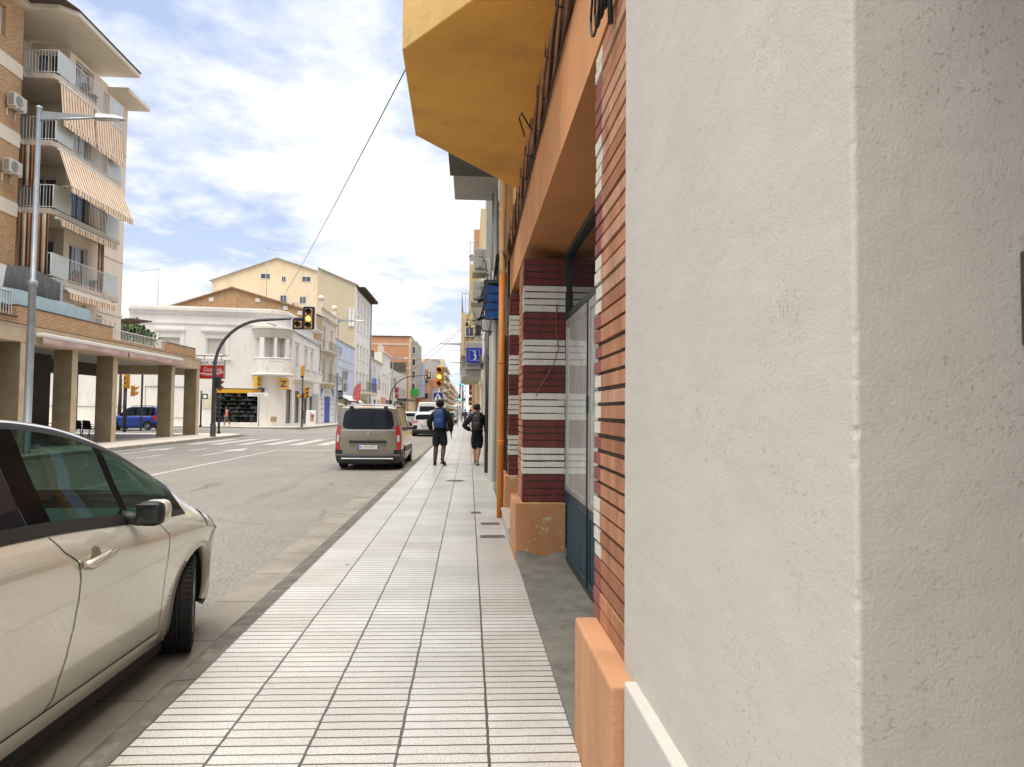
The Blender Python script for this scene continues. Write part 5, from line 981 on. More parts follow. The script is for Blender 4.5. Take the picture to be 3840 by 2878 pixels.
b = MB(); b.tube([(.455,17.0,0.0),(.455,17.0,3.1)], .055, BLK, 10); b.lathe([(.056,0),(.066,.02),(.066,.5),(.056,.52)], (.455,17.0,.0), BLK, 10); tag(b.build('black_pipe'), 'black downpipe standing by the doorway right of the hooded walker', 'pipe')
b = MB(); rnd = random.Random(8)
for k in range(9): b.tube([(.50-.01*k, 11.2+i*.62, 4.25-.035*i+.05*math.sin(i*1.3+k)-.03*k) for i in range(16)], .012, CABK, 5)
tag(b.build('wall_cables'), 'sagging black cables clipped along the grey building wall', 'cables')
# blue vinyl canopy
cn = empty('blue_canopy', (.4,13,3.5), 'glossy blue ribbed canopy in a dark frame above a shop door', 'canopy'); BV = mat('blue_vinyl', (0.012,0.085,0.33), .18, .2, 1.2, coat=.6)
cp = [(.52,3.80),(.33,3.78),(.27,3.62),(.245,3.42),(.235,3.24),(.26,3.16),(.52,3.14)]
b = MB()
for k in range(3):
    y0, y1 = 12.3+k*.62, 12.3+k*.62+.6
    for (x0,z0),(x1,z1) in zip(cp[:-1],cp[1:]): b.face([(x0,y0,z0),(x1,y0,z1),(x1,y1,z1),(x0,y1,z0)], BV, smooth=False)
for i, (z0, z1) in enumerate(((3.63,3.755),(3.47,3.61),(3.33,3.45),(3.17,3.31))): x0 = (.30,.275,.262,.26)[i]; x1 = (.275,.262,.255,.265)[i]; b.face([(x1,12.298,z0),(.51,12.298,z0),(.51,12.298,z1),(x0,12.298,z1)], BV)
b.build('vinyl', cn); b = MB()
for y in (12.31,14.15):
    b.tube([(x,y,z) for x,z in cp], .014, BLK, 5)
    for z, x in ((3.62,.285),(3.46,.262),(3.32,.25)): b.tube([(x,y-.012,z),(.51,y-.012,z)], .012, BLK, 5)
b.box(.24,.52,12.27,14.2,3.80,3.86,mat('dark_grey_trim',(.05,.06,.07),.5)); b.build('frame', cn)
b = MB()
for z in (3.53,3.2): b.obox((.20,12.6,z), Vector((.06,.05,.03)), Vector((0,.05,0)), Vector((-.01,0,.02)), BLK); b.tube([(.25,12.5,z+.25),(.19,12.55,z+.02)], .012, BLK, 5)
tag(b.build('floodlights'), 'pair of small black floodlights on arms in front of the blue canopy', 'lamps')
def ac_r(x0, x1, y, z0, z1, label):
    t = empty('air_conditioner', (x1,y,z0), label, 'air conditioner', 'air conditioners beside the blue canopy'); AC2 = mat('grey_casing', (0.36,0.36,0.335), .5, .06, 3, dirt=.3)
    b = MB(); b.box(x0,x1,y,y+.85,z0,z1,AC2); b.build('casing', t, bevel=.02, bseg=2)
    b = MB(); b.box(x0+.10,x0+.19,y-.03,y,z0+.05,z0+(z1-z0)*.45,AC2); b.box(x0+.09,x0+.2,y-.014,y,z0+(z1-z0)*.6,z0+(z1-z0)*.9,AC2); b.build('valve_cover', t, bevel=.01)
    b = MB(); b.box(x0-.04,.52,y+.1,y+.14,z0-.06,z0-.01,OWH); b.box(x0-.04,.52,y+.65,y+.69,z0-.06,z0-.01,OWH); b.box(x0-.04,x0+.3,y+.02,y+.8,z0-.10,z0-.061,mat('drip_tray',(.40,.38,.32),.7,.1,3)); b.build('bracket', t)
    b = MB(); b.tube([(x1-.05,y-.01,z0+.2),(x1+.06,y-.02,z0+.24),(.47,y,z0+.1),(.49,y+.02,z0-.5)], .012, FRW, 6); b.tube([(x0+.2,y-.02,z0+.3),(x1,y-.03,z0+.1),(.44,y,z0-.45)], .010, CABK, 5); b.build('hose', t)
ac_r(.088, .375, 17, 5.05, 5.54, 'upper grey air conditioner with curled white hoses'); ac_r(.063, .33, 17, 4.29, 4.74, 'lower grey air conditioner next to the blue canopy')
b = MB(); b.box(.08,.40,22.3,22.36,4.3,4.9,GRY); b.box(.41,.52,19.9,22.9,3.15,3.9,WSG); b.box(.43,.52,16.5,19.85,2.85,3.6,mat('slate_fascia',(.10,.12,.125),.5)); b.build('sign_fascia', g1, bevel=.01)
# wrought iron bracket
b = MB()
for z in (4.42,4.17,3.95): b.box(-.12,.52,22,22.03,z-.012,z+.012,BLK)
for pts in ([(-.10,4.42),(-.02,4.62),(.06,4.80),(.14,4.62),(.22,4.44)],[(0,4.17),(.04,4.36),(.12,4.40),(.2,4.36),(.26,4.17)],[(-.1,4.4),(-.08,4.1),(-.05,3.85),(-.1,3.7),(-.12,3.86)],[(.05,3.78),(.2,3.94),(.32,3.86),(.5,3.7)],[(.3,4.42),(.27,4.28),(.36,4.15),(.3,3.97)],[(-.1,4.3),(-.02,4.24),(.0,4.15),(.05,4.0)]): b.tube([(x,22.015,z) for x,z in pts], .011, BLK, 5)
b.ball((-.10,22.0,4.28),.045,.045,.07,BLK); b.tube([(.5,22,4.6),(.44,22,4.2),(.5,22,3.6)], .03, BLK, 6); tag(b.build('iron_bracket'), 'ornate black wrought iron sign bracket on the right hand houses', 'bracket')
# blue square sign with pale dancing figure
bs = empty('blue_sign', (.15,24,3.45), 'square blue projecting sign with a white slender figure', 'sign'); b = MB(); b.box(-.115,.46,24,24.12,3.19,3.71,mat('deep_blue_sign',(.010,.035,.36),.35)); b.build('box', bs); b = MB()
for x0, x1, z0, z1 in ((-.025,.34,3.625,3.632),(-.025,.34,3.275,3.282),(-.025,-.018,3.282,3.625),(.333,.34,3.282,3.625)): b.box(x0,x1,23.994,24,z0,z1,WSG)
b.build('border', bs); b = MB(); b.sweep((0,23.993,0), X3, Z3, Y3, [(.17,3.52),(.20,3.50),(.225,3.44),(.235,3.38),(.22,3.32),(.20,3.29),(.17,3.305),(.12,3.295),(.15,3.325),(.185,3.34),(.185,3.40),(.165,3.455),(.13,3.465),(.155,3.49)], .006, WSG); b.ball((.19,23.995,3.555),.022,.004,.028,WSG,10); b.tube([(.19,23.995,3.59),(.16,23.995,3.60),(.13,23.995,3.585),(.11,23.995,3.56)], .010, WSG, 5); b.build('figure', bs)
b = MB(); b.box(.33,.50,23.6,23.9,3.13,3.44,mat('old_lantern',(.12,.11,.09),.6,.3,6)); b.box(.38,.50,23.6,23.9,3.02,3.125,BLK); tag(b.build('wall_lantern', bevel=.01), 'grimy black box lantern mounted right below the blue figure sign', 'lamp')
g2 = empty('beige_building', (2,27,0), 'beige building with grey enclosed balcony carrying the blue sign', 'building'); b = MB(); wallf(b, (.5,23.05,0), Y3, -X3, 8.9, 0, 8.0, [(1,3.4,.1,2.5),(4.5,6,.1,2.5),(6.8,8.2,.1,2.5)], BEI, .25); b.face([(.5,23.05,4),(3,23.05,4),(3,23.05,8),(.5,23.05,8)], BEI); b.face([(.5,23,8),(.5,32,8),(3,32,8),(3,23,8)], ROOFG); b.build('wall', g2)
b = MB(); b.box(.78,.8,23.5,32,0,2.6,SHU); b.build('shutter', g2)
GB = mat('grey_balcony_box',(0.40,0.385,0.35),.85,.12,2,.2,30,dirt=.4,dirtc=(.22,.2,.17)); b = MB(); b.prism([(.5,24.2),(-.16,24.3),(-.16,27.8),(.5,27.9)], 2.98, 3.12, GB); b.prism([(.5,24.3),(-.12,24.5),(-.12,27.6),(.5,27.8)], 2.72, 2.97, GB); b.box(-.14,.5,24.25,27.7,3.13,3.95,GB); b.build('balcony', g2, bevel=.02)
for y in (23.2, 28.4): b = MB(); b.box(.40,.5,y,y+.9,2.5,2.9,OLD); b.build('corbel', g2, bevel=.03)
b = MB(); b.box(.18,.42,24.5,24.9,3.95,5.1,GRY); b.box(.20,.38,24.49,24.5,4.2,4.9,GLD); b.build('glazed_porch', g2)
# yellow building with stepped bays
yb = empty('yellow_building', (2,40,0), 'tall yellow stained building with stepped bays on the right of the street', 'building'); YB = plaster('stained_yellow',(0.62,0.49,0.28),.55,(.34,.23,.11)); b = MB(); b.box(.45,3,32,50,0,11,YB); b.box(-.41,.45,32,42,4.1,6.05,YB); b.box(-.06,.45,36,48,6.05,9.2,YB); b.box(.25,3,50,62,0,14.8,BRR); b.box(.18,.25,50,62,8,14.8,OLD); b.build('wall', yb)
railing(yb, [(.44,32.05),(-.39,32.05),(-.39,41.9)], 6.05, 7.0, GAL, .15, .008); railing(yb, [(.4,36.05),(-.04,36.05),(-.04,47)], 9.2, 10.4, GAL, .2, .01)
b = MB(); b.box(-.22,.18,31.93,32,4.95,5.4,FRW); f = b.build('window', yb); b = MB(); b.box(-.19,-.03,31.9,31.93,5.0,5.35,GLB); b.box(.0,.15,31.9,31.93,5.0,5.35,GLD); b.build('pane', f)
b = MB(); b.box(-.25,.3,31.2,32,4.35,4.5,GRY); b2 = b.build('balcony', yb); railing(b2, [(-.24,31.25),(.28,31.25)], 4.5,4.86,BLK,.08,.008)
b = MB(); b.box(-.46,-.05,33,41,3.5,4.1,GB); b.box(-.38,.4,32.3,41.5,3.1,3.49,GB); b.build('lower_bay', yb, bevel=.02)
aircon((.17,49.9,12.4),0,'tiny grey air conditioner highest on the far orange house','air conditioners on far walls',(.5,.25,.5)); aircon((.25,49.9,10.6),0,'tiny grey air conditioner second from top on the far orange house','air conditioners on far walls',(.5,.25,.5))
for i, (y0, y1, h, m, lab) in enumerate(((63,90,9.5,OLD,'cream two storey front on the right beyond the yellow building'),(91,140,12,BEI,'beige flats on the right side of the street past the lamp posts'),(141,230,11,CRM,'cream row on the right side far down the street'),(231,420,16,GRY,'grey row on the right side near the end of the street'))): block(.55,9,y0,y1,h,m,lab,floors=4,side=False)
for i, (x0, x1, y0, m, lab) in enumerate(((-.02,.5,62,mat('dark_red_awning',(.16,.02,.025),.7),'dark red shop sign box with white letters on the right hand side'),(-.05,.5,76,BSG,'black and white shop sign box low on the right hand side'))):
    t = empty('shop_sign', (.3,y0,3), lab, 'sign'); z0 = 3.0 if i == 0 else 2.2; b = MB(); b.box(x0,x1,y0,y0+.3,z0,z0+(1.9 if i == 0 else .85),m); b.build('box', t); b = MB(); b.text('CAFE' if i else 'FORN', (x0+.05,y0-.01,z0+.25), X3, Z3, .22, WSG, .4); b.build('lettering', t)
b = MB(); b.lathe([(.45,0),(.42,.25),(.28,.45),(.02,.52)], (.10,58,4.05), BLK, 14); b.tube([(.1,58,4.5),(.5,58,4.6)],.03,BLK,5); tag(b.build('awning_dome'), 'small black domed awning over a shop on the right hand side', 'awning')
# ================================================================== street furniture
def lamp_post(x, y, d, h, label, head=2.75):
    t = empty('street_lamp', (0,0,0), label, 'street lamp', 'tall grey street lamps'); LG = GAL
    b = MB(); b.lathe([(.13,0),(.13,.05),(.115,.06),(.115,5.45),(.15,5.48),(.15,5.62),(.085,5.68),(.075,h)], (0,0,0), LG, 14); b.lathe([(.09,h-.02),(.09,h+.04),(.001,h+.05)], (0,0,0), LG, 12); b.build('pole', t)
    b = MB(); b.tube([(0,0,h-.42),(d*(head-1.0),0,h-.28)], .042, LG, 8); b.face([(0,.012,h-.1),(0,.012,h-.38),(d*(head-1.1),.012,h-.26),(d*(head-1.1),.012,h-.2)][::1], LG); b.face([(0,-.012,h-.1),(0,-.012,h-.38),(d*(head-1.1),-.012,h-.26),(d*(head-1.1),-.012,h-.2)][::-1], LG); b.face([(0,-.012,h-.1),(d*(head-1.1),-.012,h-.2),(d*(head-1.1),.012,h-.2),(0,.012,h-.1)], LG); b.build('arm', t)
    b = MB(); HP = [(0,-.07),(.12,-.15),(.7,-.16),(1.0,-.09),(1.02,0),(1.0,.09),(.7,.16),(.12,.15),(0,.07)]
    for s, z0, z1 in ((1,h-.30,h-.13),):
        lo = [(d*(head-1.02+a), q, z0-.02) for a, q in HP]; hi = [(d*(head-1.02+a*.93+.02), q*.55, z1-.10*(a/1.02)**2) for a, q in HP]; n = len(HP)
        b.face(lo[::-1] if d > 0 else lo, LG); b.face(hi if d > 0 else hi[::-1], LG)
        for i in range(n): j = (i+1) % n; q = [lo[i],lo[j],hi[j],hi[i]]; b.face(q if d > 0 else q[::-1], LG)
    b.build('lamp_head', t, bevel=.012)
    b = MB(); x0, x1 = sorted((d*(head-.6), d*(head-.15))); b.box(x0,x1,-.10,.10,h-.335,h-.3195,mat('lamp_glass',(.55,.57,.55),.2)); b.build('lens', t)
    t.location = (x,y,0); return t
lamp_post(-14.3, 23.36, 1, 11.4, 'tall grey street lamp close behind the beige car, in front of the arcade'); lamp_post(-14.56, 77.2, 1, 11.7, 'grey street lamp before the balcony house and black shop sign'); lamp_post(-14.5, 131.5, 1, 11.75, 'distant grey street lamp by the low white houses on the left', 3.0)
lamp_post(-1.353, 103.7, -1, 11.85, 'grey street lamp on the right hand pavement, nearest of that side', 3.9); lamp_post(-1.2, 143, -1, 11.8, 'thin grey street lamp on the right hand pavement behind the nearest one', 3.6); lamp_post(-1.1, 190, -1, 12.0, 'faint farthest grey street lamp on the right hand pavement', 3.6)
YLW = mat('signal_yellow', (0.58,0.27,0.02), .4, .06, 3); LENSD = mat('dark_lens', (.02,.018,.015), .15); AMB = emit('amber_light', (1.0,.46,.07), 2.0); GRN = emit('green_light', (.05,.85,.55), 4); WLT = emit('white_walk_light', (.55,.65,.55), .5); AMBD = mat('amber_dark', (.25,.11,.02), .3)
def head(parent, o, f, n, lit, body, s=.3, visor=True, name='signal_head'):
    """signal head of n stacked lamps facing direction f"""
    o = Vector(o); f = Vector(f).normalized(); u = Vector((-f.y,f.x,0)); b = MB()
    for k in range(n): b.obox(o+Z3*(s*1.12*(k+.5))-f*s*.35, u*s*.5, Z3*s*.545, f*s*.35, body)
    hd = b.build(name, parent, bevel=.02)
    for k in range(n):
        c = o+Z3*(s*1.12*(k+.5)); b = MB(); b.lathe([(.001,.03),(s*.2,.022),(s*.36,.0)], c, lit.get(k, LENSD), 16, f); b.build('lens', hd)
        if visor:
            b = MB(); ax = [(math.cos(R(a)), math.sin(R(a))) for a in range(-35, 216, 14)]
            for (x0,z0),(x1,z1) in zip(ax[:-1],ax[1:]):
                e0, e1 = .75*s*(.45+.55*max(0,(z0+.6)/1.6)), .75*s*(.45+.55*max(0,(z1+.6)/1.6)); r0 = s*.42
                P = [c+u*x0*r0+Z3*z0*r0, c+u*x1*r0+Z3*z1*r0, c+u*x1*r0+Z3*z1*r0+f*e1, c+u*x0*r0+Z3*z0*r0+f*e0]; b.face(P, body if body is YLW else BLK)
            o2 = b.build('visor', hd); o2.modifiers.new('s','SOLIDIFY').thickness = .008
    return hd
CPOL = mat('charcoal_pole', (.055,.062,.07), .5, .25, 5, dirt=.3, dirtc=(.12,.12,.12))
def gantry(x, y, label, k=1.0, R0=2.9, h=3.6, arm=2.2, back=False):
    t = empty('signal_gantry', (x,y,0), label, 'traffic light', 'arched traffic signal gantries'); b = MB(); P = [(x,y,0),(x,y,h)]+[(x+R0*(1-math.cos(a)), y, h+R0*.98*math.sin(a)) for a in [R(q) for q in range(9,91,9)]]+[(x+R0+arm,y,h+R0+.08)]
    b.tube(P, [.12,.105]+[.085]*(len(P)-3)+[.045], CPOL, 12); b.lathe([(.15,0),(.15,.7),(.12,.75)], (x,y,0), CPOL, 14); b.build('pole', t)
    zc = h+R0-.05; xc = x+R0+arm; s = .34
    b = MB(); L = [(-.62,-.50),(.50,-.50),(.56,-.44),(.56,.68),(.50,.74),(-.02,.74),(-.08,.68),(-.08,.10),(-.55,.10),(-.62,.04)]
    b.sweep((xc,y-.1,zc), X3, Z3, Y3, [(a*1.13-.0,c*1.11-.005) for a, c in L], .03, WSG); b.sweep((xc,y-.13,zc), X3, Z3, Y3, L, .028, BSG); b.build('backboard', t)
    if back:
        for dx, dz, hh in ((.24,.2,.36),(-.32,-.24,.18)): b = MB(); b.box(xc+dx-.16,xc+dx+.16,y-.30,y-.135,zc+dz-hh,zc+dz+hh,mat('pale_housing',(.62,.42,.22),.5)); b.build('signal_housing', t, bevel=.03)
    if not back:
        ly = mat('lens_housing', (.62,.36,.14), .5)
        for dx, dz, lt in ((.24,.46,None),(.24,.08,AMB),(.24,-.28,None),(-.32,-.24,None)):
            c = Vector((xc+dx,y-.13,zc+dz)); b = MB(); b.obox(c+Vector((0,-.02,0)), X3*.19, Z3*.18, Y3*.02, ly); hh = b.build('signal_lamp', t); b = MB(); b.lathe([(.001,.07),(.12,.06),(.145,.04)], c, lt or LENSD, 16, (0,-1,0)); b.build('lens', hh)
            b = MB(); ax = [(math.cos(R(a)), math.sin(R(a))) for a in range(-10, 191, 20)]
            for (x0,z0),(x1,z1) in zip(ax[:-1],ax[1:]): b.face([c+Vector((x0*.16,-.04,z0*.16)),c+Vector((x1*.16,-.04,z1*.16)),c+Vector((x1*.16,-.26,z1*.15)),c+Vector((x0*.16,-.26,z0*.15))], BLK)
            o = b.build('visor', hh); o.modifiers.new('s','SOLIDIFY').thickness = .008
    b = MB(); b.box(x+.10,x+.40,y-.12,y+.12,1.95,2.75,BLK) if False else b.box(x+.12,x+.36,y-.2,y+.1,2.6,3.25,BLK); b.build('side_box', t, bevel=.03)
    return t
gantry(-13.8, 38.3, 'dark arched pole carrying an amber lit L shaped traffic signal over the road', 1, 2.7, 3.75, 2.05); gantry(-13.4, 118, 'second far arched traffic signal pole by the salmon shopfront', 1, 4.1, 3.4, 2.2, True)
def sigpole(x, y, h, label, heads, z0=0.0, pm_=None):
    t = empty('traffic_light', (x,y,z0), label, 'traffic light', 'pole mounted traffic lights'); b = MB(); b.tube([(x,y,z0),(x,y,h)], .07, pm_ or BLK, 10); b.lathe([(.11,0),(.11,.05),(.07,.2)], (x,y,z0), pm_ or BLK, 10); b.build('pole', t)
    for (dx,dy,z,f,n,lit,body,s) in heads:
        hd = head(t, (x+dx,y+dy,z), f, n, lit, body, s)
    return t
sigpole(-21.5, 44.7, 2.75, 'black signal pole with two yellow heads seen side on behind the cafe chairs', [(0,0,2.72,(-1,-.1,0),3,{},YLW,.27),(.5,.1,2.25,(1,.2,0),2,{},YLW,.3)])
sigpole(-14.45, 60.9, 4.5, 'black signal pole with yellow heads in front of the stone balcony', [(0,.06,4.45,(0,1,0),3,{},YLW,.27),(.35,.1,2.5,(.7,-.7,0),3,{},YLW,.3),(-.3,.2,2.5,(-.9,.5,0),1,{},YLW,.3)])
sigpole(-21.9, 58.0, 3.0, 'grey signal pole with a white lit walking figure beside the arcade end', [(.30,0,2.3,(.3,-1,0),1,{0:WLT},BLK,.40)], .06)
sigpole(-15.15, 43.0, 2.4, 'short signal pole with yellow and black heads right of the hanging bar sign', [(0,0,2.6,(.9,-.4,0),2,{},YLW,.3),(.05,-.05,1.85,(.9,-.4,0),1,{},BLK,.3)])
tl = sigpole(-1.50, 35.0, 2.7, 'yellow traffic light showing amber above the blue crossing sign on the right kerb', [(0,0,2.72,(-.25,-1,0),3,{1:AMB},YLW,.31)], 0, GAL)
t = empty('crossing_sign', (-1.56,34.85,2.2), 'square blue pedestrian crossing sign below the amber traffic light', 'sign'); b = MB(); b.box(-1.81,-1.31,34.86,34.885,1.98,2.46,WSG); b.build('plate', t, bevel=.01); b = MB(); b.box(-1.795,-1.325,34.853,34.86,1.995,2.445,mat('traffic_blue',(.008,.03,.26),.4)); b.build('blue_field', t); b = MB(); b.face([(-1.775,34.850,2.02),(-1.345,34.850,2.02),(-1.56,34.850,2.41)], WSG)
for i in range(6): b.face([(-1.74+.062*i,34.8485,2.03),(-1.715+.062*i,34.8485,2.03),(-1.70+.053*i,34.8485,2.09),(-1.715+.053*i,34.8485,2.09)], BSG)
b.sweep((0,34.848,0), X3, Z3, Y3, [(-1.585,2.27),(-1.54,2.27),(-1.50,2.18),(-1.52,2.17),(-1.545,2.21),(-1.535,2.14),(-1.49,2.05),(-1.52,2.045),(-1.56,2.12),(-1.61,2.045),(-1.64,2.055),(-1.585,2.15),(-1.59,2.20),(-1.62,2.17),(-1.635,2.185)], .002, BSG); b.lathe([(.001,.002),(.024,.002)], (-1.56,34.85,2.305), BSG, 12, (0,-1,0)); b.build('pictogram', t)
t = empty('striped_post', (-1.2,73,0), 'grey post with a blue and white slanted stripe panel on the right pavement', 'post'); b = MB(); b.tube([(-1.2,73,0),(-1.2,73,3.2)], .06, GAL, 8); b.build('post', t); b = MB(); b.box(-1.28,-1.12,72.9,72.94,2.25,3.3,WSG)
for k in range(3): b.face([(-1.28,72.895,2.55+.25*k),(-1.12,72.895,2.65+.25*k),(-1.12,72.895,2.79+.25*k),(-1.28,72.895,2.69+.25*k)], BLS2)
b.build('panel', t)
sigpole(-.98, 98.5, 5.3, 'slim black signal pole showing green far along the right pavement', [(0,0,5.1,(0,-1,0),3,{0:GRN},BLK,.32),(-.35,0,3.0,(0,-1,0),3,{0:GRN},BLK,.28),(.3,0,3.0,(0,-1,0),1,{},BLK,.3)])
t = empty('dumpster', (-2.0,74,-.12), 'dark green wheeled rubbish container at the right kerb', 'dumpster'); DG = mat('dumpster_green',(.018,.075,.03),.5,.1,2); b = MB(); b.face([(-2.35,73,.12),(-1.72,73,.12),(-1.6,73,1.15),(-2.45,73,1.15)], DG); b.prism([(-2.35,73.01),(-1.7,73.01),(-1.6,74.6),(-2.4,74.6)], .1, 1.15, DG); b.build('body', t, bevel=.03); b = MB(); b.prism([(-2.5,72.95),(-1.58,72.95),(-1.58,74.65),(-2.5,74.65)], 1.16, 1.38, mat('dumpster_lid',(.012,.05,.02),.5)); b.build('lid', t, bevel=.06, bseg=2)
for x, y in ((-2.3,73.15),(-1.78,73.15),(-2.3,74.4),(-1.78,74.4)): b = MB(); b.lathe([(.001,-.04),(.11,-.04),(.11,.04),(.001,.04)], (x,y,-.01), BLK, 12, (1,0,0)); b.build('wheel', t)
t = empty('parasol', (-.9,165,0), 'wide cream terrace parasol far along the right pavement', 'parasol'); b = MB(); b.lathe([(2.6,2.7),(1.6,3.05),(.05,3.5)], (-1.6,165,0), mat('cream_canvas',(.66,.60,.50),.8), 12); b.build('canopy', t); b = MB(); b.tube([(-1.6,165,0),(-1.6,165,3.5)],.05,GAL,6); b.build('pole', t)
# overhead wires
def wire(p, q, sag, label, r=.012):
    b = MB(); p, q = Vector(p), Vector(q); b.tube([p.lerp(q,t)-Z3*sag*4*t*(1-t) for t in [i/24 for i in range(25)]], r, CABK, 5, cap=False); tag(b.build('overhead_wire'), label, 'wire')
wire((-.58,6.6,4.95), (-17.8,61.0,9.45), .5, 'thin overhead wire from the ochre balcony across to the corner house', .006); wire((.2,60,9.5), (-16.4,150,8.2), .8, 'thin overhead wire crossing the street in front of the brick flats', .02); wire((.2,61,9.7), (-16.4,125,7.6), 1.0, 'second thin overhead wire just below the first across the street', .02); wire((.2,90,7.5), (-13,160,7.0), .6, 'faint low overhead wire near the green signal', .02)
# manhole and grates in the pavement
b = MB(); b.lathe([(.001,.004),(.17,.004),(.17,.002)], (-.28,15.0,0), mat('cast_iron',(.10,.095,.085),.6,.2,20), 24); b.lathe([(.18,.0045),(.20,.0045)], (-.28,15,0), KERB, 24); tag(b.build('manhole_cover'), 'round iron manhole cover in the pavement behind the walkers', 'cover')
for x, y, w, lb in ((.30,8.35,.30,'grey slotted grate flush in the pavement, nearest the plinth'),(.30,9.3,.26,'grey slotted grate flush in the pavement by the downpipe foot'),(.12,10.3,.16,'small grey grate flush in the pavement left of the downpipe')):
    b = MB(); b.box(x-w/2,x+w/2,y-.09,y+.09,.001,.0045,mat('grate_steel',(.17,.16,.145),.5,.2,15)); 
    for k in range(4): b.box(x-w/2+.02,x+w/2-.02,y-.07+.04*k,y-.055+.04*k,.0046,.0055,BLK)
    tag(b.build('drain_grate'), lb, 'grate', 'small grates in the pavement')
# ================================================================== VEHICLES
def pchip(xs, ys):
    xs, ys = np.array(xs, float), np.array(ys, float); h = np.diff(xs); d = np.diff(ys)/h; n = len(xs); m = np.zeros(n); m[0], m[-1] = d[0], d[-1]
    for i in range(1, n-1): m[i] = 0 if d[i-1]*d[i] <= 0 else (2*h[i]+h[i-1]+h[i]+2*h[i-1])/((2*h[i]+h[i-1])/d[i-1]+(h[i]+2*h[i-1])/d[i])
    def f(x):
        x = min(max(x, xs[0]), xs[-1]); i = min(max(int(np.searchsorted(xs, x))-1, 0), n-2); t = (x-xs[i])/h[i]
        return float(ys[i]*(1+2*t)*(1-t)**2+h[i]*m[i]*t*(1-t)**2+ys[i+1]*t*t*(3-2*t)+h[i]*m[i+1]*t*t*(t-1))
    return f
FR = [0,.12,.28,.5,.7,.86,.94,1.0]; VR = [0,.15,.30,.5,.7,.85,.93,1.0]
class Shape:
    """car body as a smooth surface: y along the car (0 tail), v from sill (0) over belt (1) and roof rail (2) to the roof middle (3)"""
    def __init__(s, sp):
        s.sp = sp; L, W = sp['L'], sp['W']; s.pl = pchip(*zip(*sp['plan'])); s.be = pchip(*zip(*sp['belt'])); s.rw = pchip([q[0] for q in sp['rail']], [q[1] for q in sp['rail']]); s.rz = pchip([q[0] for q in sp['rail']], [q[2] for q in sp['rail']]); s.cz = pchip(*zip(*sp['mid'])); s.wr = sp['wr']; s.cache = {}
    def rows(s, y):
        k = round(y, 4)
        if k not in s.cache:
            p = s.pl(y)*s.sp['W']/2; bz = s.be(y); sl = s.sp['sill']; w = [p*q for q in s.wr]; z = [sl+f*(bz-sl) for f in FR]; rw, rz, cz = s.rw(y), s.rz(y), s.cz(y); rz = max(rz, bz+.01); cz = max(cz, rz+.002)
            V = VR+[1.5,2.0,2.3,2.65,3.0]; w += [w[-1]*.47+rw*.53+.012, rw, rw*.80, rw*.42, 0.0]; z += [(bz+rz)/2, rz, rz+(cz-rz)*.55, rz+(cz-rz)*.9, cz]
            s.cache[k] = (pchip(V, w), pchip(V, z))
        return s.cache[k]
    def S(s, y, v, off=0.0):
        a, c = s.rows(y); x, z = a(v), c(v)
        if off:
            e = .02; v2 = min(v+e, 3.0); v1 = max(v-e, 0); tx, tz = a(v2)-a(v1), c(v2)-c(v1); l = math.hypot(tx, tz) or 1; x += off*tz/l; z -= off*tx/l
        return x, y, z
    def v_of(s, y, z):
        lo, hi = 0, 2.0
        for _ in range(26):
            m = (lo+hi)/2
            if s.rows(y)[1](m) < z: lo = m
            else: hi = m
        return lo
    def cap(s, t, v, off=0.0):
        a, c = s.rows(0.0); w, z = a(v), c(v); return (t*w, -s.sp['bulge']*(1-t*t)*(1-abs(v-.9)*.25)-s.sp.get('lean',0)*0-off, z+(s.cz(0)-s.rz(0))*(1-t*t)*(v/2)**2)
def fr_(a, b, n): return [a+(b-a)*i/n for i in range(n+1)]
PLATE = mat('plate_white', (.72,.73,.74), .4); TYRE = mat('tyre_rubber', (.009,.009,.0095), .75, .2, 12, .3, 60, dirt=.25, dirtc=(.03,.028,.025)); RIM = mat('alloy', (.42,.42,.43), .3, .08, 4, metal=.8); BPL = mat('black_trim', (.012,.012,.013), .5, .15, 8)
BGL = mat('black_gloss', (.006,.006,.007), .12, .1, 3, spec=.05); REDL = mat('red_lamp', (.45,.01,.012), .12, .1, 6, coat=1.0); CLRL = mat('clear_lamp', (.55,.55,.56), .1, .1, 6, coat=1.0); CARG = glassmat('car_glass', (.40,.55,.49), .0, trans=1, refl=.42); CARD = glassmat('car_dark_glass', (.010,.014,.022), .02, refl=.32); SEAT = mat('dark_seat', (.025,.026,.028), .8)
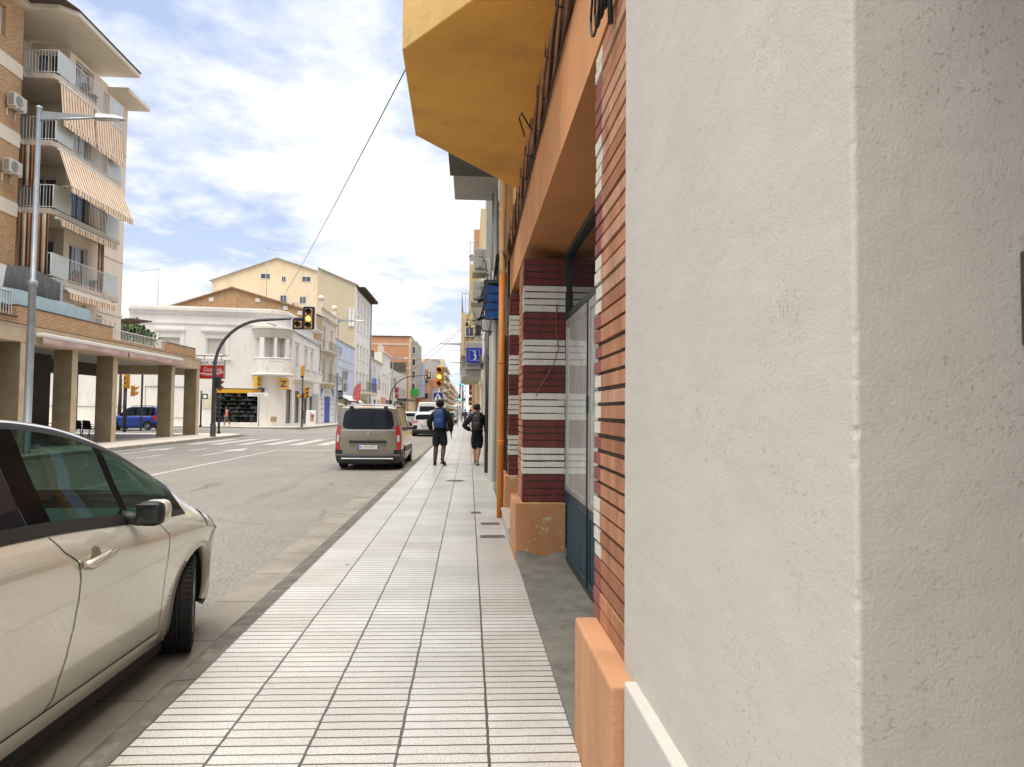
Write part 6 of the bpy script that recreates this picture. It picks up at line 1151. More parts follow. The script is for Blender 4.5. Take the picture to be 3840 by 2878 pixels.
def wheel(parent, x, y, r, wd, side, steer=0.0, spokes=5, tread=False):
    M = Matrix.Translation(Vector((x,y,r))) @ Matrix.Rotation(steer, 4, 'Z'); T = lambda p: tuple(M @ Vector(p)); hw = wd/2
    def lat(b, prof, m, seg=32): n0 = len(b.v); b.lathe(prof, (0,0,0), m, seg, (side,0,0)); b.v[n0:] = [T(p) for p in b.v[n0:]]
    b = MB(); lat(b, [(r*.66,-hw),(r*.9,-hw*1.02),(r*.985,-hw*.82),(r,-hw*.55),(r,hw*.55),(r*.985,hw*.82),(r*.9,hw*1.02),(r*.66,hw)], TYRE, 48)
    if tread:
        for k in range(60):
            a = 2*math.pi*k/60; ca, sa = math.cos(a), math.sin(a)
            for q in (-.72,.72): n0 = len(b.v); b.obox((q*hw, ca*r*.986, sa*r*.986), Vector((hw*.2,0,0)), Vector((0,-sa,ca))*.009, Vector((0,ca,sa))*.006, TYRE); b.v[n0:] = [T(p) for p in b.v[n0:]]
        for q in (-.36,-.12,.12,.36): lat(b, [(r*.999,(q-.09)*hw),(r*1.012,(q-.085)*hw),(r*1.012,(q+.085)*hw),(r*.999,(q+.09)*hw)], TYRE, 48)
    ty = b.build('wheel', parent); b = MB(); lat(b, [(r*.66,hw*.9),(r*.62,hw*.55),(r*.6,-hw*.2),(.001,-hw*.2)], BPL, 28); lat(b, [(r*.67,hw*.98),(r*.64,hw*.98),(r*.62,hw*.6)], RIM, 28); lat(b, [(.06,hw*.55),(.055,hw*.75),(.001,hw*.76)], RIM, 16)
    for k in range(spokes):
        a = 2*math.pi*k/spokes; n0 = len(b.v); c, s_ = math.cos(a), math.sin(a); b.obox((side*hw*.6, c*r*.34, s_*r*.34), Vector((hw*.12,0,0)), Vector((0,c,s_))*r*.31, Vector((0,-s_,c))*r*.075, RIM); b.v[n0:] = [T(p) for p in b.v[n0:]]
    b.build('rim', ty); return ty
def make_car(name, label, sp, paint, group=None, cat='car', detail=1, steer=0.0, inside=False):
    t = empty(name, (0,0,0), label, cat, group); s = Shape(sp); L = sp['L']; wh = sp['wheels']; Rw = sp['arch']; zw = sp['wr_r']; dy = .03 if detail > 1 else .07
    ny = int(L/dy); ys = fr_(0, L, ny); vs1 = [i/30 for i in range(31)] if detail > 1 else [i/14 for i in range(15)]; trim1, wtop = 1.09, 1.86; yw0, yw1 = sp['win'][0], sp['win'][1]
    body = MB()
    for sd in (1,-1):
        def P(y, v):
            x, yy, z = s.S(y, v)
            return (sd*x, yy, z)
        def D(y, v):
            q = s.S(y, v); return min(math.hypot(q[1]-yc, q[2]-zw)-Rw for yc in wh)
        for i in range(ny):
            for j in range(len(vs1)-1):
                cs = [(ys[i],vs1[j]),(ys[i+1],vs1[j]),(ys[i+1],vs1[j+1]),(ys[i],vs1[j+1])]
                dd = [D(*c) for c in cs]; q = []
                for a_ in range(4):
                    b_ = (a_+1) % 4
                    if dd[a_] >= 0: q.append(P(*cs[a_]))
                    if (dd[a_] < 0) != (dd[b_] < 0):
                        lo, hi = 0.0, 1.0
                        for _ in range(14):
                            mid = (lo+hi)/2; y_, v_ = cs[a_][0]+(cs[b_][0]-cs[a_][0])*mid, cs[a_][1]+(cs[b_][1]-cs[a_][1])*mid
                            if (D(y_, v_) < 0) == (dd[a_] < 0): lo = mid
                            else: hi = mid
                        q.append(P(y_, v_))
                if len(q) > 2: body.face(q if sd == 1 else q[::-1], paint, smooth=True)
        cab = lambda y, v: yw0 < y < yw1 and 1.0 < v < wtop
        body.grid(lambda y, v: (sd*s.S(y,v)[0], *s.S(y,v)[1:]), ys, [1.0,1.09,1.3,1.55,wtop,1.93,2.0], paint, flip=sd < 0, keep=lambda y, v: not cab(y, v))
        ws0, ws1 = sp['screen']
        body.grid(lambda y, v: (sd*s.S(y,v)[0], *s.S(y,v)[1:]), ys, [2.0,2.08,2.3,2.5,2.75,3.0], paint, flip=sd < 0, keep=lambda y, v: not (ws0 < y < ws1 and v > 2.06))
    ts = fr_(-1,1,20); body.grid(lambda u, v: s.cap(u, v), ts, [i/20*2 for i in range(21)], paint, flip=False)
    fv = [i/12*2 for i in range(13)]; body.grid(lambda u, v: (u*s.S(L,v)[0], L+sp['bulge']*.8*(1-u*u), s.S(L,v)[2]), ts, fv, paint, flip=True)
    bo = body.build('body', t); bo.data.polygons.foreach_set('use_smooth', [True]*len(bo.data.polygons))
    b = MB(); b.box(-sp['W']*.445,sp['W']*.445,wh[0]+Rw,wh[1]-Rw,.12,.30,BPL); b.box(-sp['W']*.33,sp['W']*.33,.15,L-.25,.15,.30,BPL); 
    for yc in wh:
        for sd in (1,-1):
            x0 = sd*(sp['W']/2-.36); xo = lambda a: sd*(s.S(min(yc+Rw*math.cos(a),L), .3)[0]-.05); n = 14; A = [R(-15+210*k/n) for k in range(n+1)]
            for a, c in zip(A[:-1],A[1:]): q = [(xo(a),yc+Rw*math.cos(a),zw+Rw*math.sin(a)),(xo(c),yc+Rw*math.cos(c),zw+Rw*math.sin(c)),(x0,yc+Rw*math.cos(c),zw+Rw*math.sin(c)),(x0,yc+Rw*math.cos(a),zw+Rw*math.sin(a))]; b.face(q, BPL)
            b.face([(x0,yc+Rw*math.cos(a),zw+Rw*math.sin(a)) for a in A][::sd], BPL)
    b.build('underbody', t)
    for sd in (1,-1):      # side glass, pillars, belt strip
        for k, (ya, yb, kind) in enumerate(sp['panes']):
            n = max(3, int((yb-ya)/.06)); b = MB(); b.grid(lambda y, v: (sd*s.S(y,v,.001)[0], y, s.S(y,v,.001)[2]), fr_(ya,yb,n), [trim1,1.25,1.4,1.55,1.7,1.8,wtop], CARG if (kind == 'clear' and inside) else CARD, flip=sd < 0); b.build('side_window', t)
        gaps = [yw0]+[q for pn in sp['panes'] for q in pn[:2]]+[yw1]; b = MB()
        for ya, yb in zip(gaps[::2], gaps[1::2]):
            if yb-ya > .005: b.grid(lambda y, v: (sd*s.S(y,v,.003)[0], y, s.S(y,v,.003)[2]), fr_(ya,yb,max(2,int((yb-ya)/.05))), [trim1-.02,1.3,1.55,1.75,wtop+.01], BGL, flip=sd < 0)
        b.grid(lambda y, v: (sd*s.S(y,v,.004)[0], y, s.S(y,v,.004)[2]), fr_(yw0,yw1,40), [1.0,1.05,trim1+.005], BPL, flip=sd < 0); b.grid(lambda y, v: (sd*s.S(y,v,.004)[0], y, s.S(y,v,.004)[2]), fr_(yw0,yw1,40), [wtop-.005,1.9,1.935], BPL, flip=sd < 0); b.build('window_trim', t)
        for yc, st in ((wh[0],0),(wh[1],steer)): wheel(t, sd*(sp['W']/2-.02-sp['tw']/2-(.035 if st else 0)), yc, zw if zw < .36 else .34, sp['tw'], sd, st, tread=(detail > 1 and st != 0))
        # mirror
        ym = sp['mirror']; x0, _, zm = s.S(ym, 1.12); b = MB(); b.sball((sd*(x0+.178), ym+.02, zm+.006), .068, .050, .064, paint, 3.4); b.v = [(x, y, z) for x, y, z in b.v]; mr = b.build('mirror', t)
        b = MB(); b.sball((sd*(x0+.172), ym-.045, zm+.002), .068, .045, .066, BPL, 3.8); mg = b.build('mirror_housing', mr); b = MB(); b.obox((sd*(x0+.172), ym-.086, zm+.005), Vector((.054,0,0)), Vector((0,.003,0)), Vector((-.008,.0,.050)), mat('mirror_dark_reflection',(.02,.022,.024),.05,.02,2)); b.build('mirror_glass', mg, bevel=.03, bseg=3); b = MB(); b.tube([(sd*(x0-.02),ym+.01,zm-.02),(sd*(x0+.1),ym,zm-.04)], .035, BPL, 8); b.build('mirror_arm', mr)  # near-black mirror glass: the dark reflection is put into its colour
    b = MB(); ws0, ws1 = sp['screen']
    for sd in (1,-1): b.grid(lambda y, v: (sd*s.S(y,v)[0], y, s.S(y,v)[2]), fr_(ws0,ws1,16), [2.06,2.2,2.4,2.6,2.8,3.0], CARG if inside else CARD, flip=sd < 0)
    b.build('windscreen', t)
    # rear: window, lamps, bumper, plate
    rwv = sp['rearwin']; b = MB(); b.grid(lambda u, q: s.cap(u*rwv[2]*(1-abs(q)**7)**.22, rwv[0]+(rwv[1]-rwv[0])*(q+1)/2, .006), fr_(-1,1,18), [-1,-.985,-.95,-.9,-.8,-.5,0,.5,.8,.9,.95,.985,1], CARD); ob = b.build('rear_window', t)
    lv = sp['lamp']
    for sd in (1,-1):
        b = MB(); v0, v1, t0 = lv; b.grid(lambda u, v: s.cap(sd*u, v, .012), [t0,(t0+1)/2,.995], fr_(v0,v1,6), REDL, flip=sd < 0); b.grid(lambda y, v: (sd*s.S(y,v,.012)[0], y, s.S(y,v,.012)[2]), [0,.08,.16,.20], fr_(v0,v1,6), REDL, flip=sd < 0); tlm = b.build('tail_lamp', t)
        b = MB(); b.grid(lambda u, v: s.cap(sd*u, v, .016), [t0+.02,(t0+1)/2,.97], fr_(v0+(v1-v0)*.30,v0+(v1-v0)*.55,3), CLRL, flip=sd < 0); b.build('reverse_lamp', tlm)
        b = MB(); b.grid(lambda y, v: (sd*s.S(y,v,.008)[0], y, s.S(y,v,.008)[2]), fr_(L-.55,L-.12,8), [.86,.93,1.0,1.2,1.45], CLRL, flip=sd < 0); b.build('headlamp', t)
    b = MB(); bm_ = sp.get('bumper_mat', BPL); b.grid(lambda u, v: s.cap(u, v, .045), fr_(-1,1,14), [0,.1,.2,sp['bumper']], bm_); b.grid(lambda u, v: (s.cap(u, sp['bumper'])[0], s.cap(u, sp['bumper'])[1]-.045*(1-v), s.cap(u, sp['bumper'])[2]), fr_(-1,1,14), [0,1], bm_, flip=False)
    for sd in (1,-1): b.grid(lambda y, v: (sd*s.S(y,v,.014)[0], y, s.S(y,v,.014)[2]), fr_(-.0,max(.1,wh[0]-Rw-.02),5), [0,.1,.2,sp['bumper']], bm_, flip=sd < 0)
    b.build('rear_bumper', t)
    px, pz = .26, sp['plate_z']; yb = s.cap(0, s.v_of(0, pz))[1]-.03; b = MB(); b.box(-px,px,yb-.02,yb+.02,pz-.055,pz+.055,PLATE); b.box(-px,-px+.045,yb-.0215,yb-.02,pz-.053,pz+.053,mat('plate_blue',(.02,.07,.42),.4)); b.text(sp['plate'], (-px+.06,yb-.022,pz-.034), X3, Z3, .075, BSG, .42); b.build('number_plate', t)
    if inside:
        b = MB(); b.box(-.74,.74,.9,L-1.0,.30,.34,SEAT); b.build('floor', t)
        b = MB(); b.prism([(-.74,L-1.75),(.74,L-1.75),(.74,L-.75),(-.74,L-.75)], .55, .97, mat('teal_dashboard',(.055,.085,.085),.7)); b.build('dashboard', t, bevel=.09, bseg=4)
        b = MB(); c = Vector((-.37,L-1.92,.93)); nrm = Vector((0,-.85,.5)).normalized(); uu = X3; vv = nrm.cross(uu); b.tube([c+(uu*math.cos(a)+vv*math.sin(a))*.185 for a in fr_(0,2*math.pi,24)], .016, SEAT, 8, cap=False); b.ball(c-nrm*.04,.07,.04,.06,SEAT); b.tube([c-nrm*.05,c-nrm*.35],.03,SEAT,6); b.build('steering_wheel', t)
        for x in (-.37,.37):
            b = MB(); b.box(x-.25,x+.25,L-2.65,L-2.15,.36,.52,SEAT); b.obox((x,L-2.72,.82), Vector((.24,0,0)), Vector((0,.06,.0)), Vector((0,-.10,.36)), SEAT); b.obox((x,L-2.84,1.30), Vector((.13,0,0)), Vector((0,.05,0)), Vector((0,-.02,.10)), SEAT); b.build('seat', t, bevel=.06, bseg=3)
        b = MB(); b.box(-.62,.62,.9,1.3,.36,.98,SEAT); b.build('rear_seat', t, bevel=.08, bseg=2)
    return t, s
def paintm(name, c, metal=.35, rough=.28): 
    m = mat(name, c, rough, .03, 1.0, 0, metal=metal, coat=1.0); return m
WR = [.885,.935,.952,.962,.984,1.0,.974,.935]
MPV = dict(L=4.34, W=1.80, sill=.17, bulge=.16, wr=WR, plan=[(0,.80),(.12,.90),(.4,.97),(1.0,1.0),(3.3,1.0),(3.75,.99),(4.0,.96),(4.2,.865),(4.34,.66)],
  belt=[(0,.95),(.3,1.02),(1.0,1.09),(1.95,1.055),(3.0,.965),(3.6,.925),(4.0,.86),(4.2,.78),(4.34,.62)],
  rail=[(0,.64,1.0),(.12,.61,1.26),(.35,.58,1.46),(.9,.575,1.54),(2.0,.575,1.562),(2.4,.58,1.528),(2.62,.59,1.485),(2.94,.615,1.393),(3.29,.655,1.24),(3.62,.70,1.075),(3.78,.71,.995),(4.0,.67,.925),(4.2,.58,.84),(4.34,.42,.69)],
  mid=[(0,1.02),(.12,1.3),(.35,1.5),(.9,1.572),(1.8,1.59),(2.3,1.575),(2.7,1.535),(3.1,1.40),(3.5,1.20),(3.85,1.025),(4.05,.965),(4.25,.87),(4.34,.72)],
  wheels=(.83,3.68), arch=.368, wr_r=.322, tw=.205, win=(.45,3.52), panes=[(.75,1.93,'dark'),(2.10,2.74,'clear'),(2.82,3.40,'clear')], screen=(2.45,3.78), mirror=2.76, rearwin=(1.25,1.9,.8), lamp=(.72,1.0,.62), bumper=.36, plate_z=.78, plate='4182 JRB')
BEIGE = paintm('champagne_paint', (.70,.67,.585), .3, .16)
bc, bs_ = make_car('parked_car', 'champagne beige car with black window trim parked at the kerb in the foreground', MPV, BEIGE, 'cars along the right kerb', detail=2, steer=R(19), inside=True)
def on_side(path, name, parent, m, w=.006, off=.0025, sh=bs_):
    b = MB()
    for (y0,z0),(y1,z1) in zip(path[:-1], path[1:]):
        n = max(1, int(math.hypot(y1-y0,z1-z0)/.04)); d = Vector((y1-y0,z1-z0)).normalized(); nx, nz = -d.y*w/2, d.x*w/2
        for i in range(n):
            q = []
            for tt, sg in ((i/n,-1),((i+1)/n,-1),((i+1)/n,1),(i/n,1)): y, z = y0+(y1-y0)*tt+sg*nx, z0+(z1-z0)*tt+sg*nz; v = sh.v_of(y, z); q.append(sh.S(y, v, off))
            b.face(q, m)
    return b.build(name, parent)
GAPM = mat('panel_gap', (.008,.008,.008), .8); BY = 1.16
dl = [(y-BY, z) for y, z in ((3.19,1.045),(3.24,.97),(3.335,.905),(3.375,.82),(3.385,.72),(3.375,.60),(3.33,.47),(3.285,.39),(3.26,.32),(3.20,.285))]
on_side(dl, 'door_gap', bc, GAPM); on_side([(y-BY, z) for y, z in ((4.24,.945),(4.31,.86),(4.335,.70),(4.33,.50),(4.31,.35),(4.30,.29))], 'door_gap', bc, GAPM, .005); on_side([(y-BY,.283) for y in (1.9,2.6,3.4,4.3)], 'sill_gap', bc, GAPM, .007)
on_side([(5.04-BY,.70),(5.10-BY,.74),(5.20-BY,.77)], 'bumper_gap', bc, GAPM, .005)
b = MB(); hy, hz = 3.50-BY, .895; v0 = bs_.v_of(hy, hz); x0 = bs_.S(hy, v0)[0]
b.tube([(x0+.004,hy-.13,hz-.012),(x0+.032,hy-.115,hz-.010),(x0+.040,hy-.02,hz+.0),(x0+.034,hy+.085,hz+.012),(x0+.004,hy+.115,hz+.016)], [.021,.025,.024,.021,.013], mat('handle_paint',(.56,.52,.42),.18,.03,2,metal=.5,coat=1.0), 10); b.build('door_handle', bc)
b = MB(); b.ball((x0-.028,hy-.015,hz), .036,.082,.066, mat('handle_recess_shade',(.20,.185,.14),.35,.05,2,metal=.3), 16); b.build('handle_recess_shade', bc)  # darker dome paints in the shade of the hollow behind the handle
for sd in (1,):
    b = MB(); n = 40; zc, yc, Ra = .322, 3.68, .368
    for k in range(n):
        q = []
        for a, o in ((R(-12+205*k/n),0),(R(-12+205*(k+1)/n),0),(R(-12+205*(k+1)/n),1),(R(-12+205*k/n),1)):
            y, z = yc+Ra*math.cos(a), zc+Ra*math.sin(a); x = bs_.S(min(y,4.34), bs_.v_of(min(y,4.34), max(z,.17)))[0]; q.append((x-(.05 if o else -.006), y-.004*o*math.cos(a), z-.004*o*math.sin(a)))
        b.face(q, BEIGE, smooth=True)
        q = []
        for a, o in ((R(-12+205*k/n),0),(R(-12+205*(k+1)/n),0),(R(-12+205*(k+1)/n),1),(R(-12+205*k/n),1)):
            r_ = Ra+.052*o; y, z = yc+r_*math.cos(a), zc+r_*math.sin(a); yy = min(y,4.34); q.append((bs_.S(yy, bs_.v_of(yy, max(z,.17)))[0]+(.0015 if o else .006), y, max(z,.165)))
        b.face(q[::-1], BEIGE, smooth=True)
    b.build('arch_lip', bc)
bc.location = (-2.69, 1.16, -.12)
# grey-brown people carrier in front
VAN = dict(L=4.38, W=1.80, sill=.20, bulge=.10, wr=[.93,.97,.99,1.0,1.0,.995,.985,.975], plan=[(0,.965),(.1,.99),(.5,1.0),(3.4,1.0),(3.9,.93),(4.2,.8),(4.38,.6)],
  belt=[(0,1.06),(.5,1.08),(2.5,1.05),(3.3,1.02),(3.9,.93),(4.2,.82),(4.38,.66)], rail=[(0,.735,1.66),(.08,.72,1.725),(.4,.70,1.755),(1.5,.70,1.77),(2.4,.70,1.74),(2.8,.70,1.62),(3.3,.74,1.30),(3.6,.76,1.08),(4.0,.68,.97),(4.2,.6,.88),(4.38,.42,.72)],
  mid=[(0,1.705),(.08,1.765),(.4,1.80),(1.5,1.815),(2.4,1.79),(2.8,1.68),(3.3,1.36),(3.65,1.10),(4.0,1.02),(4.25,.92),(4.38,.76)], wheels=(.78,3.51), arch=.36, wr_r=.32, tw=.205, win=(.22,3.3), panes=[(.35,1.15,'dark'),(1.25,2.15,'dark'),(2.25,3.1,'dark')], screen=(2.45,3.6), mirror=2.95, rearwin=(1.05,1.9,.84), lamp=(.42,1.22,.88), bumper=.30, plate_z=.63, plate='6173 KKT')
TAUPE = paintm('taupe_paint', (.25,.218,.17), .3, .2)
vn, vs_h = make_car('people_carrier', 'brown grey people carrier with roof rails parked behind the beige car, seen from the rear', VAN, TAUPE, 'cars along the right kerb', detail=1)
b = MB(); b.grid(lambda u, v: vs_h.cap(u*.93, v, .004), fr_(-1,1,14), [1.0,1.02,1.045], mat('pale_edge',(.50,.48,.45),.3,metal=.4)); b.build('edge_highlight', vn)  # pale strip paints the bright reflection along the tailgate edge
b = MB(); zb = .74; yb = -.105; b.box(-.50,.50,yb-.035,yb+.03,zb+.0,zb+.075,BPL); b.build('tailgate_handle', vn, bevel=.02, bseg=2)
b = MB(); b.prism([(-.7,-.16),(.7,-.16),(.66,-.10),(-.66,-.10)], .30, .335, RIM); b.build('skid_plate', vn, bevel=.008)
b = MB(); b.text('PEUGEOT', (-.16,-.118,.895), X3, Z3, .028, RIM, .32); b.sweep((0,-.118,.98), X3, Z3, Y3, [(-.05,-.03),(-.01,.0),(-.03,.05),(.01,.07),(.04,.05),(.03,.02),(.06,.0),(.03,-.01),(.04,-.05),(.015,-.05),(.0,-.02),(-.03,-.06)], .01, RIM); b.text('PARTNER', (.42,-.105,.80), X3, Z3, .025, RIM, .26); b.build('badge', vn)
for x in (-.5,.42): b = MB(); b.box(x,x+.10,-.10,-.02,1.60,1.74,BPL); b.build('hinge', vn, bevel=.012)
b = MB(); b.box(-.17,.17,-.075,-.02,1.735,1.76,REDL); b.build('brake_lamp', vn)
for sd in (1,-1):
    b = MB(); b.tube([(sd*.66,.25,1.76),(sd*.665,.42,1.865),(sd*.665,1.6,1.88),(sd*.66,2.2,1.86),(sd*.65,2.4,1.76)], .022, BPL, 8); b.build('roof_rail', vn)
    b = MB(); b.grid(lambda y, v: (sd*vs_h.S(y,v,.01)[0], y, vs_h.S(y,v,.01)[2]), fr_(1.2,3.1,10), [.30,.40,.46], BPL, flip=sd < 0); b.build('side_strip', vn)
    b = MB(); b.grid(lambda u, v: vs_h.cap(sd*u, v, .02), [.80,.9,.995], [.28,.36,.42], BPL, flip=sd < 0); b.grid(lambda y, v: (sd*vs_h.S(y,v,.016)[0], y, vs_h.S(y,v,.016)[2]), [0,.2,.4], [.28,.36,.42], BPL, flip=sd < 0); b.build('bumper_corner', vn)
vn.location = (-2.72, 19.0, -.12)
# white crossover beyond, then more traffic
SUV = dict(L=4.1, W=1.78, sill=.22, bulge=.16, wr=WR, plan=[(0,.86),(.12,.93),(.4,.98),(1.0,1.0),(3.2,1.0),(3.7,.94),(3.95,.8),(4.1,.62)], belt=[(0,.98),(.4,1.05),(1.5,1.04),(2.8,.98),(3.4,.95),(3.8,.86),(4.1,.66)],
  rail=[(0,.66,1.37),(.14,.63,1.46),(.4,.62,1.50),(1.0,.61,1.53),(2.0,.61,1.53),(2.4,.62,1.45),(3.0,.68,1.14),(3.3,.70,1.0),(3.7,.64,.93),(4.1,.45,.74)], mid=[(0,1.43),(.14,1.52),(.4,1.56),(1.0,1.58),(2.0,1.57),(2.5,1.46),(3.1,1.14),(3.4,1.02),(3.8,.94),(4.1,.78)],
  wheels=(.72,3.30), arch=.38, wr_r=.33, tw=.205, win=(.35,3.1), panes=[(.55,1.35,'dark'),(1.45,2.35,'dark'),(2.4,2.9,'dark')], screen=(2.2,3.3), mirror=2.5, rearwin=(1.16,1.9,.88), lamp=(.84,1.06,.66), bumper=.34, plate_z=.72, plate='0238 KWJ')
WHITEP = paintm('white_paint', (.70,.71,.72), .0, .2)
sv, sh2 = make_car('parked_car', 'white crossover car parked ahead of the brown grey people carrier', SUV, WHITEP, 'cars along the right kerb'); sv.location = (-2.74,44,-.12)
b = MB(); b.text('V', (-.06,-.19,.88), X3, Z3, .12, BSG, .12); o = b.build('badge', sv); o.matrix_parent_inverse = Matrix.Identity(4); b = MB(); b.tube([(0,.5,1.56),(0,.42,1.85)], .012, BPL, 5); b.ball((0,.5,1.57),.04,.05,.03,BPL); o = b.build('aerial', sv); o.matrix_parent_inverse = Matrix.Identity(4)
def recolour(root, m, old):
    for ch in root.children:
        for c in [ch]+list(ch.children):
            if old.name in [q.name if q else '' for q in c.data.materials]:
                c.data = c.data.copy()
                for i, q in enumerate(c.data.materials):
                    if q == old: c.data.materials[i] = m
def more(label, loc, c, scale=(1,1,1), rz=0.0, metal=.2, group='cars along the street'):
    o = copy_tree(sv); o['label'] = label; o['group'] = group; o.location = loc; o.scale = scale; o.rotation_euler = (0,0,rz); recolour(o, paintm('paint_%d_%d' % (int(loc[0]*10), int(loc[1])), c, metal), WHITEP); return o
more('dark reddish brown car half hidden behind the walker with the blue bag', (-2.45,53,-.12), (.055,.030,.024), (1,1,1.08)); more('dark grey car parked beside the green dumpster', (-2.6,80,-.12), (.03,.035,.04)); more('white car parked just before the nearest right hand lamp post', (-2.5,92,-.12), (.62,.63,.64), metal=0)
more('silver car driving in the far lane left of the white van', (-5.8,68,-.12), (.40,.42,.42)); more('pale silver car in the far lane, the farther one', (-6.4,82,-.12), (.5,.52,.54)); more('small far car waiting near the green street light', (-5.0,120,-.12), (.3,.3,.32))
wv = empty('delivery_van', (-3.6,60,-.12), 'tall white delivery van just beyond the white crossover car', 'van', 'cars along the right kerb'); b = MB(); b.prism([(-4.55,60),(-2.65,60),(-2.6,60.2),(-2.6,64.5),(-2.8,65.4),(-4.4,65.4),(-4.6,64.5),(-4.6,60.2)], .12, 1.2, WHITEP); o = b.build('lower_body', wv, bevel=.05, bseg=2)
b = MB()
V0 = [(-4.55,60.02),(-2.65,60.02),(-2.62,64.2),(-4.58,64.2)]; V1 = [(-4.32,60.12),(-2.88,60.12),(-2.85,63.6),(-4.35,63.6)]
for i in range(4): j = (i+1) % 4; b.face([(*V0[i],1.2),(*V0[j],1.2),(*V1[j],2.25),(*V1[i],2.25)], WHITEP)
b.face([(*p,2.25) for p in V1], WHITEP); b.build('roof', wv, bevel=.04)
b = MB(); b.box(-4.25,-2.95,59.985,60.03,1.35,1.9,CARD); b.build('rear_window', wv); b = MB(); b.box(-3.61,-3.59,59.98,60.0,.3,1.34,BPL); b.build('door_gap', wv)
for x, sd in ((-4.5,-1),(-2.7,1)):
    for y in (60.9,64.2): wheel(wv, x, y, .33, .2, sd)
    b = MB(); b.box(min(x-.06*sd,x+.06*sd),max(x-.06*sd,x+.06*sd),59.96,60.0,.7,1.15,REDL); b.build('tail_lamp', wv)
for ch in wv.children:
    if ch.name.startswith('wheel'): ch.location.z -= .12
# blue tall hatchback down the side street
BOX = dict(L=3.52, W=1.60, sill=.20, bulge=.08, wr=WR, plan=[(0,.93),(.1,.97),(.4,1.0),(2.6,1.0),(3.0,.95),(3.3,.84),(3.52,.7)], belt=[(0,.98),(1.0,.98),(2.4,.94),(2.9,.90),(3.3,.82),(3.52,.68)],
  rail=[(0,.66,1.50),(.08,.64,1.58),(.4,.60,1.62),(1.6,.60,1.62),(2.0,.60,1.55),(2.4,.64,1.25),(2.65,.66,1.02),(3.1,.58,.93),(3.52,.45,.74)], mid=[(0,1.55),(.08,1.62),(.4,1.66),(1.6,1.66),(2.0,1.60),(2.4,1.30),(2.7,1.06),(3.1,.98),(3.52,.80)],
  wheels=(.55,2.9), arch=.34, wr_r=.29, tw=.17, win=(.12,2.55), panes=[(.24,.52,'dark'),(.70,1.40,'dark'),(1.52,2.3,'dark')], screen=(1.8,2.66), mirror=2.1, rearwin=(1.06,1.9,.84), lamp=(.62,1.05,.82), bumper=.38, plate_z=.70, plate='9040 DGV')
BLUEP = paintm('bright_blue_paint', (.010,.060,.42), .3, .25)
bl, _ = make_car('parked_car', 'bright blue tall hatchback standing in the side street behind the arcade columns', BOX, BLUEP, None); bl.location = (-21.85,50.6,-.02); bl.rotation_euler = (0,0,R(90-4))
b = MB(); b.tube([(.56,.3,1.66),(.56,.5,1.71),(.56,1.6,1.71),(.56,1.8,1.64)], .018, BPL, 6); o = b.build('roof_rail', bl); o.matrix_parent_inverse = Matrix.Identity(4); b = MB(); b.tube([(-.56,.3,1.66),(-.56,.5,1.71),(-.56,1.6,1.71),(-.56,1.8,1.64)], .018, BPL, 6); o = b.build('roof_rail', bl); o.matrix_parent_inverse = Matrix.Identity(4)
# ================================================================== PEOPLE
def skinned(name, verts, edges, m, parent, sub=2, root=0):
    me = bpy.data.meshes.new(name); me.from_pydata([v[:3] for v in verts], edges, []); ob = bpy.data.objects.new(name, me); col.objects.link(ob)
    md = ob.modifiers.new('k','SKIN'); md.use_smooth_shade = True; md.branch_smoothing = .6
    for i, v in enumerate(verts):
        sv_ = me.skin_vertices[0].data[i]; sv_.radius = (v[3], v[4] if len(v) > 4 else v[3]); sv_.use_root = (i == root)
    sb = ob.modifiers.new('s','SUBSURF'); sb.levels = sub; sb.render_levels = sub
    dg = bpy.context.evaluated_depsgraph_get(); dg.update(); nm = bpy.data.meshes.new_from_object(ob.evaluated_get(dg)); bpy.data.objects.remove(ob); bpy.data.meshes.remove(me)
    nm.name = name; nm.materials.clear(); nm.materials.append(m); nm.polygons.foreach_set('use_smooth', [True]*len(nm.polygons))
    o2 = bpy.data.objects.new(name, nm); col.objects.link(o2); o2.parent = parent; return o2
def chain(V, E, start, pts):
    p = start
    for q in pts: V.append(q); E.append((p, len(V)-1)); p = len(V)-1
    return p
def cloth(name, c): return mat(name, c, .95, .15, 7, .35, 30)
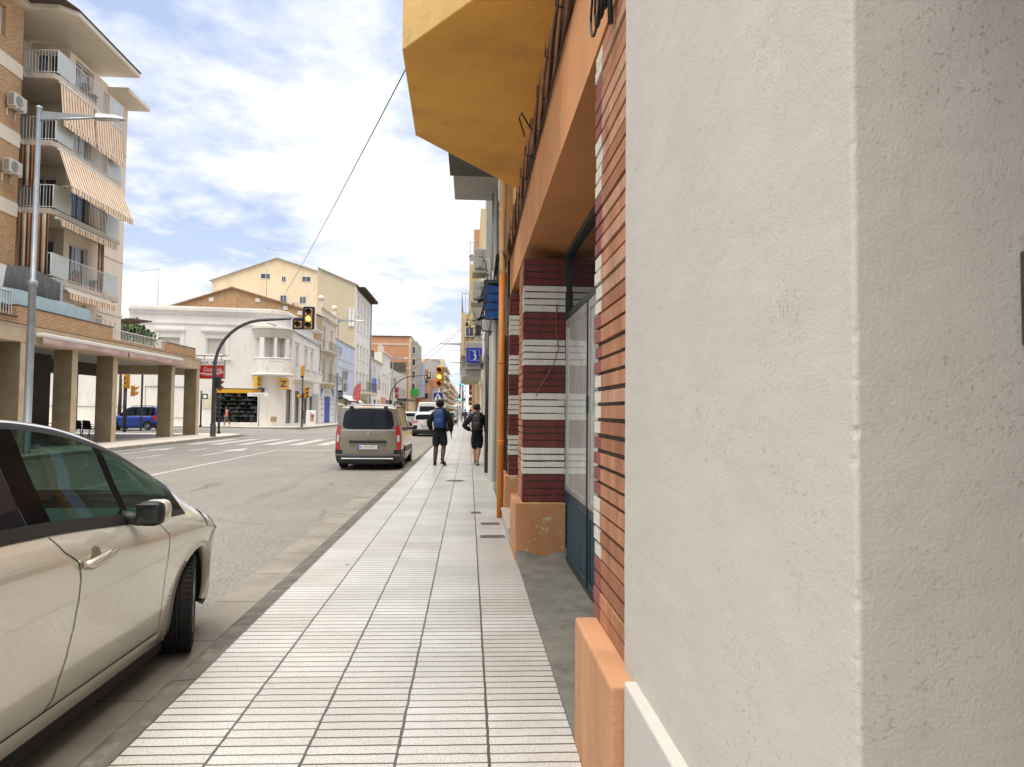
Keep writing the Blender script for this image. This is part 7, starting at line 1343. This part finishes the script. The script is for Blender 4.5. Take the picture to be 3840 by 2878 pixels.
def person(label, loc, rz, H, skin, top, bottom, hair, shoe, legs, arms, headturn=0.0, trousers=False, socks=None, hairlen=0.0, hood=None, shl=1.0):
    """a figure facing +Y. legs: per side (knee, ankle, toe dir); arms: per side (elbow, wrist, fingertip direction)"""
    t = empty('person', (0,0,0), label, 'person'); SK, TP, BT, HR, SH = skin, top, bottom, hair, shoe
    V = [(0,0,.94,.115,.10)]; E = []
    w = chain(V, E, 0, [(0,0,1.08,.115,.09),(0,-.01,1.24,.13,.10),(0,-.015,1.37,.13,.095)]); nk = chain(V, E, w, [(0,0,1.475,.056),(0,.01,1.53,.056)]); c, s_ = math.cos(headturn), math.sin(headturn)
    hd = chain(V, E, nk, [(0,.015,1.60,.082,.09),(0,.012,1.67,.088,.092),(0,.005,1.725,.06)]); f = lambda x, y: (x*c+y*s_, -x*s_+y*c)
    V.append((*f(0,.112),1.615,.018)); E.append((nk+1, len(V)-1))
    for x in (-.088,.088): V.append((*f(x,-.005),1.62,.022)); E.append((nk+1, len(V)-1))
    tops = [list(q) for q in V[:4]]
    JV = [(0,0,.83,.185,.155),(0,0,.98,.185,.15),(0,-.01,1.22,.20,.155),(0,-.015,1.36,.185,.14),(0,0,1.47,.095)]; JE = [(0,1),(1,2),(2,3),(3,4)]
    BV = [(0,0,.98,.155,.135),(0,0,.90,.17,.145)]; BE = [(0,1)]
    for sd in (-1,1):
        (kn, an, td) = legs[sd]; (el, wr, fd) = arms[sd]; hip = (sd*.095,0,.88)
        e = chain(V, E, 0, [(*hip,.10),(*kn,.068),((kn[0]+an[0])/2,(kn[1]+an[1])/2-.02,(kn[2]+an[2])/2+.03,.068),(*an,.044)]); td = Vector(td).normalized(); a = Vector(an); chain(V, E, e, [(*(a+td*.07-Z3*.035),.036),(*(a+td*.16-Z3*.05),.03)])
        sh = (sd*.175,-.01,1.41); e = chain(V, E, w, [(*sh,.058),(*el,.043),(*wr,.028)]); fd = Vector(fd).normalized(); ww = Vector(wr); pm_ = ww+fd*.075; e = chain(V, E, e, [(*pm_,.026,.034)])
        side = fd.cross(Vector((0,1,0))).normalized() if abs(fd.y) < .8 else Vector((0,0,1)); fwd = side.cross(fd).normalized()
        for k, ln in enumerate((.085,.095,.09,.07)):
            b0 = pm_+fd*.02+fwd*(.027-.018*k); chain(V, E, e, [(*b0,.009),(*(b0+fd*ln*.5),.0085),(*(b0+fd*ln*.9+side*.02),.007)])
        b0 = ww+fd*.03+fwd*.04; chain(V, E, e, [(*b0,.011),(*(b0+fd*.05+fwd*.02),.009)])
        e2 = chain(JV, JE, 3, [(sd*.195,-.01,1.40,.118),(*(Vector(sh).lerp(Vector(el),.5)),.092),(*el,.088),(*(Vector(el).lerp(Vector(wr),.55)),.074),(*(Vector(el).lerp(Vector(wr),.98)),.055)])
        k = Vector(kn); h = Vector(hip); a = Vector(an)
        chain(BV, BE, 1, ([(sd*.105,0,.80,.13),(*h.lerp(k,.6),.118),(*h.lerp(k,shl),.112)] if not trousers else [(sd*.10,0,.82,.105),(*h.lerp(k,.6),.088),(*k,.073),(*k.lerp(a,.6),.066),(*k.lerp(a,.93),.058)]))
    bo = skinned('body', V, E, SK, t); skinned('jacket', JV, JE, TP, t); skinned('trousers' if trousers else 'shorts', BV, BE, BT, t)
    for sd in (-1,1):
        kn, an, td = legs[sd]; td = Vector(td).normalized(); a = Vector(an); SV = [(*(a+Z3*.03),.052),(*(a-td*.03-Z3*.04),.045),(*(a+td*.07-Z3*.048),.046),(*(a+td*.165-Z3*.055),.040)]
        skinned('shoe', SV, [(0,1),(1,2),(2,3)], SH, t, root=1); b = MB(); p0 = a-td*.06-Z3*.082; u = td.cross(Z3).normalized(); b.obox(a+td*.055-Z3*.086, td*.135, u*.042, Z3*.010, mat('shoe_sole',(.30,.30,.29),.7) if shoe.name.startswith('pale') else SH); b.build('sole', t, bevel=.008)
        if socks: skinned('sock', [(*a.lerp(Vector(kn),.12),.047),(*a.lerp(Vector(kn),.48),.064)], [(0,1)], socks, t, 1)
    # hair shaped over the skull
    b = MB(); rnd = random.Random(int(H*1000)); rot = Matrix.Rotation(-headturn, 3, 'Z')
    def hp(u, v):
        th = math.pi*v; ph = 2*math.pi*u; q = Vector((math.sin(th)*math.sin(ph), math.sin(th)*math.cos(ph), math.cos(th))); r = .122+.010*mno.noise(q*5+Vector((H,0,0)))+.006*mno.noise(q*13)
        p = Vector((q.x*r*.98, q.y*r*1.05-.012, q.z*r)); 
        if q.z < -.1 and q.y < .3: p.z -= hairlen
        if q.y > .35 and q.z < .45: p *= .72
        if q.z < -.45: p *= .85
        p *= .93; return (rot @ p)+Vector((0,.005,1.655))
    b.grid(hp, fr_(0,1,28), fr_(.001,.78,14), HR); b.build('hair', t)
    for x in (-.035,.035): b = MB(); b.ball((*f(x,.098),1.645), .014,.010,.010, WSG, 8); e = b.build('eye', t)
    if hood: skinned('hood', [(-.10,-.06,1.44,.05),(-.06,-.125,1.47,.06),(0,-.15,1.465,.068),(.06,-.125,1.47,.06),(.10,-.06,1.44,.05)], [(0,1),(1,2),(2,3),(3,4)], hood, t, root=2)
    k = H/1.77; t.scale = (k,k,k); t.location = loc; t.rotation_euler = (0,0,rz); return t
def backpack(label, loc, rz, k, m, strap, z0=1.02, h=.46, wd=.32, group=None):
    t = empty('backpack', (0,0,0), label, 'backpack', group); b = MB()
    def bp(u, v): a = 2*math.pi*u; e = abs(math.sin(math.pi*min(max(v,.02),.98)))**.35; q = .55+.45*e; sx_ = 1-.28*v**2.2; ca, sa = math.cos(a), math.sin(a); sq = lambda x: math.copysign(abs(x)**.62, x); return (sq(ca)*wd/2*q*sx_, -.17+sq(sa)*.105*q-.035*math.sin(math.pi*v), z0+h*v)
    b.grid(bp, fr_(0,1,28), fr_(0,1,14), m, flip=False); b.face([bp(i/28,0) for i in range(28)][::-1], m); b.face([bp(i/28,1) for i in range(28)], m); b.build('main_bag', t)
    b = MB(); b.grid(lambda u, v: (wd*.36*(2*u-1)*(1-.15*v*v), -.325-.035*math.sin(math.pi*u)*math.sin(math.pi*min(v+.08,1)), z0+.04+h*.42*v), fr_(0,1,12), fr_(0,1,8), m); o = b.build('pocket', t); o.modifiers.new('s','SOLIDIFY').thickness = -.05
    for sd in (-1,1): b = MB(); P = [(sd*.09,-.10,z0+h*.98),(sd*.115,-.06,1.50),(sd*.12,.03,1.515),(sd*.13,.145,1.40),(sd*.14,.13,1.22),(sd*.15,.0,1.08),(sd*.14,-.12,z0+.05)]; b.tube(P, .022, strap, 6); b.build('strap', t)
    b = MB(); b.tube([(-.04,-.14,z0+h),(-.02,-.15,z0+h+.05),(.02,-.15,z0+h+.05),(.04,-.14,z0+h)], .009, strap, 5); b.build('handle', t)
    t.scale = (k,k,k); t.location = loc; t.rotation_euler = (0,0,rz); return t
SKD = mat('brown_skin', (.075,.038,.026), .55, .1, 8); SKL = mat('tan_skin', (.42,.23,.15), .55, .1, 8); HRK = mat('black_hair', (.006,.0055,.005), .95, .3, 30, .6, 60); HRB = mat('dark_brown_hair', (.016,.010,.007), .95, .3, 30, .6, 60)
CBK = cloth('black_cotton', (.006,.006,.0065)); CNV = cloth('dark_navy_cotton', (.012,.015,.023)); CGY = cloth('dark_grey_fleece', (.055,.05,.062)); SHB = mat('black_shoe', (.012,.012,.012), .6); SHW = mat('pale_trainer', (.35,.35,.34), .6, .5, 20)
BLB = mat('blue_nylon', (.007,.035,.155), .6, .15, 5, .4, 25); BKB = mat('black_nylon', (.012,.012,.015), .55, .15, 5, .4, 25)
A = dict(label='tall walker in black jacket and dark shorts carrying a bright blue backpack', loc=(-.80,19.34,0.0), rz=0)
person(A['label'], A['loc'], R(-3), 1.83, SKD, CBK, CNV, HRK, SHB, {-1:((-.10,.03,.49),(-.115,-.05,.09),(-.12,1,0)), 1:((.11,-.02,.49),(.10,-.26,.15),(.45,.9,-.35))}, {-1:((-.30,-.03,1.14),(-.24,.14,.93),(.3,.4,-1)), 1:((.29,-.06,1.13),(.30,.02,.88),(.05,.15,-1))}, .35, hood=CBK)
backpack('bright blue backpack worn by the tall walker in black', A['loc'], R(-3), 1.83/1.77, BLB, mat('blue_strap',(.008,.045,.19),.6), 1.0, .50, .34, 'backpacks of the walkers')
person('shorter hooded walker with hand on hip looking towards the shopfronts', (.24,19.45,0), R(-4), 1.72, SKL, CBK, CBK, HRB, SHW, {-1:((-.06,.05,.49),(-.05,.10,.09),(-.1,1,0)), 1:((.05,.02,.50),(.02,-.20,.13),(.1,1,-.3))}, {-1:((-.385,-.10,1.12),(-.19,.05,.99),(.7,.3,-.5)), 1:((.27,-.02,1.12),(.24,.16,.95),(-.2,.5,-1))}, 1.05, socks=CBK, hood=CGY, shl=1.15)
backpack('black backpack with pale straps worn by the hooded walker', (.24,19.45,0), R(-4), 1.72/1.77, BKB, mat('grey_strap',(.22,.21,.20),.6), 1.0, .46, .32, 'backpacks of the walkers')
ST = {-1:((-.09,.16,.50),(-.09,.16,.09),(0,1,0)), 1:((.09,.02,.49),(.09,-.30,.16),(0,1,-.4))}; AR = {-1:((-.25,-.08,1.14),(-.24,.10,.95),(0,.3,-1)), 1:((.25,-.02,1.14),(.24,.14,.93),(0,.3,-1))}
person('woman in peach top and grey green trousers walking past the spectacle shop window', (-20.5,60.0,.06), R(95), 1.70, SKL, cloth('peach_top',(.62,.26,.18)), cloth('sage_trousers',(.13,.145,.115)), HRK, mat('pale_shoe',(.6,.58,.55),.6), ST, AR, 0, True, hairlen=.05)
backpack('dark backpack on the back of the woman in the peach top', (-20.5,60.0,.06), R(95), .96, BKB, BKB, 1.0, .5, .34, 'backpacks of the walkers')
person('far walker in pale lavender hooded top under a blue backpack', (.16,66,0), 0, 1.72, SKL, cloth('lavender_top',(.36,.34,.46)), cloth('blue_jeans',(.08,.10,.20)), HRK, SHB, ST, AR, 0, True)
backpack('small blue backpack of the far walker in lavender', (.16,66,0), 0, .97, mat('slate_blue_nylon',(.07,.09,.24),.6), BKB, 1.0, .44, .3, 'backpacks of the walkers')
person('far walker in dark clothes left of the one in lavender', (-.42,78,0), 0, 1.75, SKL, cloth('dark_blue_coat',(.05,.05,.09)), CNV, HRK, SHB, ST, AR, 0, True)
person('faint farthest walker on the right pavement by the parasol', (.1,130,0), 0, 1.75, SKL, cloth('pale_shirt',(.5,.5,.52)), CNV, HRK, SHB, ST, AR, 0, True)
